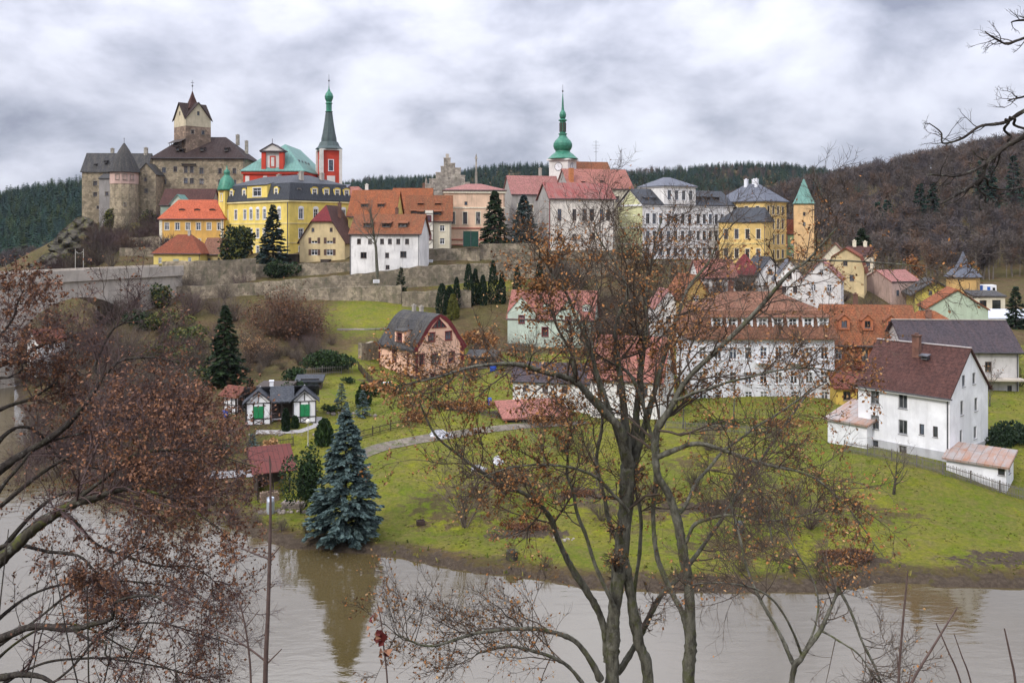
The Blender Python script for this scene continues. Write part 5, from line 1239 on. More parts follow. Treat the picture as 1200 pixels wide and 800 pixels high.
for x0, x1 in ((0, 2.55), (4.75, 7.2)):
    for x in (x0, x0 + .72, x1 - .84, x1 - .12): mb.box(x, -.05, -.2, x + .12, -.004, hW)
    for z in (0, .62, 2.25): mb.box(x0 + .12, -.045, z, x1 - .12, -.003, z + .1)
    mb.bar((x0 + .85, -.03, .12), (x1 - .85, -.03, .6), .07, .04); mb.bar((x0 + .85, -.028, .6), (x1 - .85, -.028, .12), .07, .04)
    mb.bar((x0 + .4, -.03, 2.4), ((x0 + x1) / 2, -.03, 3.25), .08, .04); mb.bar((x1 - .4, -.03, 2.4), ((x0 + x1) / 2, -.03, 3.25), .08, .04)
    mb.bar(((x0 + x1) / 2, -.03, 2.4), ((x0 + x1) / 2, -.03, 3.2), .08, .04)
for y in (0, .9, 2.2, 4.08): mb.box(-.05, y, -.2, -.004, y + .12, hW)
for z in (0, .62, 2.25): mb.box(-.045, .12, z, -.003, 4.08, z + .1)
mb.box(2.6, .1, 2.1, 4.7, .2, 2.25); mb.box(3.6, .1, 0, 3.7, .2, 2.1); mb.box(2.6, .1, .8, 4.7, .16, .88)
mb.build('timber_frame', TF, e)
for c0 in (.78, 5.53):
    o = None
    for i in (0, 1):
        m2 = MB(); x0 = c0 + i * .5
        m2.box(x0 + .01, -.09, .74, x0 + .49, -.051, 2.0); m2.box(x0 + .06, -.1, .82, x0 + .44, -.091, 1.35); m2.box(x0 + .06, -.1, 1.42, x0 + .44, -.091, 1.92)
        m2.build('shutter', GS, e)
m2 = MB(); m2.box(-.09, 1.1, .74, -.051, 2.1, 2.0); m2.build('shutter', GS, e)
m2 = MB(); m2.box(2.6, 1.55, 0, 4.7, 1.596, 2.3); m2.build('porch_back', DARKWOOD, e)
m2 = MB(); m2.box(2.9, .5, .45, 4.1, .9, .52); m2.box(2.95, .55, 0, 3.0, .6, .45); m2.box(4.0, .55, 0, 4.05, .6, .45); m2.box(2.95, .8, 0, 3.0, .85, .45); m2.box(4.0, .8, 0, 4.05, .85, .45)
tag(m2.build('garden_bench', WHITE, None, e.location.copy(), R(13)), 'small white bench under the cottage porch', 'bench')
mb = MB()
zr = hW + 1.2; zl = hW - .05; o = .35
mb.shell([[(-o, 2.1, zr + .12), (7.2 + o, 2.1, zr + .12), (7.2 + o, 4.2 + o, zl - .1), (-o, 4.2 + o, zl - .1)]], .12)
mb.shell([[(2.4, -.05, zl + .08), (4.9, -.05, zl + .08), (4.9, 2.1, zr + .12), (2.4, 2.1, zr + .12)]], .12)
for x0, x1 in ((-.35, 2.9), (4.4, 7.55)):
    xm = (x0 + x1) / 2
    mb.shell([[(x0, -.35, zl), (xm, -.35, zr + .13), (xm, 2.12, zr + .13), (x0, 2.12, zl)][::-1], [(xm, -.35, zr + .13), (x1, -.35, zl), (x1, 2.12, zl), (xm, 2.12, zr + .13)][::-1]], .12)
rf = mb.build('roof', T_SLATE, e)
mb = MB(); mb.box(2.3, 2.6, 3.0, 2.7, 3.0, 4.1); mb.box(2.24, 2.54, 4.1, 2.76, 3.06, 4.2); mb.build('chimney', WHITE, rf)
# little shed left of it
e = empty('timber_hut', (X(262, 108), 108, gz(X(268, 107), 107) + .15), R(-32)); tag(e, 'small white half-timbered hut with a rusty red roof left of the cottage', 'hut')
mb = MB(); mb.box(0, 0, -1.5, 2.2, 2.2, 2.1); mb.build('wall', CW, e)
mb = MB()
for x in (0, .7, 1.4, 2.1): mb.box(x, -.05, -.2, x + .1, -.004, 2.1)
for z in (0, .9, 2.0): mb.box(.1, -.045, z, 2.1, -.003, z + .1); mb.box(2.204, 0, z, 2.245, 2.2, z + .1)
for y in (0, 1.05, 2.1): mb.box(2.204, y, -.2, 2.25, y + .1, 2.1)
mb.build('timber_frame', TF, e); mb = MB(); mb.box(2.204, .3, 0, 2.23, 1.0, 1.9); mb.build('door', DARKWOOD, e)
mb = MB(); mb.shell([[(-.5, -.5, 2.0), (2.9, -.5, 2.0), (2.9, 1.1, 3.1), (-.5, 1.1, 3.1)], [(-.5, 1.1, 3.1), (2.9, 1.1, 3.1), (2.9, 2.7, 2.0), (-.5, 2.7, 2.0)]], .1); mb.build('roof', T_RUSTD, e)
# river shed
e = empty('river_shed', (X(300, 87), 87, 1.55), R(24)); tag(e, 'open wooden shed with dark red sheet roof on the bank beside the blue spruce', 'shed')
mb = MB()
for x in (.1, 1.6, 3.2):
    for y in (.1, 2.6):
        mb = MB(); mb.box(x, y, -1, x + .14, y + .14, 2.05 + y * .42 - .16); mb.build('post', DARKWOOD, e)
for q in ((0, .1, 1.94, 3.4, .24, 2.08), (0, 2.6, 2.99, 3.4, 2.74, 3.13)):
    mb = MB(); mb.box(*q); mb.build('beam', DARKWOOD, e)
mb = MB(); mb.box(.2, 2.62, -.8, 3.2, 2.68, 2.9); mb.box(.15, .3, -.8, .2, 2.6, 1.0); mb.build('wall', DARKWOOD, e)
mb = MB(); mb.shell([[(-.5, -.7, 1.78), (3.9, -.7, 1.78), (3.9, 3.4, 3.5), (-.5, 3.4, 3.5)]], .08); mb.build('roof', seam('dark_red_sheet', (0.12, 0.026, 0.020), (0.08, 0.03, 0.022), .5, .9, .4), e)
# cabin by the bridge
H = house('river_cabin', 'small cabin with a red roof among brush below the bridge', 'house', (X(32, 150), 150, 6.4), R(-35), 3.6, 4.5, 2.2, WH, 'gy', T_RUSTD, {'F': [(1.8, .7, .8, .9, 'dark')], 'R': [(2.2, .7, .9, .9, 'dark')]}, rise=1.7, ov=.4, found=4)
# ------------------------------------------------------------------ bridge
zt = 19.7
b0 = Vector((X(168, 185), 185, 0)); b1 = Vector((-140, 70, 0)); dv = (b1 - b0); L = dv.length; rzb = math.atan2(dv.y, dv.x)
e = empty('road_bridge', (b0.x, b0.y, 0), rzb); tag(e, 'pale concrete arch road bridge leading to the castle rock', 'bridge')
mb = MB()
def arch(c, hw, zs, zc): return [(c - hw * math.cos(t), zs + (zc - zs) * math.sin(t)) for t in np.linspace(0, math.pi, 25)]
for y, rv in ((0.0, False), (7.0, True)):
    ar = arch(19.5, 12.5, 4.5, 14.6); top = 17.6
    def fc(q): mb.poly([(u, y, v) for u, v in (q[::-1] if not rv else q)])
    fc([(-4, -3), (7, -3), (7, top), (-4, top)]); fc([(32, -3), (L + 10, -3), (L + 10, top), (32, top)])
    for (u0, v0), (u1, v1) in zip(ar, ar[1:]): fc([(u0, v0), (u1, v1), (u1, top), (u0, top)])
for (u0, v0), (u1, v1) in zip(ar, ar[1:]): mb.poly([(u0, 0, v0), (u0, 7, v0), (u1, 7, v1), (u1, 0, v1)])
mb.build('arch_wall', CONCRETE, e)
mb = MB(); mb.box(-4, -.5, 17.62, L + 10, 7.5, 18.4); mb.build('deck', CONCRETE, e)
for y in (-.48, 7.13):
    mb = MB(); mb.box(-4, y, 18.404, L + 10, y + .35, zt); mb.build('parapet', CONCRETE, e)
mb = MB(); mb.box(10.2, -.25, -3, 10.9, -.01, 17.6); mb.box(10.2, 7.01, -3, 10.9, 7.25, 17.6); mb.build('pier_rib', CONCRETE, e)
# ------------------------------------------------------------------ walls and terraces
def wallrun(label, pts, th=.7, mat=STONE_W, name='stone_wall', cap=True, dep=None):
    """pts: (px, py_top, py_bottom, Y)"""
    P = [(X(a, Y), Y, Z(t, Y), Z(b, Y)) for a, t, b, Y in pts]
    c = Vector((sum(p[0] for p in P) / len(P), sum(p[1] for p in P) / len(P), min(p[3] for p in P)))
    mb = MB()
    for A, B in zip(P, P[1:]):
        d = Vector((B[0] - A[0], B[1] - A[1], 0)); n = Vector((-d.y, d.x, 0)).normalized() * th
        n2 = 6 if d.length > 8 else 3
        for i in range(n2):
            t0, t1 = i / n2, (i + 1) / n2
            a = [A[k] + (B[k] - A[k]) * t0 for k in range(4)]; b = [A[k] + (B[k] - A[k]) * t1 for k in range(4)]
            za = a[2] + .12 * math.sin(a[0] * 1.3 + a[1]); zb = b[2] + .12 * math.sin(b[0] * 1.3 + b[1])
            q = lambda v, z, o: (v[0] - c.x + (n.x if o else 0), v[1] - c.y + (n.y if o else 0), z - c.z)
            mb.poly([q(a, a[3] - 2, 0), q(b, b[3] - 2, 0), q(b, zb, 0), q(a, za, 0)]); mb.poly([q(b, b[3] - 2, 1), q(a, a[3] - 2, 1), q(a, za, 1), q(b, zb, 1)])
            mb.poly([q(a, za, 0), q(b, zb, 0), q(b, zb, 1), q(a, za, 1)])
            if i == 0: mb.poly([q(a, a[3] - 2, 1), q(a, a[3] - 2, 0), q(a, za, 0), q(a, za, 1)])
            if i == n2 - 1: mb.poly([q(b, b[3] - 2, 0), q(b, b[3] - 2, 1), q(b, zb, 1), q(b, zb, 0)])
    return tag(mb.build(name, mat, None, c), label, 'wall')
wallrun('dark stone bastion wall below the lemon-yellow house', [(190,306,337,190),(221,306,336,187),(255,305,336,189),(300,303,334,192)])
wallrun('low retaining wall of pale rubble under the bastion, beside the bridge end', [(154,337,352,186),(200,336,354,184),(300,333,356,181)])
wallrun('stone terrace wall in front of the beige gabled house', [(297,310,331,194),(345,309,329,193),(412,307,324,192)])
wallrun('long stone terrace wall running below the white long house to the conifers', [(225,336,352,181),(300,331,347,180),(350,327,343,180),(410,322,338,181),(462,316,336,182),(490,312,333,183),(560,309,330,186),(600,307,328,188),(650,306,326,190),(720,307,326,192)], .8)
wallrun('lower garden terrace wall of grey stones above the grass slope', [(310,342,352,177),(375,338,350,175),(420,336,348,174),(470,334,349,173)])
wallrun('lower terrace wall piece behind the dark columnar conifers', [(471,342,357,172),(510,341,357,172),(552,340,356,172)])
wallrun('brown stone wall under the half-timbered house with a white sign', [(494,292,313,197),(530,291,312,197),(562,290,310,197)])
wallrun('grey stone wall below the two tall conifers', [(562,286,309,198),(600,285,308,198),(640,285,308,199)])
wallrun('stone retaining wall at the foot of the white school', [(720,304,322,204),(780,306,324,206),(850,308,326,212)])
wallrun('stone wall at the foot of the yellow school', [(850,309,324,207),(905,309,323,208),(960,308,322,212)])
wallrun('rubble terrace wall on the castle slope, upper one', [(150,279,288,232),(188,277,287,232)])
wallrun('rubble terrace wall on the castle slope, lower one', [(140,291,300,224),(184,289,299,223)])
wallrun('garden retaining wall behind the pink house', [(424,402,417,140),(446,400,416,145)])
wallrun('concrete garden wall along the river path left of the shed', [(200,582,595,95),(250,562,575,96),(300,543,556,98)], .4, CONCRETE, 'garden_wall')
P_ = W(543, 289, 196); e = empty('mesh_screen', P_, R(4)); tag(e, 'dark green mesh screen standing on the wall before the peach building', 'screen')
mb = MB(); mb.box(0, .02, 0, 3.3, .08, 3.4); mb.build('mesh', plain('dark_green_mesh', (0.008, 0.045, 0.03), .8), e)
mb = MB()
for x in (-.08, 1.6, 3.25): mb.box(x, -.05, 0, x + .1, .015, 3.6)
mb.build('frame', GUTTER, e)
for px, py, Y, w_, lb in ((505, 306, 196.2, .9, 'small white notice board on the brown wall under the half-timbered house'), (441, 329.5, 180.3, 1.3, 'white notice board on the long terrace wall left of the small conifer')):
    mb = MB(); mb.box(-w_/2, -.1, 0, w_/2, -.04, .7)
    for i in range(3): mb.box(-w_ * .38, -.112, .14 + i * .17, w_ * .38, -.101, .2 + i * .17, 1)
    tag(mb.build('notice_board', [WHITE, GREYFR], None, W(px, py + 2, Y)), lb, 'sign')

# ------------------------------------------------------------------ plants: tools
def unit(v): return v / np.maximum(np.linalg.norm(v, axis=-1, keepdims=True), 1e-9)
def rdir(n): return unit(RNG.normal(size=(n, 3)))
class Geo:
    def __init__(s): s.v = []; s.q = []; s.m = []; s.n = 0
    def add(s, v, q, m=0):
        s.v.append(v.reshape(-1, 3)); s.q.append(q + s.n); s.n += v.reshape(-1, 3).shape[0]
        s.m.append(np.full(len(q), m, np.int32) if np.isscalar(m) else m.astype(np.int32))
    def tubes(s, P, Rr, k=4, m=0, rough=0.0):
        M, N = P.shape[:2]
        if M == 0: return
        T = unit(np.gradient(P, axis=1))
        ref = np.where(np.abs(T[..., 2:3]) > .8, np.array([1., 0, 0]), np.array([0, 0, 1.]))
        ref = np.repeat(ref[:, :1], N, 1)
        U = unit(np.cross(T, ref)); V = np.cross(T, U)
        a = np.arange(k) * 2 * math.pi / k
        Q = Rr[:, :, None, None] * (1 + rough * RNG.normal(size=(M, N, k, 1))) if rough else Rr[:, :, None, None]
        ring = P[:, :, None] + Q * (U[:, :, None] * np.cos(a)[None, None, :, None] + V[:, :, None] * np.sin(a)[None, None, :, None])
        idx = np.arange(M * N * k).reshape(M, N, k); nx = np.roll(idx, -1, 2)
        q = np.stack([idx[:, :-1], nx[:, :-1], nx[:, 1:], idx[:, 1:]], -1).reshape(-1, 4)
        s.add(ring, q, m)
    def quads(s, C, U, V, m=0):
        """centre, half axes"""
        v = np.stack([C - U - V, C + U - V, C + U + V, C - U + V], 1)
        q = np.arange(len(C) * 4).reshape(-1, 4)
        s.add(v, q, m)
    def leaves(s, C, size, m=0, up=None, aspect=.62, curl=.25):
        n = len(C); d = rdir(n)
        if up is not None: d = unit(d + up)
        w = unit(np.cross(d, rdir(n))); sz = (size * RNG.uniform(.6, 1.35, n))[:, None]
        nn = np.cross(d, w)
        v = np.stack([C, C + d * sz * .55 + w * sz * aspect * .5 + nn * sz * curl * RNG.uniform(-1, 1, (n, 1)), C + d * sz, C + d * sz * .55 - w * sz * aspect * .5 + nn * sz * curl * RNG.uniform(-1, 1, (n, 1))], 1)
        s.add(v, np.arange(n * 4).reshape(-1, 4), m)
    def mesh(s, name, mats, smooth=False, center=None):
        me = bpy.data.meshes.new(name)
        v = np.concatenate(s.v); q = np.concatenate(s.q)
        if center is not None: v = v - np.array(center)
        fill(me, v, q, smooth)
        ms = mats if isinstance(mats, (list, tuple)) else [mats]
        for m in ms: me.materials.append(m)
        if len(ms) > 1: me.polygons.foreach_set('material_index', np.concatenate(s.m))
        return me
    def build(s, name, mats, parent=None, loc=None, smooth=False, center=None):
        return link(name, s.mesh(name, mats, smooth, center), parent, loc)
def grow(P0, D, L, R0, n=5, wig=.25, trop=0.0, end=.25, grav=0.0):
    m = len(P0); P = np.empty((m, n + 1, 3)); P[:, 0] = P0; d = unit(D)
    for i in range(n):
        d = unit(d + RNG.normal(size=(m, 3)) * wig + np.array([0, 0, trop - grav * (i / n)]))
        P[:, i + 1] = P[:, i] + d * (L / n)[:, None]
    t = np.linspace(0, 1, n + 1)
    return P, R0[:, None] * (1 - t * (1 - end))[None]
def spawn(P, Rr, cnt, t0=.25, t1=1.0, ang=.9, lk=.5, rk=.55, L=None, n=5, wig=.25, trop=.1, end=.2, rmin=.004, lenvar=.45, grav=0.0):
    """children spread along the parents"""
    M, N = P.shape[:2]
    par = np.repeat(np.arange(M), cnt) if np.isscalar(cnt) else np.repeat(np.arange(M), cnt)
    m = len(par)
    t = t0 + (t1 - t0) * RNG.random(m) ** .85
    f = t * (N - 1); i = np.minimum(f.astype(int), N - 2); w = (f - i)[:, None]
    p = P[par, i] * (1 - w) + P[par, i + 1] * w
    tan = unit(P[par, i + 1] - P[par, i])
    r = Rr[par, i] * (1 - w[:, 0]) + Rr[par, i + 1] * w[:, 0]
    perp = unit(np.cross(tan, rdir(m)))
    a = ang * RNG.uniform(.6, 1.3, m)[:, None]
    D = tan * np.cos(a) + perp * np.sin(a)
    pl = np.linalg.norm(np.diff(P, axis=1), axis=2).sum(1)[par] if L is None else L
    ln = pl * lk * (1.15 - .6 * t) * RNG.uniform(1 - lenvar, 1 + lenvar, m)
    return grow(p, D, ln, np.maximum(r * rk, rmin), n, wig, trop, end, grav)
def along(P, per):
    M, N = P.shape[:2]; par = np.repeat(np.arange(M), per); m = len(par)
    f = (.15 + .85 * RNG.random(m)) * (N - 1); i = np.minimum(f.astype(int), N - 2); w = (f - i)[:, None]
    return P[par, i] * (1 - w) + P[par, i + 1] * w
def smooth_path(pts, rad, n):
    """Catmull-Rom through hand-placed points"""
    p = np.array([pts[0]] + list(pts) + [pts[-1]], float); r = np.array([rad[0]] + list(rad) + [rad[-1]], float)
    K = len(pts) - 1; out = []; ro = []
    for s in np.linspace(0, K - 1e-6, n):
        i = int(s); u = s - i
        a, b, c, d = p[i], p[i + 1], p[i + 2], p[i + 3]
        out.append(.5 * ((2 * b) + (-a + c) * u + (2 * a - 5 * b + 4 * c - d) * u * u + (-a + 3 * b - 3 * c + d) * u ** 3))
        ro.append(r[i + 1] * (1 - u) + r[i + 2] * u)
    return np.array(out), np.array(ro)

BK = bark('lichen_bark', (0.050, 0.046, 0.036), (0.185, 0.178, 0.138), mk=.7, scale=8)
BKD = bark('dark_wet_bark', (0.022, 0.018, 0.016), (0.068, 0.057, 0.048), mk=.15, scale=9)
BKM = bark('mossy_bark', (0.03, 0.026, 0.02), (0.07, 0.062, 0.045), moss=(0.12, 0.135, 0.02), mk=.9, scale=3)
TW = plain('twig_brown', (0.078, 0.060, 0.047), .9, 0, .4, 2, .1)
TWG = plain('twig_grey', (0.125, 0.10, 0.08), .9, 0, .35, 1, .1)
TWP = plain('twig_purple', (0.090, 0.062, 0.058), .9, 0, .4, .4, .1)
LO = leafm('leaf_orange_brown', (0.34, 0.15, 0.048)); LB = leafm('leaf_brown', (0.19, 0.085, 0.036)); LY_ = leafm('leaf_tan', (0.42, 0.25, 0.11))
LR = leafm('leaf_bronze', (0.23, 0.112, 0.062)); LRD = leafm('leaf_dark_bronze', (0.125, 0.062, 0.040)); LDR = leafm('leaf_dark_red', (0.085, 0.014, 0.012))
NG = leafm('needle_green', (0.032, 0.055, 0.019)); NB = leafm('needle_blue', (0.105, 0.155, 0.145), .4); NBD = leafm('needle_blue_dark', (0.036, 0.062, 0.058), .4); ND = leafm('needle_dark', (0.016, 0.030, 0.014)); NYG = leafm('needle_yellow_green', (0.10, 0.105, 0.022))
LG = leafm('leaf_evergreen', (0.035, 0.065, 0.018)); LGD = leafm('leaf_evergreen_dark', (0.015, 0.032, 0.012)); LYG = leafm('leaf_olive', (0.13, 0.13, 0.028))
FT = [leafm('forest_twigs_brown', (0.100, 0.080, 0.068), .4, 1, .02), leafm('forest_twigs_purple', (0.080, 0.067, 0.067), .4, 1, .02), leafm('forest_twigs_russet', (0.125, 0.080, 0.056), .4, 1, .02), leafm('forest_trunk_pale', (0.17, 0.145, 0.12), .3, 1, .5)]
FC = [leafm('forest_conifer', (0.032, 0.066, 0.036), .4, 1, .02), leafm('forest_conifer_blue', (0.028, 0.064, 0.052), .4, 1, .02), leafm('forest_conifer_light', (0.05, 0.075, 0.026), .4, 1, .02)]

def tree_obj(name, label, cat, loc, group=None): return tag(empty(name, loc), label, cat, group)
LIMBK = [1.0]
def limb_k(r): return LIMBK[0] * (.70 if r > 9 else .5 + .2 * max(0, (r - 5) / 4))
def limb(lst, Y, y0=None):
    """lst: (px, py, radius_px[, dY])"""
    pts = []; rad = []
    for q in lst:
        yy = Y + (q[3] if len(q) > 3 else 0); pts.append(W(q[0], q[1], yy)); rad.append(q[2] / F * yy * limb_k(q[2]))
    return pts, rad
def oak(name, label, loc, limbs, Y, leafm_, kids, leafsize, per, bk, tw, seed_len, gset=None, lv=(7, 6, 5), mossy=None, trop=.06, lenK=1.0, leafbias=None, r2=.4, dens=1.0):
    rs = min(1.0, Y / 20)
    e = tree_obj(name, label, 'tree', loc)
    lo = np.array(loc)
    tr = Geo(); mo = Geo()
    br = Geo(); lf = Geo(); fine_src = []
    for li, L in enumerate(limbs):
        pts, rad = limb(L[0], Y); n = max(14, len(pts) * 9)
        P, Rr = smooth_path(pts, rad, n)
        P = P + np.stack([np.sin(np.linspace(0, 9 + li, n)) , np.cos(np.linspace(1, 8 + li, n)), np.sin(np.linspace(2, 7, n))], -1) * .02
        Rr = Rr * (1 + .07 * np.sin(np.linspace(0, 23 + li, n)))
        (mo if (mossy and li in mossy) else tr).tubes(P[None], Rr[None], 10, 0, .09)
        fine_src.append((P, Rr, L[1], L[2] if len(L) > 2 else 1.0))
    for P, Rr, (cnt, t0, ln), lfk in fine_src:
        if cnt == 0: continue
        cnt = int(cnt * dens)
        c1P, c1R = spawn(P[None], Rr[None], cnt, t0, 1.0, .95, ln, r2, L=np.full(cnt, 1.0) * 2.2 * lenK, n=lv[0], wig=.2, trop=trop, end=.3, rmin=.011 * rs)
        c1R = np.minimum(c1R, .028 * rs)
        br.tubes(c1P, c1R, 5)
        c2P, c2R = spawn(c1P, c1R, lv[1], .12, 1.0, .85, .5, .55, n=5, wig=.22, trop=trop, end=.4, rmin=.0055 * rs)
        br.tubes(c2P, c2R, 4)
        c3P, c3R = spawn(c2P, c2R, lv[2], .1, 1.0, .8, .55, .6, n=4, wig=.22, trop=trop, end=.5, rmin=.0034 * rs)
        br.tubes(c3P, c3R, 3)
        if lfk > 0:
            k = max(1, int(round(per * lfk))) if per * lfk >= 1 else 1
            C = along(c3P, k)
            if per * lfk < 1: C = C[RNG.random(len(C)) < per * lfk]
            # dead leaves hang on in patches
            cl = (np.sin(C[:, 0] * 1.9 + 1) + np.sin(C[:, 2] * 2.1 + 2) + np.sin(C[:, 1] * 1.7)) / 3 + RNG.normal(size=len(C)) * .35
            C = C[cl > -.12]
            if leafbias is not None: C = C[leafbias(C) > RNG.random(len(C))]
            lf.leaves(C, leafsize, RNG.choice(3, len(C), p=[.5, .3, .2]), up=np.array([0, 0, -.4]))
    tr.build('trunk', bk, e, (0, 0, 0), True, lo)
    if mo.n: mo.build('mossy_limb', BKM, e, (0, 0, 0), True, lo)
    if br.n: br.build('crown', tw, e, (0, 0, 0), False, lo)
    if lf.n: lf.build('dead_leaves', leafm_, e, (0, 0, 0), False, lo)
    return e

# ------------------------------------------------------------------ forests on the hills
def proto_bare(seed, h=15, tw=150):
    st = RNG; g = Geo()
    P, Rr = grow(np.zeros((1, 3)), np.array([[0, 0, 1.]]), np.array([h * .62]), np.array([.2]), 4, .06, .1, .5)
    g.tubes(P, Rr, 4, 3)
    n1 = 11; a, ra = spawn(P, Rr, n1, .4, 1, .6, .55, .5, n=3, wig=.15, trop=.2, end=.4)
    g.tubes(a, ra, 3, 0)
    C = along(a, tw // n1); d = unit(rdir(len(C)) * .9 + np.array([0, 0, .7])); w = unit(np.cross(d, rdir(len(C))))
    ln = RNG.uniform(.7, 1.7, len(C))[:, None]
    g.quads(C + d * ln * .6, w * RNG.uniform(.03, .085, len(C))[:, None], d * ln, 0)
    return np.concatenate(g.v), np.concatenate(g.q), np.concatenate(g.m)
def proto_con(h=17):
    g = Geo(); T = 11
    g.tubes(np.array([[[0, 0, 0], [0, 0, h * .95]]], float), np.array([[.25, .04]]), 4, 0)
    C = []; U = []; V = []
    for i in range(T):
        z = h * (.12 + .86 * i / T); r = (h * .19) * (1 - i / T) ** .85 + .25; k = 9
        for j in range(k):
            a = 2 * math.pi * (j + RNG.random()) / k; rr = r * RNG.uniform(.7, 1.15)
            o = np.array([math.cos(a), math.sin(a), -.45]); o /= np.linalg.norm(o); s = np.array([-math.sin(a), math.cos(a), RNG.uniform(-.3, .3)])
            C.append(np.array([0, 0, z + .5]) + o * rr * .55); U.append(s * (rr * .36 + .15)); V.append(o * rr * .6)
    C, U, V = map(np.array, (C, U, V))
    v = np.stack([C - U * .4 - V, C + U * .4 - V, C + U * .9 + V * .8, C - U * .2 + V * 1.1], 1); g.add(v, np.arange(len(C) * 4).reshape(-1, 4), 0)
    return np.concatenate(g.v), np.concatenate(g.q), np.concatenate(g.m)
PB = [proto_bare(i) for i in range(7)]; PC = [proto_con() for i in range(5)]
def forest(name, mats, protos, pts, scale, mi, wide=(.85, 1.25)):
    """many far trees as one mass"""
    VV = []; QQ = []; MM = []; n = 0
    for k, (x, y, z) in enumerate(pts):
        v, q, m = protos[k % len(protos)]
        a = RNG.uniform(0, 6.28); s = scale[k]; c, sn = math.cos(a), math.sin(a)
        sx = RNG.uniform(*wide)
        w = np.empty_like(v); w[:, 0] = (v[:, 0] * c - v[:, 1] * sn) * s * sx + x; w[:, 1] = (v[:, 0] * sn + v[:, 1] * c) * s * sx + y; w[:, 2] = v[:, 2] * s + z - .5
        VV.append(w); QQ.append(q + n); n += len(v); MM.append(np.where(m == 3, 3 if len(mats) > 3 else 0, mi[k]))
    if not VV: return
    me = bpy.data.meshes.new(name); fill(me, np.concatenate(VV), np.concatenate(QQ), False)
    for m in mats: me.materials.append(m)
    me.polygons.foreach_set('material_index', np.concatenate(MM).astype(np.int32))
    return tag(link(name, me), kind='stuff')
def scatter(n, x0, x1, y0, y1, keep):
    x = RNG.uniform(x0, x1, n); y = RNG.uniform(y0, y1, n)
    k = keep(x, y); x, y = x[k], y[k]; return np.stack([x, y, ground(x, y)], -1)
pxv = lambda x, y: 600 + x / y * F
def fo_noise(x, y, s, ph): return np.sin(x * s + ph) + np.sin(y * s * 1.3 + ph * 2) + .7 * np.sin((x + y) * s * 2.1 + ph) + .5 * np.sin((x - y) * s * 3.3)
# right hillside: bare beeches with pine clumps
pts = scatter(7200, 60, 520, 236, 520, lambda x, y: (pxv(x, y) > 905) & (pxv(x, y) < 1290) & (y > 252 + np.clip((1010 - pxv(x, y)) * .9, 0, 100)) & (fo_noise(x, y, .02, 1) < 2.6))
n = len(pts)
mi = np.clip(RNG.choice(3, n, p=[.5, .32, .18]) + 0, 0, 2)
forest('bare_forest', FT, PB, pts, RNG.uniform(.6, 1.08, n), mi)
pts = scatter(2600, 80, 560, 300, 560, lambda x, y: (pxv(x, y) > 930) & (pxv(x, y) < 1290) & (fo_noise(x, y, .035, 4) > 1.15) & (y > 330))
forest('conifer_clumps', FC, PC, pts, RNG.uniform(.55, 1.0, len(pts)), RNG.choice(3, len(pts)))
# hill behind the town
pts = scatter(9000, -420, 560, 620, 1190, lambda x, y: (pxv(x, y) > 380) & (pxv(x, y) < 1020))
n = len(pts); con = fo_noise(pts[:, 0], pts[:, 1], .008, 2.2) + (pts[:, 1] - 900) / 260 + pts[:, 0] * .0012 + RNG.normal(size=n) * .45 > -.75
forest('far_conifer_forest', FC, PC, pts[con], RNG.uniform(.5, .8, con.sum()), RNG.choice(3, con.sum(), p=[.45, .35, .2]), (1.2, 1.9))
pb = pts[~con][:2300]
forest('far_bare_forest', FT, [(v, q, m) for v, q, m in PB], pb, RNG.uniform(.8, 1.2, len(pb)), RNG.choice(3, len(pb), p=[.4, .4, .2]))
# left hill
pts = scatter(6500, -720, -200, 420, 830, lambda x, y: (pxv(x, y) > -60) & (pxv(x, y) < 330) & (y > 445))
n = len(pts); con = (pts[:, 1] > 500 + RNG.normal(size=n) * 20)
forest('left_hill_conifers', FC, PC, pts[con], RNG.uniform(.6, .95, con.sum()), RNG.choice(3, con.sum(), p=[.35, .4, .25]), (1.15, 1.8))
pb = pts[~con]; forest('left_hill_bare_trees', FT, PB, pb, RNG.uniform(.55, .9, len(pb)), RNG.choice(3, len(pb), p=[.3, .6, .1]))

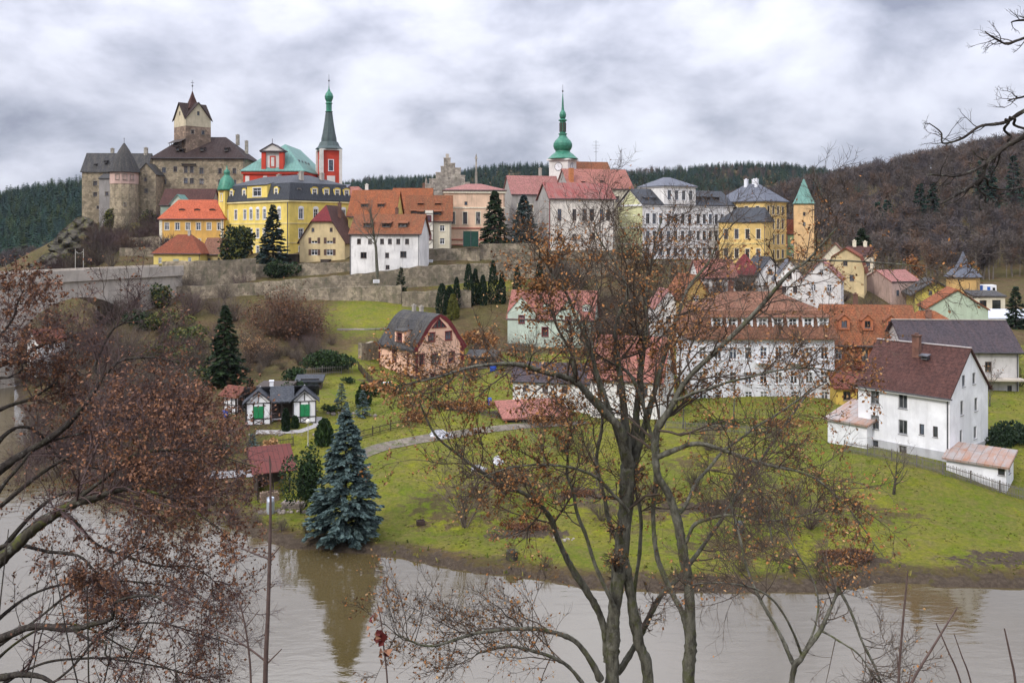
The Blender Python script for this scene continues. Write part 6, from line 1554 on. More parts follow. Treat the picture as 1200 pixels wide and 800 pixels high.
# ------------------------------------------------------------------ conifers, shrubs and bare trees one can tell apart
def conifer_geo(h, r, lev, per, spr, m2=.35, droop=.35, p0=.06, size=.3, pw=.9, upt=0.0):
    tr, fo = Geo(), Geo()
    tr.tubes(np.array([[[0, 0, -.5], [0, 0, h * .5], [0, 0, h]]], float), np.array([[h * .016, h * .009, .01]]), 6)
    n = lev * per; lv = np.repeat(np.arange(lev), per); f = (lv + RNG.random(n)) / lev
    z = h * (p0 + (1 - p0) * f); rr = (r * (1 - f) ** pw + .12) * RNG.uniform(.68, 1.12, n) * (1 - .25 * (f < .06))
    a = RNG.uniform(0, 6.283, n)
    D = np.stack([np.cos(a), np.sin(a), np.full(n, .12 + upt)], -1)
    P, Rr = grow(np.stack([np.zeros(n), np.zeros(n), z], -1), D, rr * 1.05, np.full(n, .02) * (h / 10), 5, .06, 0, .3, grav=droop)
    # tips turn up again
    P[:, -1, 2] += rr * .10
    tr.tubes(P, Rr, 3)
    par = np.repeat(np.arange(n), spr); m = len(par)
    t = (.18 + .82 * np.sqrt(RNG.random(m))); ff = t * 5; i = np.minimum(ff.astype(int), 4); w = (ff - i)[:, None]
    C = P[par, i] * (1 - w) + P[par, i + 1] * w; tan = unit(P[par, i + 1] - P[par, i])
    side = unit(np.cross(tan, np.array([0, 0, 1.]))) * RNG.choice([-1, 1], m)[:, None]
    d = unit(tan * .8 + side * RNG.uniform(.1, .95, m)[:, None] + np.array([0, 0, -.12]) + RNG.normal(size=(m, 3)) * .12)
    ln = (size * (.55 + .7 * RNG.random(m)) * (.6 + .5 * (1 - f[par])))[:, None]
    wv = unit(np.cross(d, unit(np.array([0, 0, 1.]) + RNG.normal(size=(m, 3)) * .45))) * ln * .24
    v = np.stack([C - wv * .5, C + wv * .5 , C + d * ln * .6 + wv, C + d * ln], 1); v2 = np.stack([C + wv * .5, C - wv * .5, C + d * ln * .6 - wv, C + d * ln], 1)
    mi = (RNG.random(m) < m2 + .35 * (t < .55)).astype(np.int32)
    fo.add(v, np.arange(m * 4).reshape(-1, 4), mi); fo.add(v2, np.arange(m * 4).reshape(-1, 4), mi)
    return tr, fo
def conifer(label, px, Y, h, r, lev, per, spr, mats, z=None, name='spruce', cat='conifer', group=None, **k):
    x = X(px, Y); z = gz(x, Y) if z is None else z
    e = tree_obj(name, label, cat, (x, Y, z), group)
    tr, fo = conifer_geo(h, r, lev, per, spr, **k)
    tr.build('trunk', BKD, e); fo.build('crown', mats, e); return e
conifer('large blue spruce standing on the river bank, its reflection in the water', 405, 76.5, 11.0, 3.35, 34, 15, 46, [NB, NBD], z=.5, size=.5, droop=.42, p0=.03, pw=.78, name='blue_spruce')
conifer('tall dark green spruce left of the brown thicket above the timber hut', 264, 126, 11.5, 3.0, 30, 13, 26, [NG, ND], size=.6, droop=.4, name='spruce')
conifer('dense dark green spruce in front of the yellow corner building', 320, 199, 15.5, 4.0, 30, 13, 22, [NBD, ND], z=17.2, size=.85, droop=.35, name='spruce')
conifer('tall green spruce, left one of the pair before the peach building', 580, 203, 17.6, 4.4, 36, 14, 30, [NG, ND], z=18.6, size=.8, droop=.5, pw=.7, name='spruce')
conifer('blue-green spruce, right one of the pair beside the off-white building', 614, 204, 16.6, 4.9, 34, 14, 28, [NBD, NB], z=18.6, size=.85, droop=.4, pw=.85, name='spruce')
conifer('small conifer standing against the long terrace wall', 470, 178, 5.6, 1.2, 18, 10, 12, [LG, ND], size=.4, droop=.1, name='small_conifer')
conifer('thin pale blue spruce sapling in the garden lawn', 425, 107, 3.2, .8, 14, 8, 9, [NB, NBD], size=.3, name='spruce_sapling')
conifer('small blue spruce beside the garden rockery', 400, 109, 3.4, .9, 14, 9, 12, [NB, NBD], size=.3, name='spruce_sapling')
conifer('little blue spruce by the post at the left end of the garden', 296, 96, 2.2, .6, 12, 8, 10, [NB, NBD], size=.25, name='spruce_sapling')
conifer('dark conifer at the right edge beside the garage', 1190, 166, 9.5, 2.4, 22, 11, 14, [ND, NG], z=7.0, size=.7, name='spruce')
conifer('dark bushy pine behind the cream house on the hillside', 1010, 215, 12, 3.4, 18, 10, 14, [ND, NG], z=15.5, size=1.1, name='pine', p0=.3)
# pines one can tell apart on the right hillside
for i, (px, Y, h, lb) in enumerate(((1078, 330, 19, 'pair of dark spruces, left tree, on the bare brown hillside'), (1093, 335, 18, 'pair of dark spruces, right tree, on the bare brown hillside'), (1150, 340, 24, 'tall dark pine high on the brown hillside under the overhanging branch'), (1162, 345, 20, 'shorter dark pine touching the tall pine on the brown hillside'), (1040, 320, 14, 'small dark spruce low on the hillside right of the tower'), (1028, 330, 12, 'smallest dark spruce on the hillside left of the low one'), (1188, 330, 26, 'big dark pine at the right edge of the hillside'))):
    conifer(lb, px, Y, h, h * .2, 16, 9, 8, [FC[0], FC[1]], size=1.7, name='hillside_conifer', group='dark conifers on the brown hillside')
# columnar thujas
def column_geo(h, r, n, size):
    fo = Geo(); t = RNG.random(n); a = RNG.uniform(0, 6.283, n); pr = r * np.minimum(1, 1.25 * (1 - t) ** .55 + .08) * (.75 + .25 * np.minimum(1, t / .12))
    q = pr * np.sqrt(RNG.uniform(.35, 1.1, n)); C = np.stack([np.cos(a) * q, np.sin(a) * q, t * h * .97], -1)
    d = unit(np.stack([np.cos(a) * .35, np.sin(a) * .35, np.ones(n)], -1) + RNG.normal(size=(n, 3)) * .22); w = unit(np.cross(d, rdir(n)))
    s = size * RNG.uniform(.6, 1.3, n)[:, None]
    fo.quads(C, w * s * .28, d * s * .6, (RNG.random(n) < .4).astype(np.int32)); return fo
def column(label, px, Y, h, r, mats, group=None, z=None, name='columnar_thuja', cat='shrub', n=900, size=.32):
    x = X(px, Y); z = gz(x, Y) if z is None else z
    e = tree_obj(name, label, cat, (x, Y, z - .1), group)
    g = Geo(); g.tubes(np.array([[[0, 0, -.4], [0, 0, h * .8]]], float), np.array([[.06, .02]]), 4); g.build('trunk', BKD, e)
    column_geo(h, r, n, size).build('foliage', mats, e); return e
th = [(518,168,6.0,1.2,'leftmost'),(527,170,5.0,1.1,'second from left, lower and broad'),(535,172,6.2,.8,'slim third'),(549,173,8.6,1.0,'tall fourth'),(557,174,7.2,.9,'fifth'),(566,174,6.0,.9,'sixth, low'),(578,175,8.8,1.05,'tallest seventh'),(588,175,6.2,.8,'small eighth'),(606,176,7.6,.85,'lone slim one right of the row'),(632,177,7.8,1.1,'rightmost wide one half behind branches')]
for px, Y, h, r, lb in th: column('dark columnar thuja below the terrace wall, ' + lb, px, Y, h, r, [LGD, ND], 'columnar thujas below the town wall')
column('yellowish conical thuja in front of the dark column row', 531, 165, 4.8, 1.1, [NYG, LYG])
column('round clipped thuja in the lawn before the pink house', 426, 112, 2.9, .95, [LG, LGD], n=1100, name='clipped_thuja')
column('slim dark thuja beside the timber hut', 293, 108, 4.0, .6, [LGD, ND]); column('dark slim thuja in front of the cottage porch', 335, 101, 2.6, .42, [LGD, ND])
column('small round evergreen at the right corner of the cottage', 346, 102, 1.4, .4, [LG, LGD], n=400)
column('dark evergreen cone right of the cottage path', 380, 98, 2.9, 1.0, [LG, LGD], n=1000)
def bush(label, px, Y, rx, ry, h, mats, n=1500, size=.3, z=None, name='evergreen_shrub', cat='shrub', group=None, lumps=7):
    x = X(px, Y); z = gz(x, Y) if z is None else z
    e = tree_obj(name, label, cat, (x, Y, z), group)
    C0 = np.stack([RNG.uniform(-.65, .65, lumps) * rx, RNG.uniform(-.65, .65, lumps) * ry, RNG.uniform(.25, .7, lumps) * h], -1); R0 = RNG.uniform(.35, .6, lumps)
    k = RNG.integers(0, lumps, n); d = rdir(n); q = RNG.uniform(.55, 1.05, n)[:, None] ** .5
    C = C0[k] + d * q * R0[k][:, None] * np.array([rx, ry, h * .6]); C[:, 2] = np.maximum(C[:, 2], .02)
    g = Geo(); g.leaves(C, size, (RNG.random(n) < .4).astype(np.int32), up=d.mean(0) * 0 + np.array([0, 0, .3]), aspect=.7); 
    st = Geo(); P, Rr = grow(np.zeros((9, 3)), unit(np.concatenate([C0, C0])[:9] if lumps * 2 >= 9 else rdir(9)), np.full(9, h * .7), np.full(9, .03), 4, .15); st.tubes(P, Rr, 3); st.build('stem', BKD, e)
    g.build('foliage', mats, e); return e
bush('dark yew beside the blue spruce above the river shed', 352, 83, 1.9, 1.7, 6.8, [LGD, LG], 4200, .26, name='yew')
bush('broad laurel hedge shrub at the foot of the grass slope', 384, 131, 4.2, 2.4, 3.4, [LG, LGD], 3200, .35)
bush('dark laurel shrub left of the broad one behind the garden', 352, 124, 2.2, 1.6, 1.8, [LGD, LG], 1200, .3)
bush('olive-green bushy yew in front of the yellow corner building', 281, 203, 4.6, 3, 11.2, [ND, LYG], 3400, .75, z=18.2, name='yew')
bush('low green spreading juniper at the foot of the dense spruce', 330, 194, 4.6, 2, 4.2, [NG, ND], 2200, .6, z=16.6, name='juniper')
bush('wide dark evergreen hedge right of the white house', 1180, 96, 3.4, 3, 3.6, [LGD, ND], 3600, .3, name='hedge', z=2.6)
bush('olive-brown conifer bush by the bastion wall above the bridge end', 186, 178, 2.2, 1.6, 5, [NG, LYG], 1500, .5, z=11.5)
for i, (px, Y, rx, h, m, lb) in enumerate(((200,160,5,4.2,[LYG,NG],'olive shrub high on the left slope under the low wall'),(228,150,5,4.5,[LYG,LG],'olive shrub left of the tall dark spruce'),(232,128,4,3.0,[NG,LYG],'green shrub low on the left slope beside the hut'),(160,165,5,4.5,[NG,ND],'dark green shrub on the left slope near the bridge pier'),(205,138,4.5,4,[LYG,LG],'mid-slope yellowish shrub among brush'))): bush(lb, px, Y, rx, 3, h, m, 2200, .42, group='evergreen shrubs on the left slope')
for px, Y, rx, h, lb in ((331,117,1.6,1.6,'dark round shrub behind the cottage roof'),(350,118,1.2,1.2,'small dark shrub right of the cottage roof'),(408,124,.9,.9,'small shrub by the garden fence'),(453,121,1.1,1.6,'dark shrub left of the pink house corner'),(465,120,1.0,1.3,'rounded shrub at the pink house corner'),(441,117,.9,1.2,'low green shrub behind the garden lawn'),(386,108,.9,1.0,'low shrub on the garden rockery'),(262,97,.9,.8,'low green shrub left of the cottage')): bush(lb, px, Y, rx, rx, h, [LGD, LG], 500, .22, group='small garden shrubs')
for px, Y, rx, h, lb in ((62,246,5,4.5,'olive scrub at the lower left end of the castle slope'),(88,240,4,3.5,'low olive scrub under the rock crag'),(125,236,5,3,'flat olive scrub below the round tower'),(160,238,4,3,'olive scrub above the upper castle terrace wall'),(105,262,4,4,'mossy ivy clump on the left edge of the castle rock'),(75,245,5,5,'olive scrub at the bottom left of the castle rock'),(175,252,3,6,'green ivy climbing the wall right of the round tower'),(128,255,2.5,7,'dark ivy between castle wing and round tower')): bush(lb, px, Y, rx, 2, h, [LYG, LGD], 1500, .5, group='ivy and scrub on the castle rock')

# bare shrubs and trees
def bare_geo(h, spread, stems, k1, k2, r=.03, up=.9, tr_=.06, k=3, lean=None, wig=.16):
    g = Geo(); a = RNG.uniform(0, 6.283, stems); tilt = RNG.uniform(.1, 1, stems) * spread
    D = np.stack([np.cos(a) * tilt, np.sin(a) * tilt, np.full(stems, up)], -1)
    if lean is not None: D = D + lean
    P0 = np.stack([np.cos(a), np.sin(a), np.zeros(stems)], -1) * RNG.uniform(0, .25, (stems, 1)) * spread
    P, Rr = grow(P0, D, h * RNG.uniform(.65, 1.05, stems), np.full(stems, r), 6, wig, tr_, .25)
    P1, R1 = spawn(P, Rr, k1, .2, 1, .7, .45, .55, n=4, wig=.2, trop=tr_, rmin=r * .22)
    P2, R2 = spawn(P1, R1, k2, .1, 1, .7, .55, .6, n=3, wig=.2, trop=tr_, rmin=r * .13)
    return g, (P, Rr), (P1, R1), (P2, R2)
def bare_shrub(label, px, Y, h, spread, stems, k1, k2, mat=TW, r=.045, z=None, leaves=0, lmats=None, name='bare_shrub', cat='shrub', group=None, lsize=.12, **kw):
    x = X(px, Y); z = gz(x, Y) if z is None else z
    e = tree_obj(name, label, cat, (x, Y, z - .1), group)
    g, a, b, c = bare_geo(h, spread, stems, k1, k2, r, **kw)
    g.tubes(*a, 4); g.build('stem', mat, e)
    g2 = Geo(); g2.tubes(*b, 3); g2.tubes(*c, 3); g2.build('twigs', mat, e)
    if leaves:
        l = Geo(); C = along(c[0], 1); C = C[RNG.random(len(C)) < leaves]; l.leaves(C, lsize, RNG.choice(3, len(C))); l.build('dead_leaves', lmats or [LO, LB, LY_], e)
    return e
def bare_tree(label, px, Y, h, crown, mat=BK, tmat=TW, z=None, leaves=0, lmats=None, group=None, fork=.35, k1=9, k2=8, k3=6, r=None, name='bare_tree', lsize=.2, up=.22):
    x = X(px, Y); z = gz(x, Y) if z is None else z
    e = tree_obj(name, label, 'tree', (x, Y, z - .1), group)
    r = r or h * .02
    T, TR = grow(np.array([[0, 0, -.3]]), np.array([[RNG.normal() * .06, 0, 1.]]), np.array([h * .8]), np.array([r]), 8, .07, .1, .22)
    a, ra = spawn(T, TR, k1, fork, 1, .75, crown / h * 1.0, .5, n=6, wig=.16, trop=up * .6, end=.25)
    b, rb = spawn(a, ra, k2, .2, 1, .7, .5, .55, n=4, wig=.2, trop=up * .4, rmin=.012)
    c, rc = spawn(b, rb, k3, .1, 1, .7, .55, .6, n=3, wig=.2, trop=up * .3, rmin=.008)
    g = Geo(); g.tubes(T, TR, 8); g.tubes(a, ra, 5); g.build('trunk', mat, e, None, True)
    g = Geo(); g.tubes(b, rb, 3); g.tubes(c, rc, 3); g.build('crown', tmat, e)
    if leaves:
        l = Geo(); C = along(c, 1); C = C[RNG.random(len(C)) < leaves]; l.leaves(C, lsize, RNG.choice(3, len(C))); l.build('dead_leaves', lmats or [LO, LB, LY_], e)
    return e
bare_shrub('multi-stemmed bare willow on the bank right of the blue spruce', 545, 79, 7.2, .75, 12, 8, 7, TWG, .055, name='bare_willow', cat='tree')
bare_tree('pruned bare fruit tree on the lawn before the white house', 1047, 84, 4.3, 3.6, BKM, TWG, fork=.25, k1=8, k2=7, k3=5, r=.17, name='fruit_tree')
bare_tree('gnarled bare tree with dry twigs standing at the river bank right of the big tree', 905, 73.5, 6.0, 4.2, BK, TWG, fork=.2, k1=10, k2=9, k3=6, leaves=.05)
bare_tree('bare garden tree with pale branches behind the big tree trunks', 640, 92, 6.5, 4.5, BK, TWG, fork=.25, k1=9, k2=8, k3=5, leaves=.05)
bare_tree('bare fruit tree in the middle garden with a few leaves', 700, 88, 5.6, 4.2, BK, TW, fork=.25, k1=8, k2=8, k3=5, leaves=.08)
bare_tree('large bare tree in front of the long white house', 443, 182, 21, 9, BK, TWG, z=15.5, fork=.38, k1=11, k2=9, k3=7, r=.42)
bare_tree('rusty-leaved beech at the forest edge above the derelict house', 1068, 200, 10, 5, BK, TW, z=11, fork=.25, k1=12, k2=9, k3=6, leaves=1.0, lsize=.55, lmats=[LR, LB, LO])
bare_tree('bare tree among the left slope brush above the river', 95, 140, 10, 6, BK, TW, fork=.2, k1=11, k2=9, k3=6)
bare_tree('bare tree growing on the castle rock', 118, 240, 12, 6, BK, TWP, fork=.2, k1=12, k2=9, k3=5)
bare_tree('purple-twigged bare tree below the round tower', 146, 244, 9, 5, BK, TWP, fork=.15, k1=12, k2=9, k3=5)
for i, (px, Y, h, lb) in enumerate(((758,192,12,'bare tree in front of the white school, left'),(850,190,10,'bare tree in front of the yellow school wing'),(655,186,9,'bare tree on the terrace below the off-white building'),(700,180,10,'bare brown tree below the off-white building, right'),(990,140,7,'bare tree behind the orange lodge'),(1160,112,6,'bare tree in front of the barn right wall'),(930,116,6,'bare tree in the garden before the mansard house'),(860,112,6.5,'bare tree hiding the left part of the mansard house'),(800,108,6,'bare leafy tree beside the pink-roofed house'))):
    bare_tree(lb, px, Y, h, h * .55, BK, TW if i % 2 else TWG, fork=.18, k1=10, k2=8, k3=6, leaves=.05, group='bare trees in the town gardens')
# the great brown thicket and slope brush
bare_shrub('huge dense brown thicket on the slope left of the grass terrace', 335, 152, 9.0, 1.5, 130, 9, 7, plain('thicket_brown', (0.105, 0.070, 0.052), .9, 0, .3, .5, .1), .05, z=7.6, name='thicket', leaves=.9, lmats=[LB, plain('thicket_brown', 0), LRD], lsize=.3, up=.75)
bare_shrub('lower brown thicket skirt above the garden', 300, 140, 4.2, 1.6, 70, 8, 6, plain('thicket_tan', (0.14, 0.10, 0.068), .9, 0, .3, .5, .1), .045, name='thicket', up=.7, leaves=.4, lmats=[LB, LY_, LB], lsize=.2)
sb = [(120,170,6),(100,150,6),(150,150,5.5),(80,165,5),(60,140,6),(175,140,5),(130,130,6),(190,125,4.5),(220,112,4),(95,118,6),(150,112,5),(240,140,4),(255,150,4.5),(225,175,4),(60,190,6),(105,195,6),(170,100,4),(210,98,3.4),(130,215,5),(165,225,5),(90,225,5),(185,235,4),(110,255,4),(60,235,5),(40,170,6),(250,170,4),(275,165,4)]
sb += [(random.uniform(20, 285), random.uniform(100, 185), random.uniform(3.5, 6)) for _ in range(60)]
sb = [q for q in sb if not (q[0] > 232 and q[1] < 118)]
sb += [(random.uniform(30, 225), random.uniform(92, 122), random.uniform(2.5, 5)) for _ in range(34)]
sb += [(random.uniform(285, 390), random.uniform(131, 150), random.uniform(1.6, 3.0)) for _ in range(34)]
SH_PROTO = []
for i in range(5):
    g, a, b, c = bare_geo(5, 1.0, 26, 8, 6, .05); g.tubes(*a, 3); me1 = g.mesh('stem', [TWG, TW, TWP, TW, TWG][i]); g = Geo(); g.tubes(*b, 3); g.tubes(*c, 3); SH_PROTO.append((me1, g.mesh('twigs', [TWG, TW, TWP, TW, TWG][i])))
def shrub_copy(px, Y, h, label, group, k0=0):
    x = X(px, Y); k = k0 + int(RNG.integers(0, 5)); s = h / 5
    e = tree_obj('bare_shrub', label, 'shrub', (x, Y, gz(x, Y) - .15), group); e.rotation_euler[2] = RNG.uniform(0, 6.28); e.scale = (s * 1.15, s * 1.15, s)
    link('stem', SH_PROTO[k][0], e); link('twigs', SH_PROTO[k][1], e)
for i in range(5):
    g, a, b, c = bare_geo(5, 1.0, 30, 8, 6, .10); m_ = [TW, TWP, TW, plain('thicket_brown', 0), TWP][i]; g.tubes(*a, 3); me1 = g.mesh('stem', [m_]); g = Geo(); g.tubes(*b, 3); g.tubes(*c, 3); SH_PROTO.append((me1, g.mesh('twigs', [m_])))
for px, Y, h in [(random.uniform(62, 192), random.uniform(222, 256), random.uniform(3.5, 7)) for _ in range(28)]: shrub_copy(px, Y, h, 'leafless purple-brown bush on the slope at the foot of the castle', 'leafless bushes at the castle foot', 5)
for px, Y, h in sb: shrub_copy(px, Y, h, 'leafless brown bush in the brush on the slope below bridge and castle', 'leafless bushes on the slope')
for px, Y, h in ((640,166,3.5),(662,172,4),(690,170,4.5),(715,172,4),(742,170,5),(770,172,4.5),(800,165,4.5),(640,182,3),(680,184,3),(735,186,4),(790,190,4),(830,185,4),(880,182,4),(905,184,4),*[(random.uniform(610, 905), random.uniform(136, 190), random.uniform(3.5, 6.5)) for _ in range(34)],(700,158,4),(740,156,5),(780,150,4),(560,148,3),(580,140,3.5),(555,132,3),(600,148,3)):
    shrub_copy(px, Y, h, 'leafless bush on the bank between town wall and lower houses', 'leafless bushes below the town wall')
for px, Y, h in ((970,150,3),(1010,158,4),(1030,165,4),(1050,160,4),(1020,175,4),(990,178,3),(1060,175,4),(1100,150,3),(1165,150,3),(1185,140,3.5),(1195,125,3)):
    shrub_copy(px, Y, h, 'leafless bush between the hillside houses on the right', 'leafless bushes among the hillside houses')
for px, Y, h in ((300,80.5,1.6),(330,78.5,1.4),(360,77.5,1.5),(380,77,1.3),(270,82,1.8),(250,86,2.0),(235,91,2.4),(210,98,2.6),(600,72,1.2),(640,70,1.0),(930,69,1.3),(960,69.5,1.2),(870,69,1.4)):
    shrub_copy(px, Y, h, 'low leafless bush overhanging the waterline', 'low bushes on the waterline')
bush('orange-brown beech bush in front of the pink house', 488, 106, 1.9, 1.3, 1.7, [LO, LB], 1300, .2, name='beech_bush')
bush('long orange-brown clipped hedge behind the track', 545, 112, 4.6, .9, 1.5, [LB, LO], 1900, .22, name='beech_hedge')
bush('russet beech bush right of the pink house', 560, 150, 3.4, 2, 3.6, [LO, LB], 1700, .35, name='beech_bush')
bush('tall dry straw-coloured grass tuft by the garden post', 316, 96, .7, .6, 1.6, [LY_, LY_], 700, .3, name='dry_grass_tuft', cat='grass tuft')
bush('russet beech hedge beside the faded red garden shed', 640, 107, 3.2, .8, 1.6, [LB, LO], 1200, .22, name='beech_hedge')

for px, Y, h in ((835,80,3.2),(860,83,3.4),(890,79,3.0),(930,82,3.2),(815,86,3.0),(770,84,2.8),(590,86,2.8),(625,84,3.0),(950,77,2.6),(705,80,2.6),(660,98,3.2),(740,100,3.4),(830,98,3.2)):
    shrub_copy(px, Y, h, 'leafless garden bush on the riverside lawn behind the big tree', 'leafless bushes on the riverside lawn')
bush('green clipped hedge on the lawn in front of the mansard house', 850, 108, 4.5, .7, 1.3, [LG, LYG], 1500, .2, name='hedge')
bush('brown beech hedge along the lawn right of the green hedge', 925, 107, 3.2, .7, 1.2, [LB, LO], 1000, .2, name='beech_hedge')

# ------------------------------------------------------------------ fences and small things
def fence(label, pts, h, sp, mat, pick=.07, rails=2, posts=2.4, name='picket_fence'):
    """pts: ground points (x, Y)"""
    P = [Vector((x, y, 0)) for x, y in pts]
    c = Vector((P[0].x, P[0].y, gz(P[0].x, P[0].y))); e = empty(name, c); tag(e, label, 'fence')
    pk, rl = MB(), MB()
    xs = []; 
    for A, B in zip(P, P[1:]):
        n = max(2, int((B - A).length / sp))
        for i in range(n): xs.append(A + (B - A) * (i / n))
    zz = ground([p.x for p in xs], [p.y for p in xs])
    acc = 0; last = None
    for i, p in enumerate(xs):
        z = zz[i] - c.z; x, y = p.x - c.x, p.y - c.y
        hh = h * (1 + .05 * math.sin(i * 2.3) + .03 * math.sin(i * .7))
        d = (xs[min(i + 1, len(xs) - 1)] - xs[max(i - 1, 0)]).normalized() * pick / 2
        pk.bar((x, y, z - .1), (x + .02 * math.sin(i * 1.7), y, z + hh), pick, .02)
        if last is None or (p - last).length > posts:
            ps = MB(); ps.box(x - .05, y + .03, z - .4, x + .05, y + .13, z + h + .08); ps.build('post', mat, e)
            if last is not None:
                for r in (.25, .8): rl.bar((last.x - c.x, last.y - c.y + .04, lz + h * r), (x, y + .04, z + h * r), .03, .07)
            last = p; lz = z
    pk.build('pickets', mat, e); rl.build('rail', mat, e); return e
FW = plain('weathered_fence', (0.17, 0.155, 0.14), .9, 0, .3, 4); FD = plain('dark_fence', (0.075, 0.055, 0.04), .9, 0, .3, 4)
A = W(990, 521, 94.5); Bm = W(1107, 556, 87.5); C_ = W(1215, 586, 83.5)
fence('grey wooden picket fence between white house and lawn', [(A.x, A.y), (Bm.x, Bm.y), (C_.x, C_.y)], 1.15, .13, FW)
fence('dark picket fence along the track in front of the garden', [(X(415, 99), 99), (X(455, 102), 102), (X(492, 104.5), 104.5)], 1.05, .14, FD)
fence('dark wooden fence at the left end of the garden', [(X(262, 96), 96), (X(300, 96.5), 96.5), (X(345, 97.5), 97.5)], 1.0, .16, FD)
fence('brown wooden fence behind the garden left of the pink house', [(X(420, 134), 134), (X(433, 126), 126), (X(447, 120), 120)], 1.1, .15, FD)
fence('thin fence at the back of the cottage lawn', [(X(352, 127), 127), (X(385, 128), 128), (X(415, 131), 131)], 1.3, .3, FW, posts=3)
fence('grey fence across the lawn behind the big tree', [(X(780, 108), 108), (X(840, 106), 106), (X(915, 103), 103)], 1.0, .16, FW)
# track
def strip(name, pts, w, mat, lift=.05):
    mb = MB(); L = []
    for i, (x, y) in enumerate(pts):
        a = Vector(pts[max(0, i - 1)]); b = Vector(pts[min(len(pts) - 1, i + 1)]); d = (b - a).normalized(); n = Vector((-d.y, d.x)) * w / 2
        L.append((x + n.x, y + n.y)); L.append((x - n.x, y - n.y))
    z = ground([p[0] for p in L], [p[1] for p in L])
    V = [(p[0], p[1], z[i] + lift) for i, p in enumerate(L)]
    for i in range(0, len(V) - 2, 2): mb.poly([V[i], V[i + 1], V[i + 3], V[i + 2]])
    return tag(mb.build(name, mat), kind='structure')
tr = []
for t in np.linspace(0, 1, 40): 
    p = np.array([[X(400,93.5),93.5],[X(450,97.5),97.5],[X(520,101),101],[X(600,106),106],[X(690,111),111]]); f = t * 4; i = min(3, int(f)); tr.append(tuple(p[i] + (p[i+1] - p[i]) * (f - i)))
TRK = stone('track_gravel', (0.20, 0.165, 0.125), (0.13, 0.105, 0.08), .9, .6, moss=.75, mcol=(.07, .085, .02))
strip('dirt_track', tr, 2.2, TRK)
tr2 = [tuple(np.array([X(200,92.5),92.5]) * (1 - t) + np.array([X(305,92),92]) * t) for t in np.linspace(0, 1, 14)]
strip('bank_path', tr2, 1.3, plain('pale_concrete_path', (0.22, 0.21, 0.205), .7, 0, .3, 2), .12)
strip('grass_path', [(X(395,158),158),(X(430,159),159),(X(470,160),160)], .9, TRK)
GP = plain('garden_paving', (0.30, 0.285, 0.27), .8, 0, .3, 4)
strip('cottage_path', [(X(300,100.4),100.4),(X(330,100.6),100.6),(X(352,101),101),(X(371,103),103),(X(373,106),106)], .9, GP)
# lamp
e = empty('garden_lamp', (X(361, 97.5), 97.5, gz(X(361, 97.5), 97.5))); tag(e, 'slim pale garden lamp post with a white globe before the cottage', 'lamp post')
mb = MB(); mb.lathe([(.09, -.3), (.09, .3), (.05, .35), (.045, 2.35), (.1, 2.4), (0, 2.4)], 10); mb.build('post', plain('pale_post', (.45, .43, .38), .6), e)
mb = MB(); mb.lathe([(.06, 2.4), (.18, 2.48), (.26, 2.62), (.27, 2.75), (.2, 2.9), (.08, 2.98), (0, 3.0)], 14); mb.build('globe', plain('globe_glass', (.62, .60, .52), .3, 0, .05), e, None, 0, True)
def barrel(label, px, py, Y, r, h, mat, name='barrel', cat='barrel'):
    x = X(px, Y); mb = MB(); mb.lathe([(r * .92, -.1), (r, .12), (r * 1.03, h * .33), (r, h * .36), (r * 1.03, h * .66), (r, h * .7), (r * .92, h), (r * .8, h - .04), (0, h - .05)], 14)
    return tag(mb.build(name, mat, None, (x, Y, gz(x, Y)), 0, True), label, cat)
BL = plain('blue_plastic', (.015, .06, .33), .4, 0, .1)
barrel('blue plastic barrel beside the half-timbered hut', 264, 470, 105.5, .32, .95, BL); barrel('blue plastic barrel in the garden right of the pink house', 578, 430, 137, .5, 1.1, BL)
barrel('small blue barrel standing in the vegetable garden', 574, 465, 117, .25, .9, BL); barrel('second blue barrel by the vegetable garden edge', 594, 467, 117, .25, .7, BL)
barrel('pale zinc barrel leaning at the corner of the river shed', 317, 600, 83.2, .36, 1.5, plain('zinc', (.42, .46, .50), .4, .4, .1))
barrel('dark compost bin on the lawn behind the bare bank tree', 866, 635, 76.5, .42, .95, plain('dark_plastic', (.04, .05, .045), .5), 'compost_bin', 'compost bin')
def heap(label, px, Y, rx, ry, h, mat, n=26, name='heap', cat='heap', jag=.25):
    x = X(px, Y); mb = MB(); N = 22; M = 8; V = {}
    for j in range(M + 1):
        r = 1 - j / M
        for i in range(N):
            a = 6.2832 * i / N; w = 1 + jag * (math.sin(3 * a + j) + math.sin(7 * a - j * 2)) * .5
            V[i, j] = (math.cos(a) * rx * r * w, math.sin(a) * ry * r * w, h * (1 - r ** 2) * (1 + jag * .6 * math.sin(5 * a + j * 3)) - .12 + .05)
    for j in range(M):
        for i in range(N): mb.poly([V[i, j], V[(i + 1) % N, j], V[(i + 1) % N, j + 1], V[i, j + 1]])
    return tag(mb.build(name, mat, None, (x, Y, gz(x, Y))), label, cat)
DL = leafm('leaf_heap', (0.075, 0.045, 0.03), .5, 1, 3); 
HL = bush('large heap of dead leaves and branches on the bank below the lawn', 1000, 71, 2.7, 1.0, .75, [LRD, LB], 2600, .17, name='leaf_heap', cat='heap', lumps=12); 
bush('reddish-brown leaf drift under the left side of the big tree', 622, 78.5, 2.8, 1.1, .3, [LRD, LB], 1800, .15, name='leaf_heap', cat='heap')
bush('smaller leaf drift in the lawn behind the big tree trunk', 680, 86, 2.0, .9, .3, [LRD, LB], 1100, .15, name='leaf_heap', cat='heap')
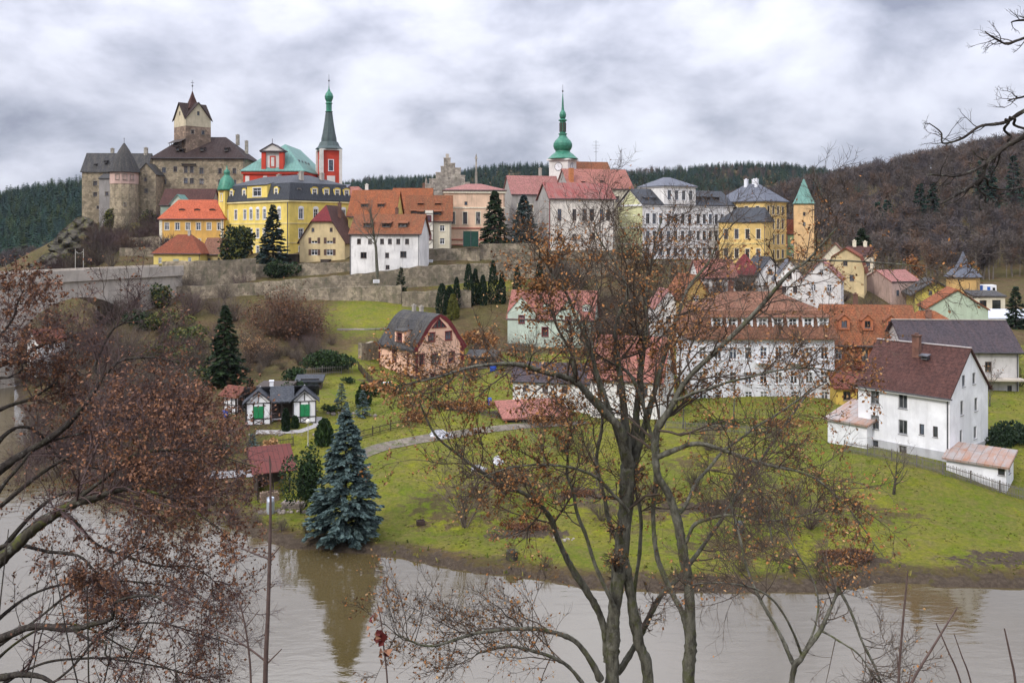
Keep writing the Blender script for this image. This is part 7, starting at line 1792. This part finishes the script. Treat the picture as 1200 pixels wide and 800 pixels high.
# loose branches on the big heap
g = Geo(); m = 150; p0 = np.stack([RNG.normal(0, 1.3, m), RNG.normal(0, .5, m), RNG.uniform(.2, .7, m)], -1); d = rdir(m) * np.array([1, .7, .3]); P, Rr = grow(p0, d, RNG.uniform(.6, 1.6, m), np.full(m, .014), 4, .2); g.tubes(P, Rr, 3)
link('branches', g.mesh('branches', [TW]), HL)
TP = plain('grey_tarp', (0.40, 0.40, 0.42), .45, 0, .35, 2)
heap('low heap covered with a shiny grey tarp beside the track', 515, 101, 1.5, .8, .75, TP, name='covered_heap', jag=.3)
heap('pale crumpled plastic sheet over a heap behind the bare willow', 560, 92, .9, .5, .5, TP, name='covered_heap', jag=.5)
heap('white plastic sheet over a small pile right of the pale heap', 583, 94, .6, .45, .7, plain('white_sheet', (.62, .62, .64), .4, 0, .15), name='covered_heap', jag=.5)
heap('low mound of soil in the vegetable garden', 540, 114, 3.2, .8, .25, plain('dark_soil', (.09, .065, .045), 1), name='soil_mound')
# river shed clutter
def logpile(label, px, Y, w, rows, mat, rz=0):
    x = X(px, Y); mb = MB()
    for r in range(rows):
        for i in range(int(w / .22)):
            cx = i * .22 + (r % 2) * .11; q = [(cx + .1 * math.cos(a), .1 + r * .19 + .1 * math.sin(a)) for a in np.linspace(0, 6.2832, 8)[:-1]]
            l = .8 + .2 * math.sin(i * 3 + r)
            mb.poly([(u, 0, v) for u, v in q])
            for a, b in zip(q, q[1:] + q[:1]): mb.poly([(a[0], 0, a[1]), (a[0], l, a[1]), (b[0], l, b[1]), (b[0], 0, b[1])])
    return tag(mb.build('wood_pile', mat, None, (x, Y, gz(x, Y)), rz), label, 'wood pile')
logpile('stacked firewood under the river shed roof', 306, 86.2, 1.9, 5, plain('cut_wood', (.26, .19, .13), .9, 0, .4, 5), R(20))
logpile('pile of pale logs and stones right of the river shed', 330, 84.6, 2.2, 3, plain('pale_log', (.24, .20, .17), .9, 0, .5, 4), R(-8))
def rocks(label, px, Y, n, sx, sy, size, mat, name='rockery'):
    x0 = X(px, Y); z0 = gz(x0, Y); e = tag(empty(name, (x0, Y, z0)), label, 'rockery')
    for i in range(n):
        mb = MB()
        x, y = random.gauss(0, sx), random.gauss(0, sy); s = size * random.uniform(.5, 1.3); z = gz(x0 + x, Y + y) - z0
        mb.lathe([(0, z - .05), (s, z - .05), (s * random.uniform(.8, 1.1), z + s * .5), (s * .5, z + s * .9), (0, z + s)], 6, c=(x, y), rot=random.random()); mb.build('stone', mat, e)
    return e
rocks('pale stone rockery in the garden lawn right of the cottage', 402, 108, 30, 1.6, .5, .25, STONE_P); rocks('loose stones round the porch of the cottage', 328, 100.2, 30, 1.6, .25, .16, STONE_P); rocks('stones scattered before the river shed', 322, 83.6, 26, 1.1, .3, .2, STONE_P)
rocks('ring of stones round a fire place on the bank', 660, 76, 14, .5, .25, .12, STONE_L, 'fire_ring')
# stump on the water line
x = X(600, 71.6); e = empty('tree_stump', (x, 71.6, .1)); tag(e, 'mossy tree stump on the waterline under the big tree', 'stump')
mb = MB(); mb.lathe([(.75, -.6), (.6, 0), (.5, .4), (.48, 1.1), (.4, 1.12), (0, 1.08)], 14); mb.build('bole', BKM, e)
mb = MB(); mb.box(-.35, -.25, .0, .35, .25, .06); mb.box(-.35, -.25, .06, -.3, .25, .4); mb.box(.3, -.25, .06, .35, .25, .4); mb.box(-.3, .2, .06, .3, .25, .4); mb.box(-.3, -.25, .06, .3, -.2, .4)
x = X(493, 79.5); tag(mb.build('wooden_crate', plain('dark_crate', (.05, .03, .025), .8), None, (x, 79.5, gz(x, 79.5)), .3), 'small dark crate on the lawn left of the bare willow', 'crate')
# cold frame and garden table
e = empty('cold_frame', (X(258, 96.8), 96.8, gz(X(258, 96.8), 96.8)), .5); tag(e, 'pale glazed cold frame on the grass left of the cottage', 'cold frame')
mb = MB(); mb.box(0, 0, -.2, 1.2, .8, .3); mb.build('box', FW, e); mb = MB(); mb.shell([[(-.03, -.03, .36), (1.23, -.03, .36), (1.23, .83, .6), (-.03, .83, .6)]], .04); mb.build('lid', plain('milky_glass', (.45, .48, .48), .25, 0, .1), e)
mb = MB(); mb.box(-.9, -.4, .62, .9, .4, .68)
for sx in (-.8, .74):
    for sy in (-.35, .29): mb.box(sx, sy, -.3, sx + .06, sy + .06, .62)
x = X(452, 124); tag(mb.build('garden_table', WHITE, None, (x, 124, gz(x, 124)), .4), 'white garden table at the corner of the pink house', 'table')
H = house('garden_lean_to', 'open garden lean-to with a grey roof behind the cottage', 'shed', (X(348, 119), 119, gz(X(352, 119), 119) - .1), R(5), 3.2, 1.8, 1.1, DARKWOOD, 'shedx', T_SLATE, {'F': [(1.7, .2, 2.4, 1.2, 'slit')]}, rise=.4, ov=.3)
H = house('wood_shed', 'dark wooden shed right of the pink house', 'shed', (X(548, 141), 141, 5.0), R(-8), 4.4, 3, 2.0, DARKWOOD, 'shedx', T_SLATEW, {'F': [(2.2, .3, 2.6, 1.4, 'slit')]}, rise=.5, ov=.35)
H = house('wood_shed', 'low brown wooden shed behind the timber hut', 'shed', (X(302, 116), 116, gz(X(310, 116), 116) - .2), R(-6), 4.2, 2.4, 1.2, DARKWOOD, 'shedx', DARKWOOD, {}, rise=.3, ov=.2)
# stair gate posts on the bridge approach: white garland arch
e = empty('signal_arch', W(93, 306, 190)); tag(e, 'thin pale metal arch standing on the road beyond the bridge parapet', 'arch')
mb = MB(); mb.box(-.9, -.05, -1.5, -.82, .05, 2.6); mb.box(.82, -.05, -1.5, .9, .05, 2.6); mb.bar((-.86, 0, 2.2), (-.3, 0, 1.7), .07, .06); mb.bar((-.3, 0, 1.7), (.3, 0, 1.7), .07, .06); mb.bar((.3, 0, 1.7), (.86, 0, 2.2), .07, .06); mb.build('frame', plain('pale_post', 0), e)
# castle crag
def crag(label, px, py, Y, rx, ry, h, mat):
    c = W(px, py, Y); mb = MB(); N, M = 18, 9; V = {}
    for j in range(M + 1):
        t = j / M; r = (1 - t ** 1.6) ** .6 if t < 1 else 0
        for i in range(N):
            a = 6.2832 * i / N; w = 1 + .28 * math.sin(a * 3 + j * 1.1) + .18 * math.sin(a * 5 - j * 1.7 + 1)
            V[i, j] = (math.cos(a) * rx * r * w, math.sin(a) * ry * r * w, t * h + .3 * math.sin(i * 2.1 + j))
    for j in range(M):
        for i in range(N): mb.poly([V[i, j], V[(i + 1) % N, j], V[(i + 1) % N, j + 1], V[i, j + 1]])
    return tag(mb.build('rock_crag', mat, None, c), label, 'rock')
RK = stone('dark_crag_rock', (0.10, 0.085, 0.06), (0.045, 0.04, 0.032), 1.8, 1.3, (.04, .035, .03), .9, (.11, .105, .025))
for a in ((78, 296, 250, 4, 4, 6.5, 'dark rock crag at the left foot of the castle'), (96, 276, 258, 4.5, 3, 5.5, 'mossy rock outcrop under the castle wing'), (60, 318, 240, 5, 4, 5, 'olive mossy rock at the bottom of the castle crag')):
    crag(a[6], *a[:6], RK)

# ------------------------------------------------------------------ the trees near the camera
ML = [LO, LB, LY_]
big = [  # polyline (px, py, radius px, dY), (side branches, from, length), leaf share
 ([(714,990,17),(716,800,12),(718,749,11.5),(721,711,11.5),(730,633,12),(734,575,12.5),(736,540,12)], (4,.5,.5), .4),
 ([(756,990,14,.3),(759,800,9.5,.3),(749,749,9,.2),(737,690,8.5,.1),(731,650,8,0)], (2,.4,.5), .3),
 ([(800,980,15,-.4),(806,800,10,-.4),(808,749,9.5,-.4),(806,691,9,-.4),(800,648,8.5,-.5),(795,614,8,-.5),(785,580,7.5,-.5),(772,556,7.5,-.6),(769,530,7.5,-.6),(770,503,7,-.6),(784,480,6.5,-.7),(805,443,6,-.8),(852,398,5.4,-1.1),(888,362,4.8,-1.4),(924,321,4,-1.7),(946,306,3.2,-1.8),(982,267,2.0,-2.1)], (15,.42,.95), .9),
 ([(946,306,2.6,-1.8),(1010,306,1.8,-2.2),(1080,312,1.2,-2.6),(1130,330,.8,-2.8)], (6,.2,.5), .35),
 ([(808,760,6,-.4),(800,722,6.2,-.35),(785,690,6,-.2),(771,650,5.5,0),(766,600,5.2,.2),(768,550,5,.2),(760,500,4.6,.3),(742,443,4,.5),(717,425,3.4,.8),(690,412,2.6,1.2)], (11,.5,.9), 1),
 ([(724,790,6.5,.6),(752,740,6,.8),(773,701,5.6,1),(798,672,5,1.2),(850,600,4.2,1.6),(905,520,3.2,2.2),(950,455,2.2,2.6)], (10,.35,.9), .55),
 ([(712,775,8,.2),(708,740,7.4,.1),(696,706,7,0),(672,667,6.4,-.2),(653,628,6,-.3),(643,604,5.6,-.4),(619,580,5,-.6),(580,561,4.2,-.8),(537,532,3.2,-1.1),(508,508,2.6,-1.3),(490,470,1.8,-1.4)], (13,.4,.9), .8),
 ([(704,798,7,-.3),(677,754,5.6,-.4),(648,740,5,-.6),(609,735,4.4,-.9),(561,740,3.6,-1.2),(503,757,2.8,-1.5),(462,742,1.6,-1.7)], (14,.3,.9), .3),
 ([(706,850,6,-.5),(682,798,4.6,-.6),(648,769,4,-.8),(600,757,3.2,-1),(560,765,2.2,-1.3)], (10,.3,.85), .3),
 ([(736,545,9.5,-.1),(727,505,8.2,-.4),(714,488,7.6,-.5),(690,461,7.0,-.8),(669,444,6.6,-1),(636,434,5.8,-1.3),(609,426,5.0,-1.6),(579,426,4.2,-1.9),(546,431,3.3,-2.2),(510,443,2.4,-2.5),(470,452,1.4,-2.8)], (17,.3,.9), 1),
 ([(671,446,4.4,-1),(673,425,3.8,-1.1),(660,395,3,-1.3),(645,365,2.0,-1.5),(632,345,1.1,-1.7)], (7,.25,.6), 1),
 ([(735,545,9,.2),(728,450,6.6,.5),(722,380,5,.7),(736,340,3.6,.8),(722,312,2.6,1),(706,285,1.8,1.1),(695,262,.9,1.2)], (14,.2,1), 1),
 ([(738,545,8.5,.4),(750,450,6.2,.8),(757,380,4.8,1),(758,335,3.5,1.2),(766,295,2.4,1.4),(775,255,1.1,1.5)], (14,.2,.95), 1),
 ([(742,540,7.5,.3),(776,430,5.4,.8),(800,350,4.2,1.1),(826,312,2.8,1.4),(843,282,1.9,1.6),(862,258,.9,1.7)], (13,.2,.95), .9),
 ([(733,540,8,0),(706,455,5.4,-.2),(682,385,4.2,-.4),(664,345,3.2,-.6),(648,322,2.2,-.8),(632,300,1.2,-1)], (13,.2,.95), 1),
 ([(769,537,6,-.6),(796,525,5.4,-.8),(821,520,5,-1),(848,527,4.6,-1.2),(876,536,4,-1.5),(905,545,3.4,-1.7),(950,556,2.8,-2),(985,585,2.2,-2.2),(1012,620,1.6,-2.4),(1036,652,.9,-2.5)], (12,.25,.8), .5),
 ([(800,640,4.5,-.5),(815,615,4,-.7),(837,605,3.5,-.9),(865,603,3,-1.2),(905,610,2.4,-1.5),(965,598,1.4,-1.8)], (8,.3,.8), .3),
 ([(797,602,4.5,-.3),(818,564,3.9,0),(843,533,3.4,.3),(876,506,2.8,.6),(905,488,2.2,.8),(965,450,1.2,1.2)], (9,.25,.85), .6),
 ([(722,720,5,-.3),(690,640,4.4,-.5),(672,580,3.8,-.7),(664,540,3,-.9),(672,500,2,-1)], (9,.3,.8), .5),
 ([(732,660,5,.6),(712,600,4.6,.8),(700,540,4.2,1),(706,480,3.6,1.2),(696,430,2.8,1.4),(704,380,1.6,1.6)], (9,.35,.8), .7),
 ([(752,760,5,.9),(744,690,4.6,1.1),(752,620,4.2,1.3),(744,560,3.6,1.5),(756,490,2.8,1.8),(748,420,1.6,2)], (9,.35,.8), .7),
 ([(736,600,4.5,-.6),(700,560,3.6,-1),(660,545,2.8,-1.3),(610,545,2.2,-1.6),(560,560,1.2,-1.8)], (8,.25,.8), .6),
 ([(790,470,4,-1),(830,455,3.4,-1.3),(880,440,2.6,-1.7),(940,430,1.9,-2),(1000,440,1,-2.3)], (9,.2,.85), .75),
]
oak('multi_stem_tree', 'big multi-stemmed tree with orange-brown leaves, its bare crown rising across the town', (X(735, 20), 20, 13), big, 20, ML, None, .066, 3.3, BK, TW, 1, lv=(6, 9, 7), trop=.05, dens=1.75, leafbias=lambda C: np.clip((HZ + (CAMZ - C[:, 2]) / C[:, 1] * F - 235) / 130, .10, 1))
small = [
 ([(922,960,9),(926,800,6.5),(940,768,5.6),(962,738,4.8),(978,700,4),(982,688,3.6)], (5,.5,.6), .15),
 ([(932,785,5),(912,742,4.2,.2),(893,705,3.6,.4),(878,668,3.2,.6),(866,625,2.8,.8),(856,585,2.2,.9),(872,545,1.4,1)], (9,.3,.7), .3),
 ([(982,690,3.4),(1005,735,3.0,-.1),(1022,775,2.8,-.2),(1040,820,2.6,-.3)], (4,.3,.6), .1),
 ([(940,770,3.2),(905,700,2.4,-.4),(850,682,1.9,-.7),(800,686,1.1,-.9)], (6,.3,.6), .2),
 ([(962,740,2.6),(1000,760,2.0,-.3),(1030,800,1.4,-.5)], (6,.2,.6), .2),
 ([(942,765,2.8,.2),(960,700,2.0,.5),(930,640,1.3,.9),(915,600,.8,1)], (7,.2,.7), .25),
]
oak('broken_bare_tree', 'small bare tree with a snapped forked stem right of the big multi-stemmed tree', (X(924, 15.5), 15.5, 15.5), small, 15.5, ML, None, .055, 1.0, BK, TW, 1, lv=(6, 9, 7), lenK=.95, dens=1.9)
LIMBK[0] = .8
left = [
 ([(-120,900,12),(20,790,4),(100,770,3),(180,780,2.2),(250,800,1.2)], (14,.2,.9), .4),
 ([(-80,800,8,.5),(30,700,4,.7),(120,680,3,.9),(210,690,2,1.1),(255,720,1,1.3)], (14,.2,.9), .7),
 ([(-100,880,9,1.5),(10,760,4,1.7),(80,730,3,1.9),(150,760,2,2.1),(215,790,1,2.3)], (13,.2,.9), .3),
 ([(-170,900,40),(-150,780,34),(-60,700,20),(0,656,13),(40,620,11),(80,592,9),(112,582,7.6),(136,574,6.2),(165,572,4.6),(215,590,2.8),(260,622,1.5)], (18,.35,.9), 1.15),
 ([(82,591,6),(128,556,5.2,.3),(160,532,4.6,.5),(200,526,3.8,.7),(245,530,2.6,.9),(300,548,1.4,1.1)], (15,.15,.9), 1.2),
 ([(-150,820,24),(-60,770,12,-.6),(0,748,8.6,-.8),(40,733,8,-.9),(80,736,7,-1),(110,729,6.4,-1),(132,722,5.6,-1.1),(138,704,4.6,-1.2),(176,698,3.4,-1.4),(200,712,2.2,-1.5)], (5,.5,.6), .3),
 ([(80,736,5,-1),(105,748,4.2,-1.1),(122,752,3.4,-1.2),(128,768,2.4,-1.3),(160,772,1.6,-1.5)], (3,.3,.5), .2),
 ([(-120,830,20,-1),(-40,800,9,-1.3),(0,792,8,-1.4),(28,788,7,-1.5),(56,798,5.6,-1.6),(80,830,4.4,-1.7)], (3,.4,.5), .2),
 ([(-150,740,22,.8),(-60,610,12,1.2),(0,550,9,1.5),(60,511,7.4,1.7),(90,483,6.6,1.8),(119,444,5.6,1.9),(112,428,4.4,2),(129,388,3.4,2.1),(147,376,2.2,2.2),(162,350,1.1,2.3)], (13,.35,.8), .35),
 ([(119,444,4.6,1.9),(143,422,3.8,2),(175,418,2.8,2.2),(205,424,1.6,2.4)], (8,.15,.7), .5),
 ([(88,484,4.2,1.8),(110,478,3.4,2.0),(150,490,2.6,2.2),(200,500,1.6,2.4)], (9,.15,.8), 1.1),
 ([(-150,720,18,1.5),(-60,520,8,2),(0,479,5.6,2.2),(40,465,4.2,2.3),(66,449,2.6,2.4)], (9,.45,.7), .5),
 ([(-140,700,16,1.5),(-50,470,8,2.2),(31,415,4.6,2.6),(52,402,4,2.7),(80,396,3.2,2.8),(110,391,1.6,3)], (9,.45,.6), .25),
 ([(-60,700,9,.5),(0,640,6,.3),(60,645,4.6,.2),(95,652,3.8,.1),(115,672,2.8,0),(118,690,1.6,0)], (12,.25,.7), .8),
 ([(-40,690,9,1),(60,600,5,1.4),(120,640,4,1.7),(180,660,3,2),(225,665,2.2,2.2),(262,690,1.2,2.4)], (16,.25,.9), 1.0),
 ([(-60,640,8,1.6),(40,560,5,2.2),(110,520,4,2.6),(180,500,3,3),(250,520,1.8,3.4)], (16,.25,.9), 1.1),
 ([(-90,820,12,.2),(20,740,4,.4),(90,690,3,.6),(170,640,2,.8)], (10,.3,.8), .35),
 ([(-100,860,12,-.6),(60,800,4,-.4),(120,740,3,-.2),(190,730,2.2,0),(260,752,1.3,.2)], (11,.3,.9), .25),
 ([(-160,700,16,1),(-80,500,9,1.4),(-30,420,6,1.6),(-5,400,4.2,1.8),(18,365,2.8,2),(26,340,1.4,2.1)], (16,.35,.8), 1.5),
 ([(-80,740,10,1.2),(40,600,5,1.7),(100,575,4.2,2),(170,590,3,2.4),(220,570,2,2.8),(268,585,1.1,3)], (20,.2,.9), 1.1),
 ([(-70,600,9,2),(20,500,5,2.6),(80,540,4,3),(150,545,3,3.4),(215,500,1.6,3.8)], (18,.2,.9), 1.0),
 ([(-60,660,9,1),(10,560,5,1.4),(50,520,3.6,1.7),(120,500,2.6,2),(190,470,1.4,2.4)], (15,.25,.8), .9),
 ([(-90,520,8,1.4),(-20,450,5,1.6),(15,440,3,1.8),(30,425,1.6,2)], (7,.35,.5), .5),
]
left = [([(-182, q[0][0][1] + 75, q[0][0][2] * 1.15 + 1, .4)] + q[0], (q[1][0], min(.7, q[1][1] + .22), q[1][2]), q[2]) if q[0][0][0] < -30 and q[0][0][0] > -160 else q for q in left]
left.append(([(-215,1250,46,.5),(-200,1000,40,.45),(-185,800,33,.4),(-180,650,26,.4),(-182,500,19,.5),(-196,330,12,.6),(-215,150,6,.8)], (5,.6,.5), .5))
oak('bronze_leaved_tree', 'tree leaning in from the left edge with mossy limbs and dense bronze-brown dead leaves', (X(-170, 16), 16, 13.5), left, 16, [LR, LRD, LB], None, .064, 2.5, BKD, TWP, 1, lv=(6, 10, 6), mossy=(2, 3, 4), trop=.02, lenK=.9, dens=1.6)
top = [
 ([(1990,1000,24,1),(1950,500,20,1),(1920,100,16,1),(1890,-350,11,1)], (0,.5,.4), 0),
 ([(1930,150,10,1),(1700,60,8,.6),(1500,45,7,.3),(1395,44,6,0)], (6,.3,.5), 0),
 ([(1395,44,6),(1330,70,5.6),(1260,120,5.2),(1200,159,4.6),(1180,170,4.2),(1155,191,3.7),(1147,208,3.3),(1125,226,2.5),(1104,241,1.4)], (9,.45,.45), 0),
 ([(1154,192,2.8),(1131,203,2.2,-.1),(1110,204,1.7,-.2),(1089,206,1,-.2)], (6,.2,.45), 0),
 ([(1147,207,2.2),(1150,222,1.8,.1),(1158,240,1,.2)], (2,.2,.35), 0),
 ([(1148,209,2),(1170,219,1.5,.2),(1200,221,1,.3)], (3,.2,.4), 0),
 ([(1395,44,5),(1330,66,4.4),(1245,108,4),(1200,131,3.4),(1183,140,3.0),(1164,143,2.7),(1146,146,2.3),(1128,161,1.8),(1107,167,1.5),(1102,156,1.2),(1087,146,.8)], (9,.4,.4), 0),
 ([(1183,140,2.4),(1200,149,2,.1),(1230,160,1.6,.2)], (2,.2,.4), 0),
 ([(1178,142,2.2),(1182,158,2,.1),(1186,172,2,.1)], (1,.3,.4), 0),
 ([(1480,44,5,.3),(1330,10,4),(1230,30,3.2),(1200,42,2.6),(1183,49,2.1),(1164,45,1.6),(1156,39,.9)], (6,.4,.4), 0),
 ([(1480,44,4,.3),(1320,-20,3.4),(1230,15,2.4),(1200,22,2.0),(1186,28,1)], (4,.4,.3), 0),
 ([(1395,44,4),(1300,72,3.2),(1230,92,2.4),(1198,112,1.6),(1180,120,.9)], (5,.35,.4), 0),
]
LIMBK[0] = 1.4
oak('overhanging_tree', 'dark bare branches reaching in from a tree beyond the top right corner', (X(1990, 9), 9, 20), top, 8, ML, None, .05, 0, BKD, BKD, 1, lv=(5, 4, 2), lenK=.36, trop=.04)
# saplings in front
LIMBK[0] = 1.0
SPB = plain('sapling_bark', (0.085, 0.055, 0.045), .8, 0, .3, 20)
def sapling(label, main, Y, twigs=(), leaves=0, mat=SPB, lm=None, red=None):
    pts, rad = limb(main, Y); e = tree_obj('sapling', label, 'sapling', (pts[0].x, pts[0].y, pts[0].z))
    lo = np.array(pts[0]); g = Geo(); P, Rr = smooth_path(pts, rad, len(pts) * 5); g.tubes(P[None], Rr[None], 7); g.build('stem', mat, e, (0, 0, 0), True, lo)
    if twigs:
        g = Geo()
        for t in twigs:
            p2, r2 = limb(t, Y); P, Rr = smooth_path(p2, r2, len(p2) * 4); g.tubes(P[None], Rr[None], 5)
        g.build('twigs', mat, e, (0, 0, 0), True, lo)
    if red:
        l = Geo()
        for px, py, s in red: l.leaves(np.array([W(px, py, Y)]) + RNG.normal(size=(3, 3)) * .012, s, RNG.choice(2, 3), up=np.array([0, 0, -.7]), aspect=.8, curl=.5)
        l.build('dead_leaves', [LDR, LR], e, (0, 0, 0), False, lo)
    return e
sapling('straight tall sapling stem before the left water, reaching up to the river shed', [(309,1000,7),(311,800,5.6),(314,720,4.8),(316,654,4.2),(317,600,3.2),(317,560,2.4),(316,534,1.6)], 4.6,
        [[(312,775,2.6),(290,758,2.2),(262,742,1.6),(232,728,1)], [(316,655,2.4),(290,645,1.6),(262,632,1)], [(316,655,2),(328,640,1.4)], [(312,778,2),(330,760,1.2)], [(315,690,1.8),(322,684,1.2)]])
sapling('short forked sapling left of the straight one', [(292,900,3.6),(294,800,2.6),(290,750,2.3),(284,718,1.9),(280,706,1.4)], 4.3, [[(286,728,1.6),(276,716,1.2),(266,702,.8)], [(284,718,1.4),(292,706,1)], [(288,735,1.4),(304,714,.9)], [(290,752,1.4),(272,732,.9)]])
sapling('thin reddish stem with a few dark red leaves before the middle of the river', [(458,900,2.6),(454,800,2),(450,760,1.8),(447,730,1.6),(442,706,1)], 4.4, red=[(444,716,.035),(438,722,.03),(449,733,.05),(453,742,.045),(436,738,.04),(449,752,.045),(447,765,.05),(455,764,.04)], twigs=[[(447,732,1.2),(440,736,.8)]])
sapling('upright reddish bare stem at the lower right', [(1050,930,4),(1053,800,3),(1058,730,2.6),(1064,668,1.6)], 4.5, [[(1053,790,1.6),(1051,765,1)]])
sapling('slanting stem crossing to the right of the upright reddish one', [(1030,880,4),(1068,800,3.2),(1095,755,2.6),(1122,711,1.6)], 4.2, [[(1064,806,1.6),(1068,782,1)]])
sapling('thin stem leaning left, middle one of the lower right group', [(1150,900,2.8),(1126,800,2.2),(1110,760,1.8),(1097,730,1.1)], 4.4)
sapling('thinner stem leaning left, beside the middle one at the lower right', [(1160,900,2.4),(1138,800,2),(1127,768,1.5),(1118,742,.9)], 4.5)
sapling('short dark stem nearest the lower right corner', [(1196,880,3.6),(1190,800,2.8),(1184,768,2.4),(1177,736,1.5)], 4.2)
for i, (x0, y0, x1, y1, r, lb) in enumerate(((58,930,185,705,2.2,'long arching shoot in the lower left, rising to the right'),(100,930,182,720,1.8,'second arching shoot beside the long one, lower left'),(75,900,140,690,1.8,'shoot crossing the mossy limb, lower left'),(102,930,102,690,2.2,'upright shoot before the mossy limb, lower left'),(2,900,10,620,2,'upright shoot at the left edge'),(35,900,60,700,1.6,'thin pale shoot left of the mossy limb'),(120,900,60,640,1.8,'shoot leaning left across the lower left branches'),(200,900,201,740,1.4,'thin straight shoot at the water right of the mossy limb'),(245,900,243,650,1.2,'thin shoot leaning right from the lower left'))):
    mx_, my = (x0 + x1) / 2 + 14 * math.sin(i), (y0 + y1) / 2 + 10
    sapling(lb, [(x0, y0, r * 1.3), (mx_, my, r), (x1, y1, r * .5)], 6.0, [[(mx_, my, r * .6), (mx_ + 16 * math.cos(i * 2), my - 26, r * .35)]], mat=BKD)
# fallen brown leaves and low brambles on the bank under the camera are out of view

# grass tufts and fallen leaves that roughen the lawns
def tufts(name, n, mats, keep, hmin, hmax, flat=False):
    x = RNG.uniform(-40, 95, n); y = RNG.uniform(62, 132, n); px = pxv(x, y)
    k = (px > 200) & (px < 1230) & keep(x, y); x, y = x[k], y[k]; z = ground(x, y); m = len(x)
    g = Geo(); C = np.stack([x, y, z], -1)
    if flat: g.leaves(C + np.array([0, 0, .05]), hmax, RNG.choice(len(mats), m), up=np.array([0, 0, .0]))
    else:
        for q in range(3):
            a = RNG.uniform(0, 6.28, m); U = np.stack([np.cos(a), np.sin(a), np.zeros(m)], -1) * RNG.uniform(.05, .16, (m, 1))
            V = np.stack([RNG.normal(0, .25, m), RNG.normal(0, .25, m), np.ones(m)], -1) * RNG.uniform(hmin, hmax, (m, 1))
            v = np.stack([C - U, C + U, C + U * .5 + V, C - U * .4 + V * .8], 1)
            g.add(v, np.arange(m * 4).reshape(-1, 4), RNG.choice(len(mats), m, p=[.5, .38, .12]).astype(np.int32))
    tag(g.build(name, mats), kind='stuff')
dfk = lambda x, y: sdist(x, y, FAR)
GT = [leafm('grass_blade', (0.145, 0.165, 0.022), .4, .9, .6), leafm('grass_blade_yellow', (0.22, 0.195, 0.05), .4, .9, .6), leafm('grass_blade_dark', (0.085, 0.11, 0.018), .4, .9, .6)]
tufts('grass_tufts', 24000, GT, lambda x, y: (dfk(x, y) > 1.2) & (fo_noise(x, y, .45, 3) + RNG.normal(size=len(x)) * .8 > .1) & (y < 128), .03, .11)
tufts('bank_grass', 5200, [GT[1], GT[2], leafm('dry_grass', (0.24, 0.185, 0.09), .4, .9, .6)], lambda x, y: (dfk(x, y) > .3) & (dfk(x, y) < 3.4) & (fo_noise(x, y, .6, 1) > -.6), .08, .36)
tufts('fallen_leaves', 15000, [LB, LO, LRD], lambda x, y: (dfk(x, y) > .2) & (fo_noise(x, y, .16, 5) + RNG.normal(size=len(x)) * .6 > 1.5), 0, .12, True)
# ------------------------------------------------------------------ the damp winter air
hm = bpy.data.materials.new('winter_air'); hm.use_nodes = True
ht = hm.node_tree; ht.nodes.clear()
hv = ht.nodes.new('ShaderNodeVolumePrincipled'); ho = ht.nodes.new('ShaderNodeOutputMaterial')
hv.inputs['Color'].default_value = (0.80, 0.88, 1.0, 1); hv.inputs['Density'].default_value = 0.00004; hv.inputs['Anisotropy'].default_value = 0.2
ht.links.new(hv.outputs[0], ho.inputs['Volume'])
mb = MB(); mb.box(-3200, -120, -12, 3200, 3700, 320)
tag(mb.build('haze', hm), kind='stuff')
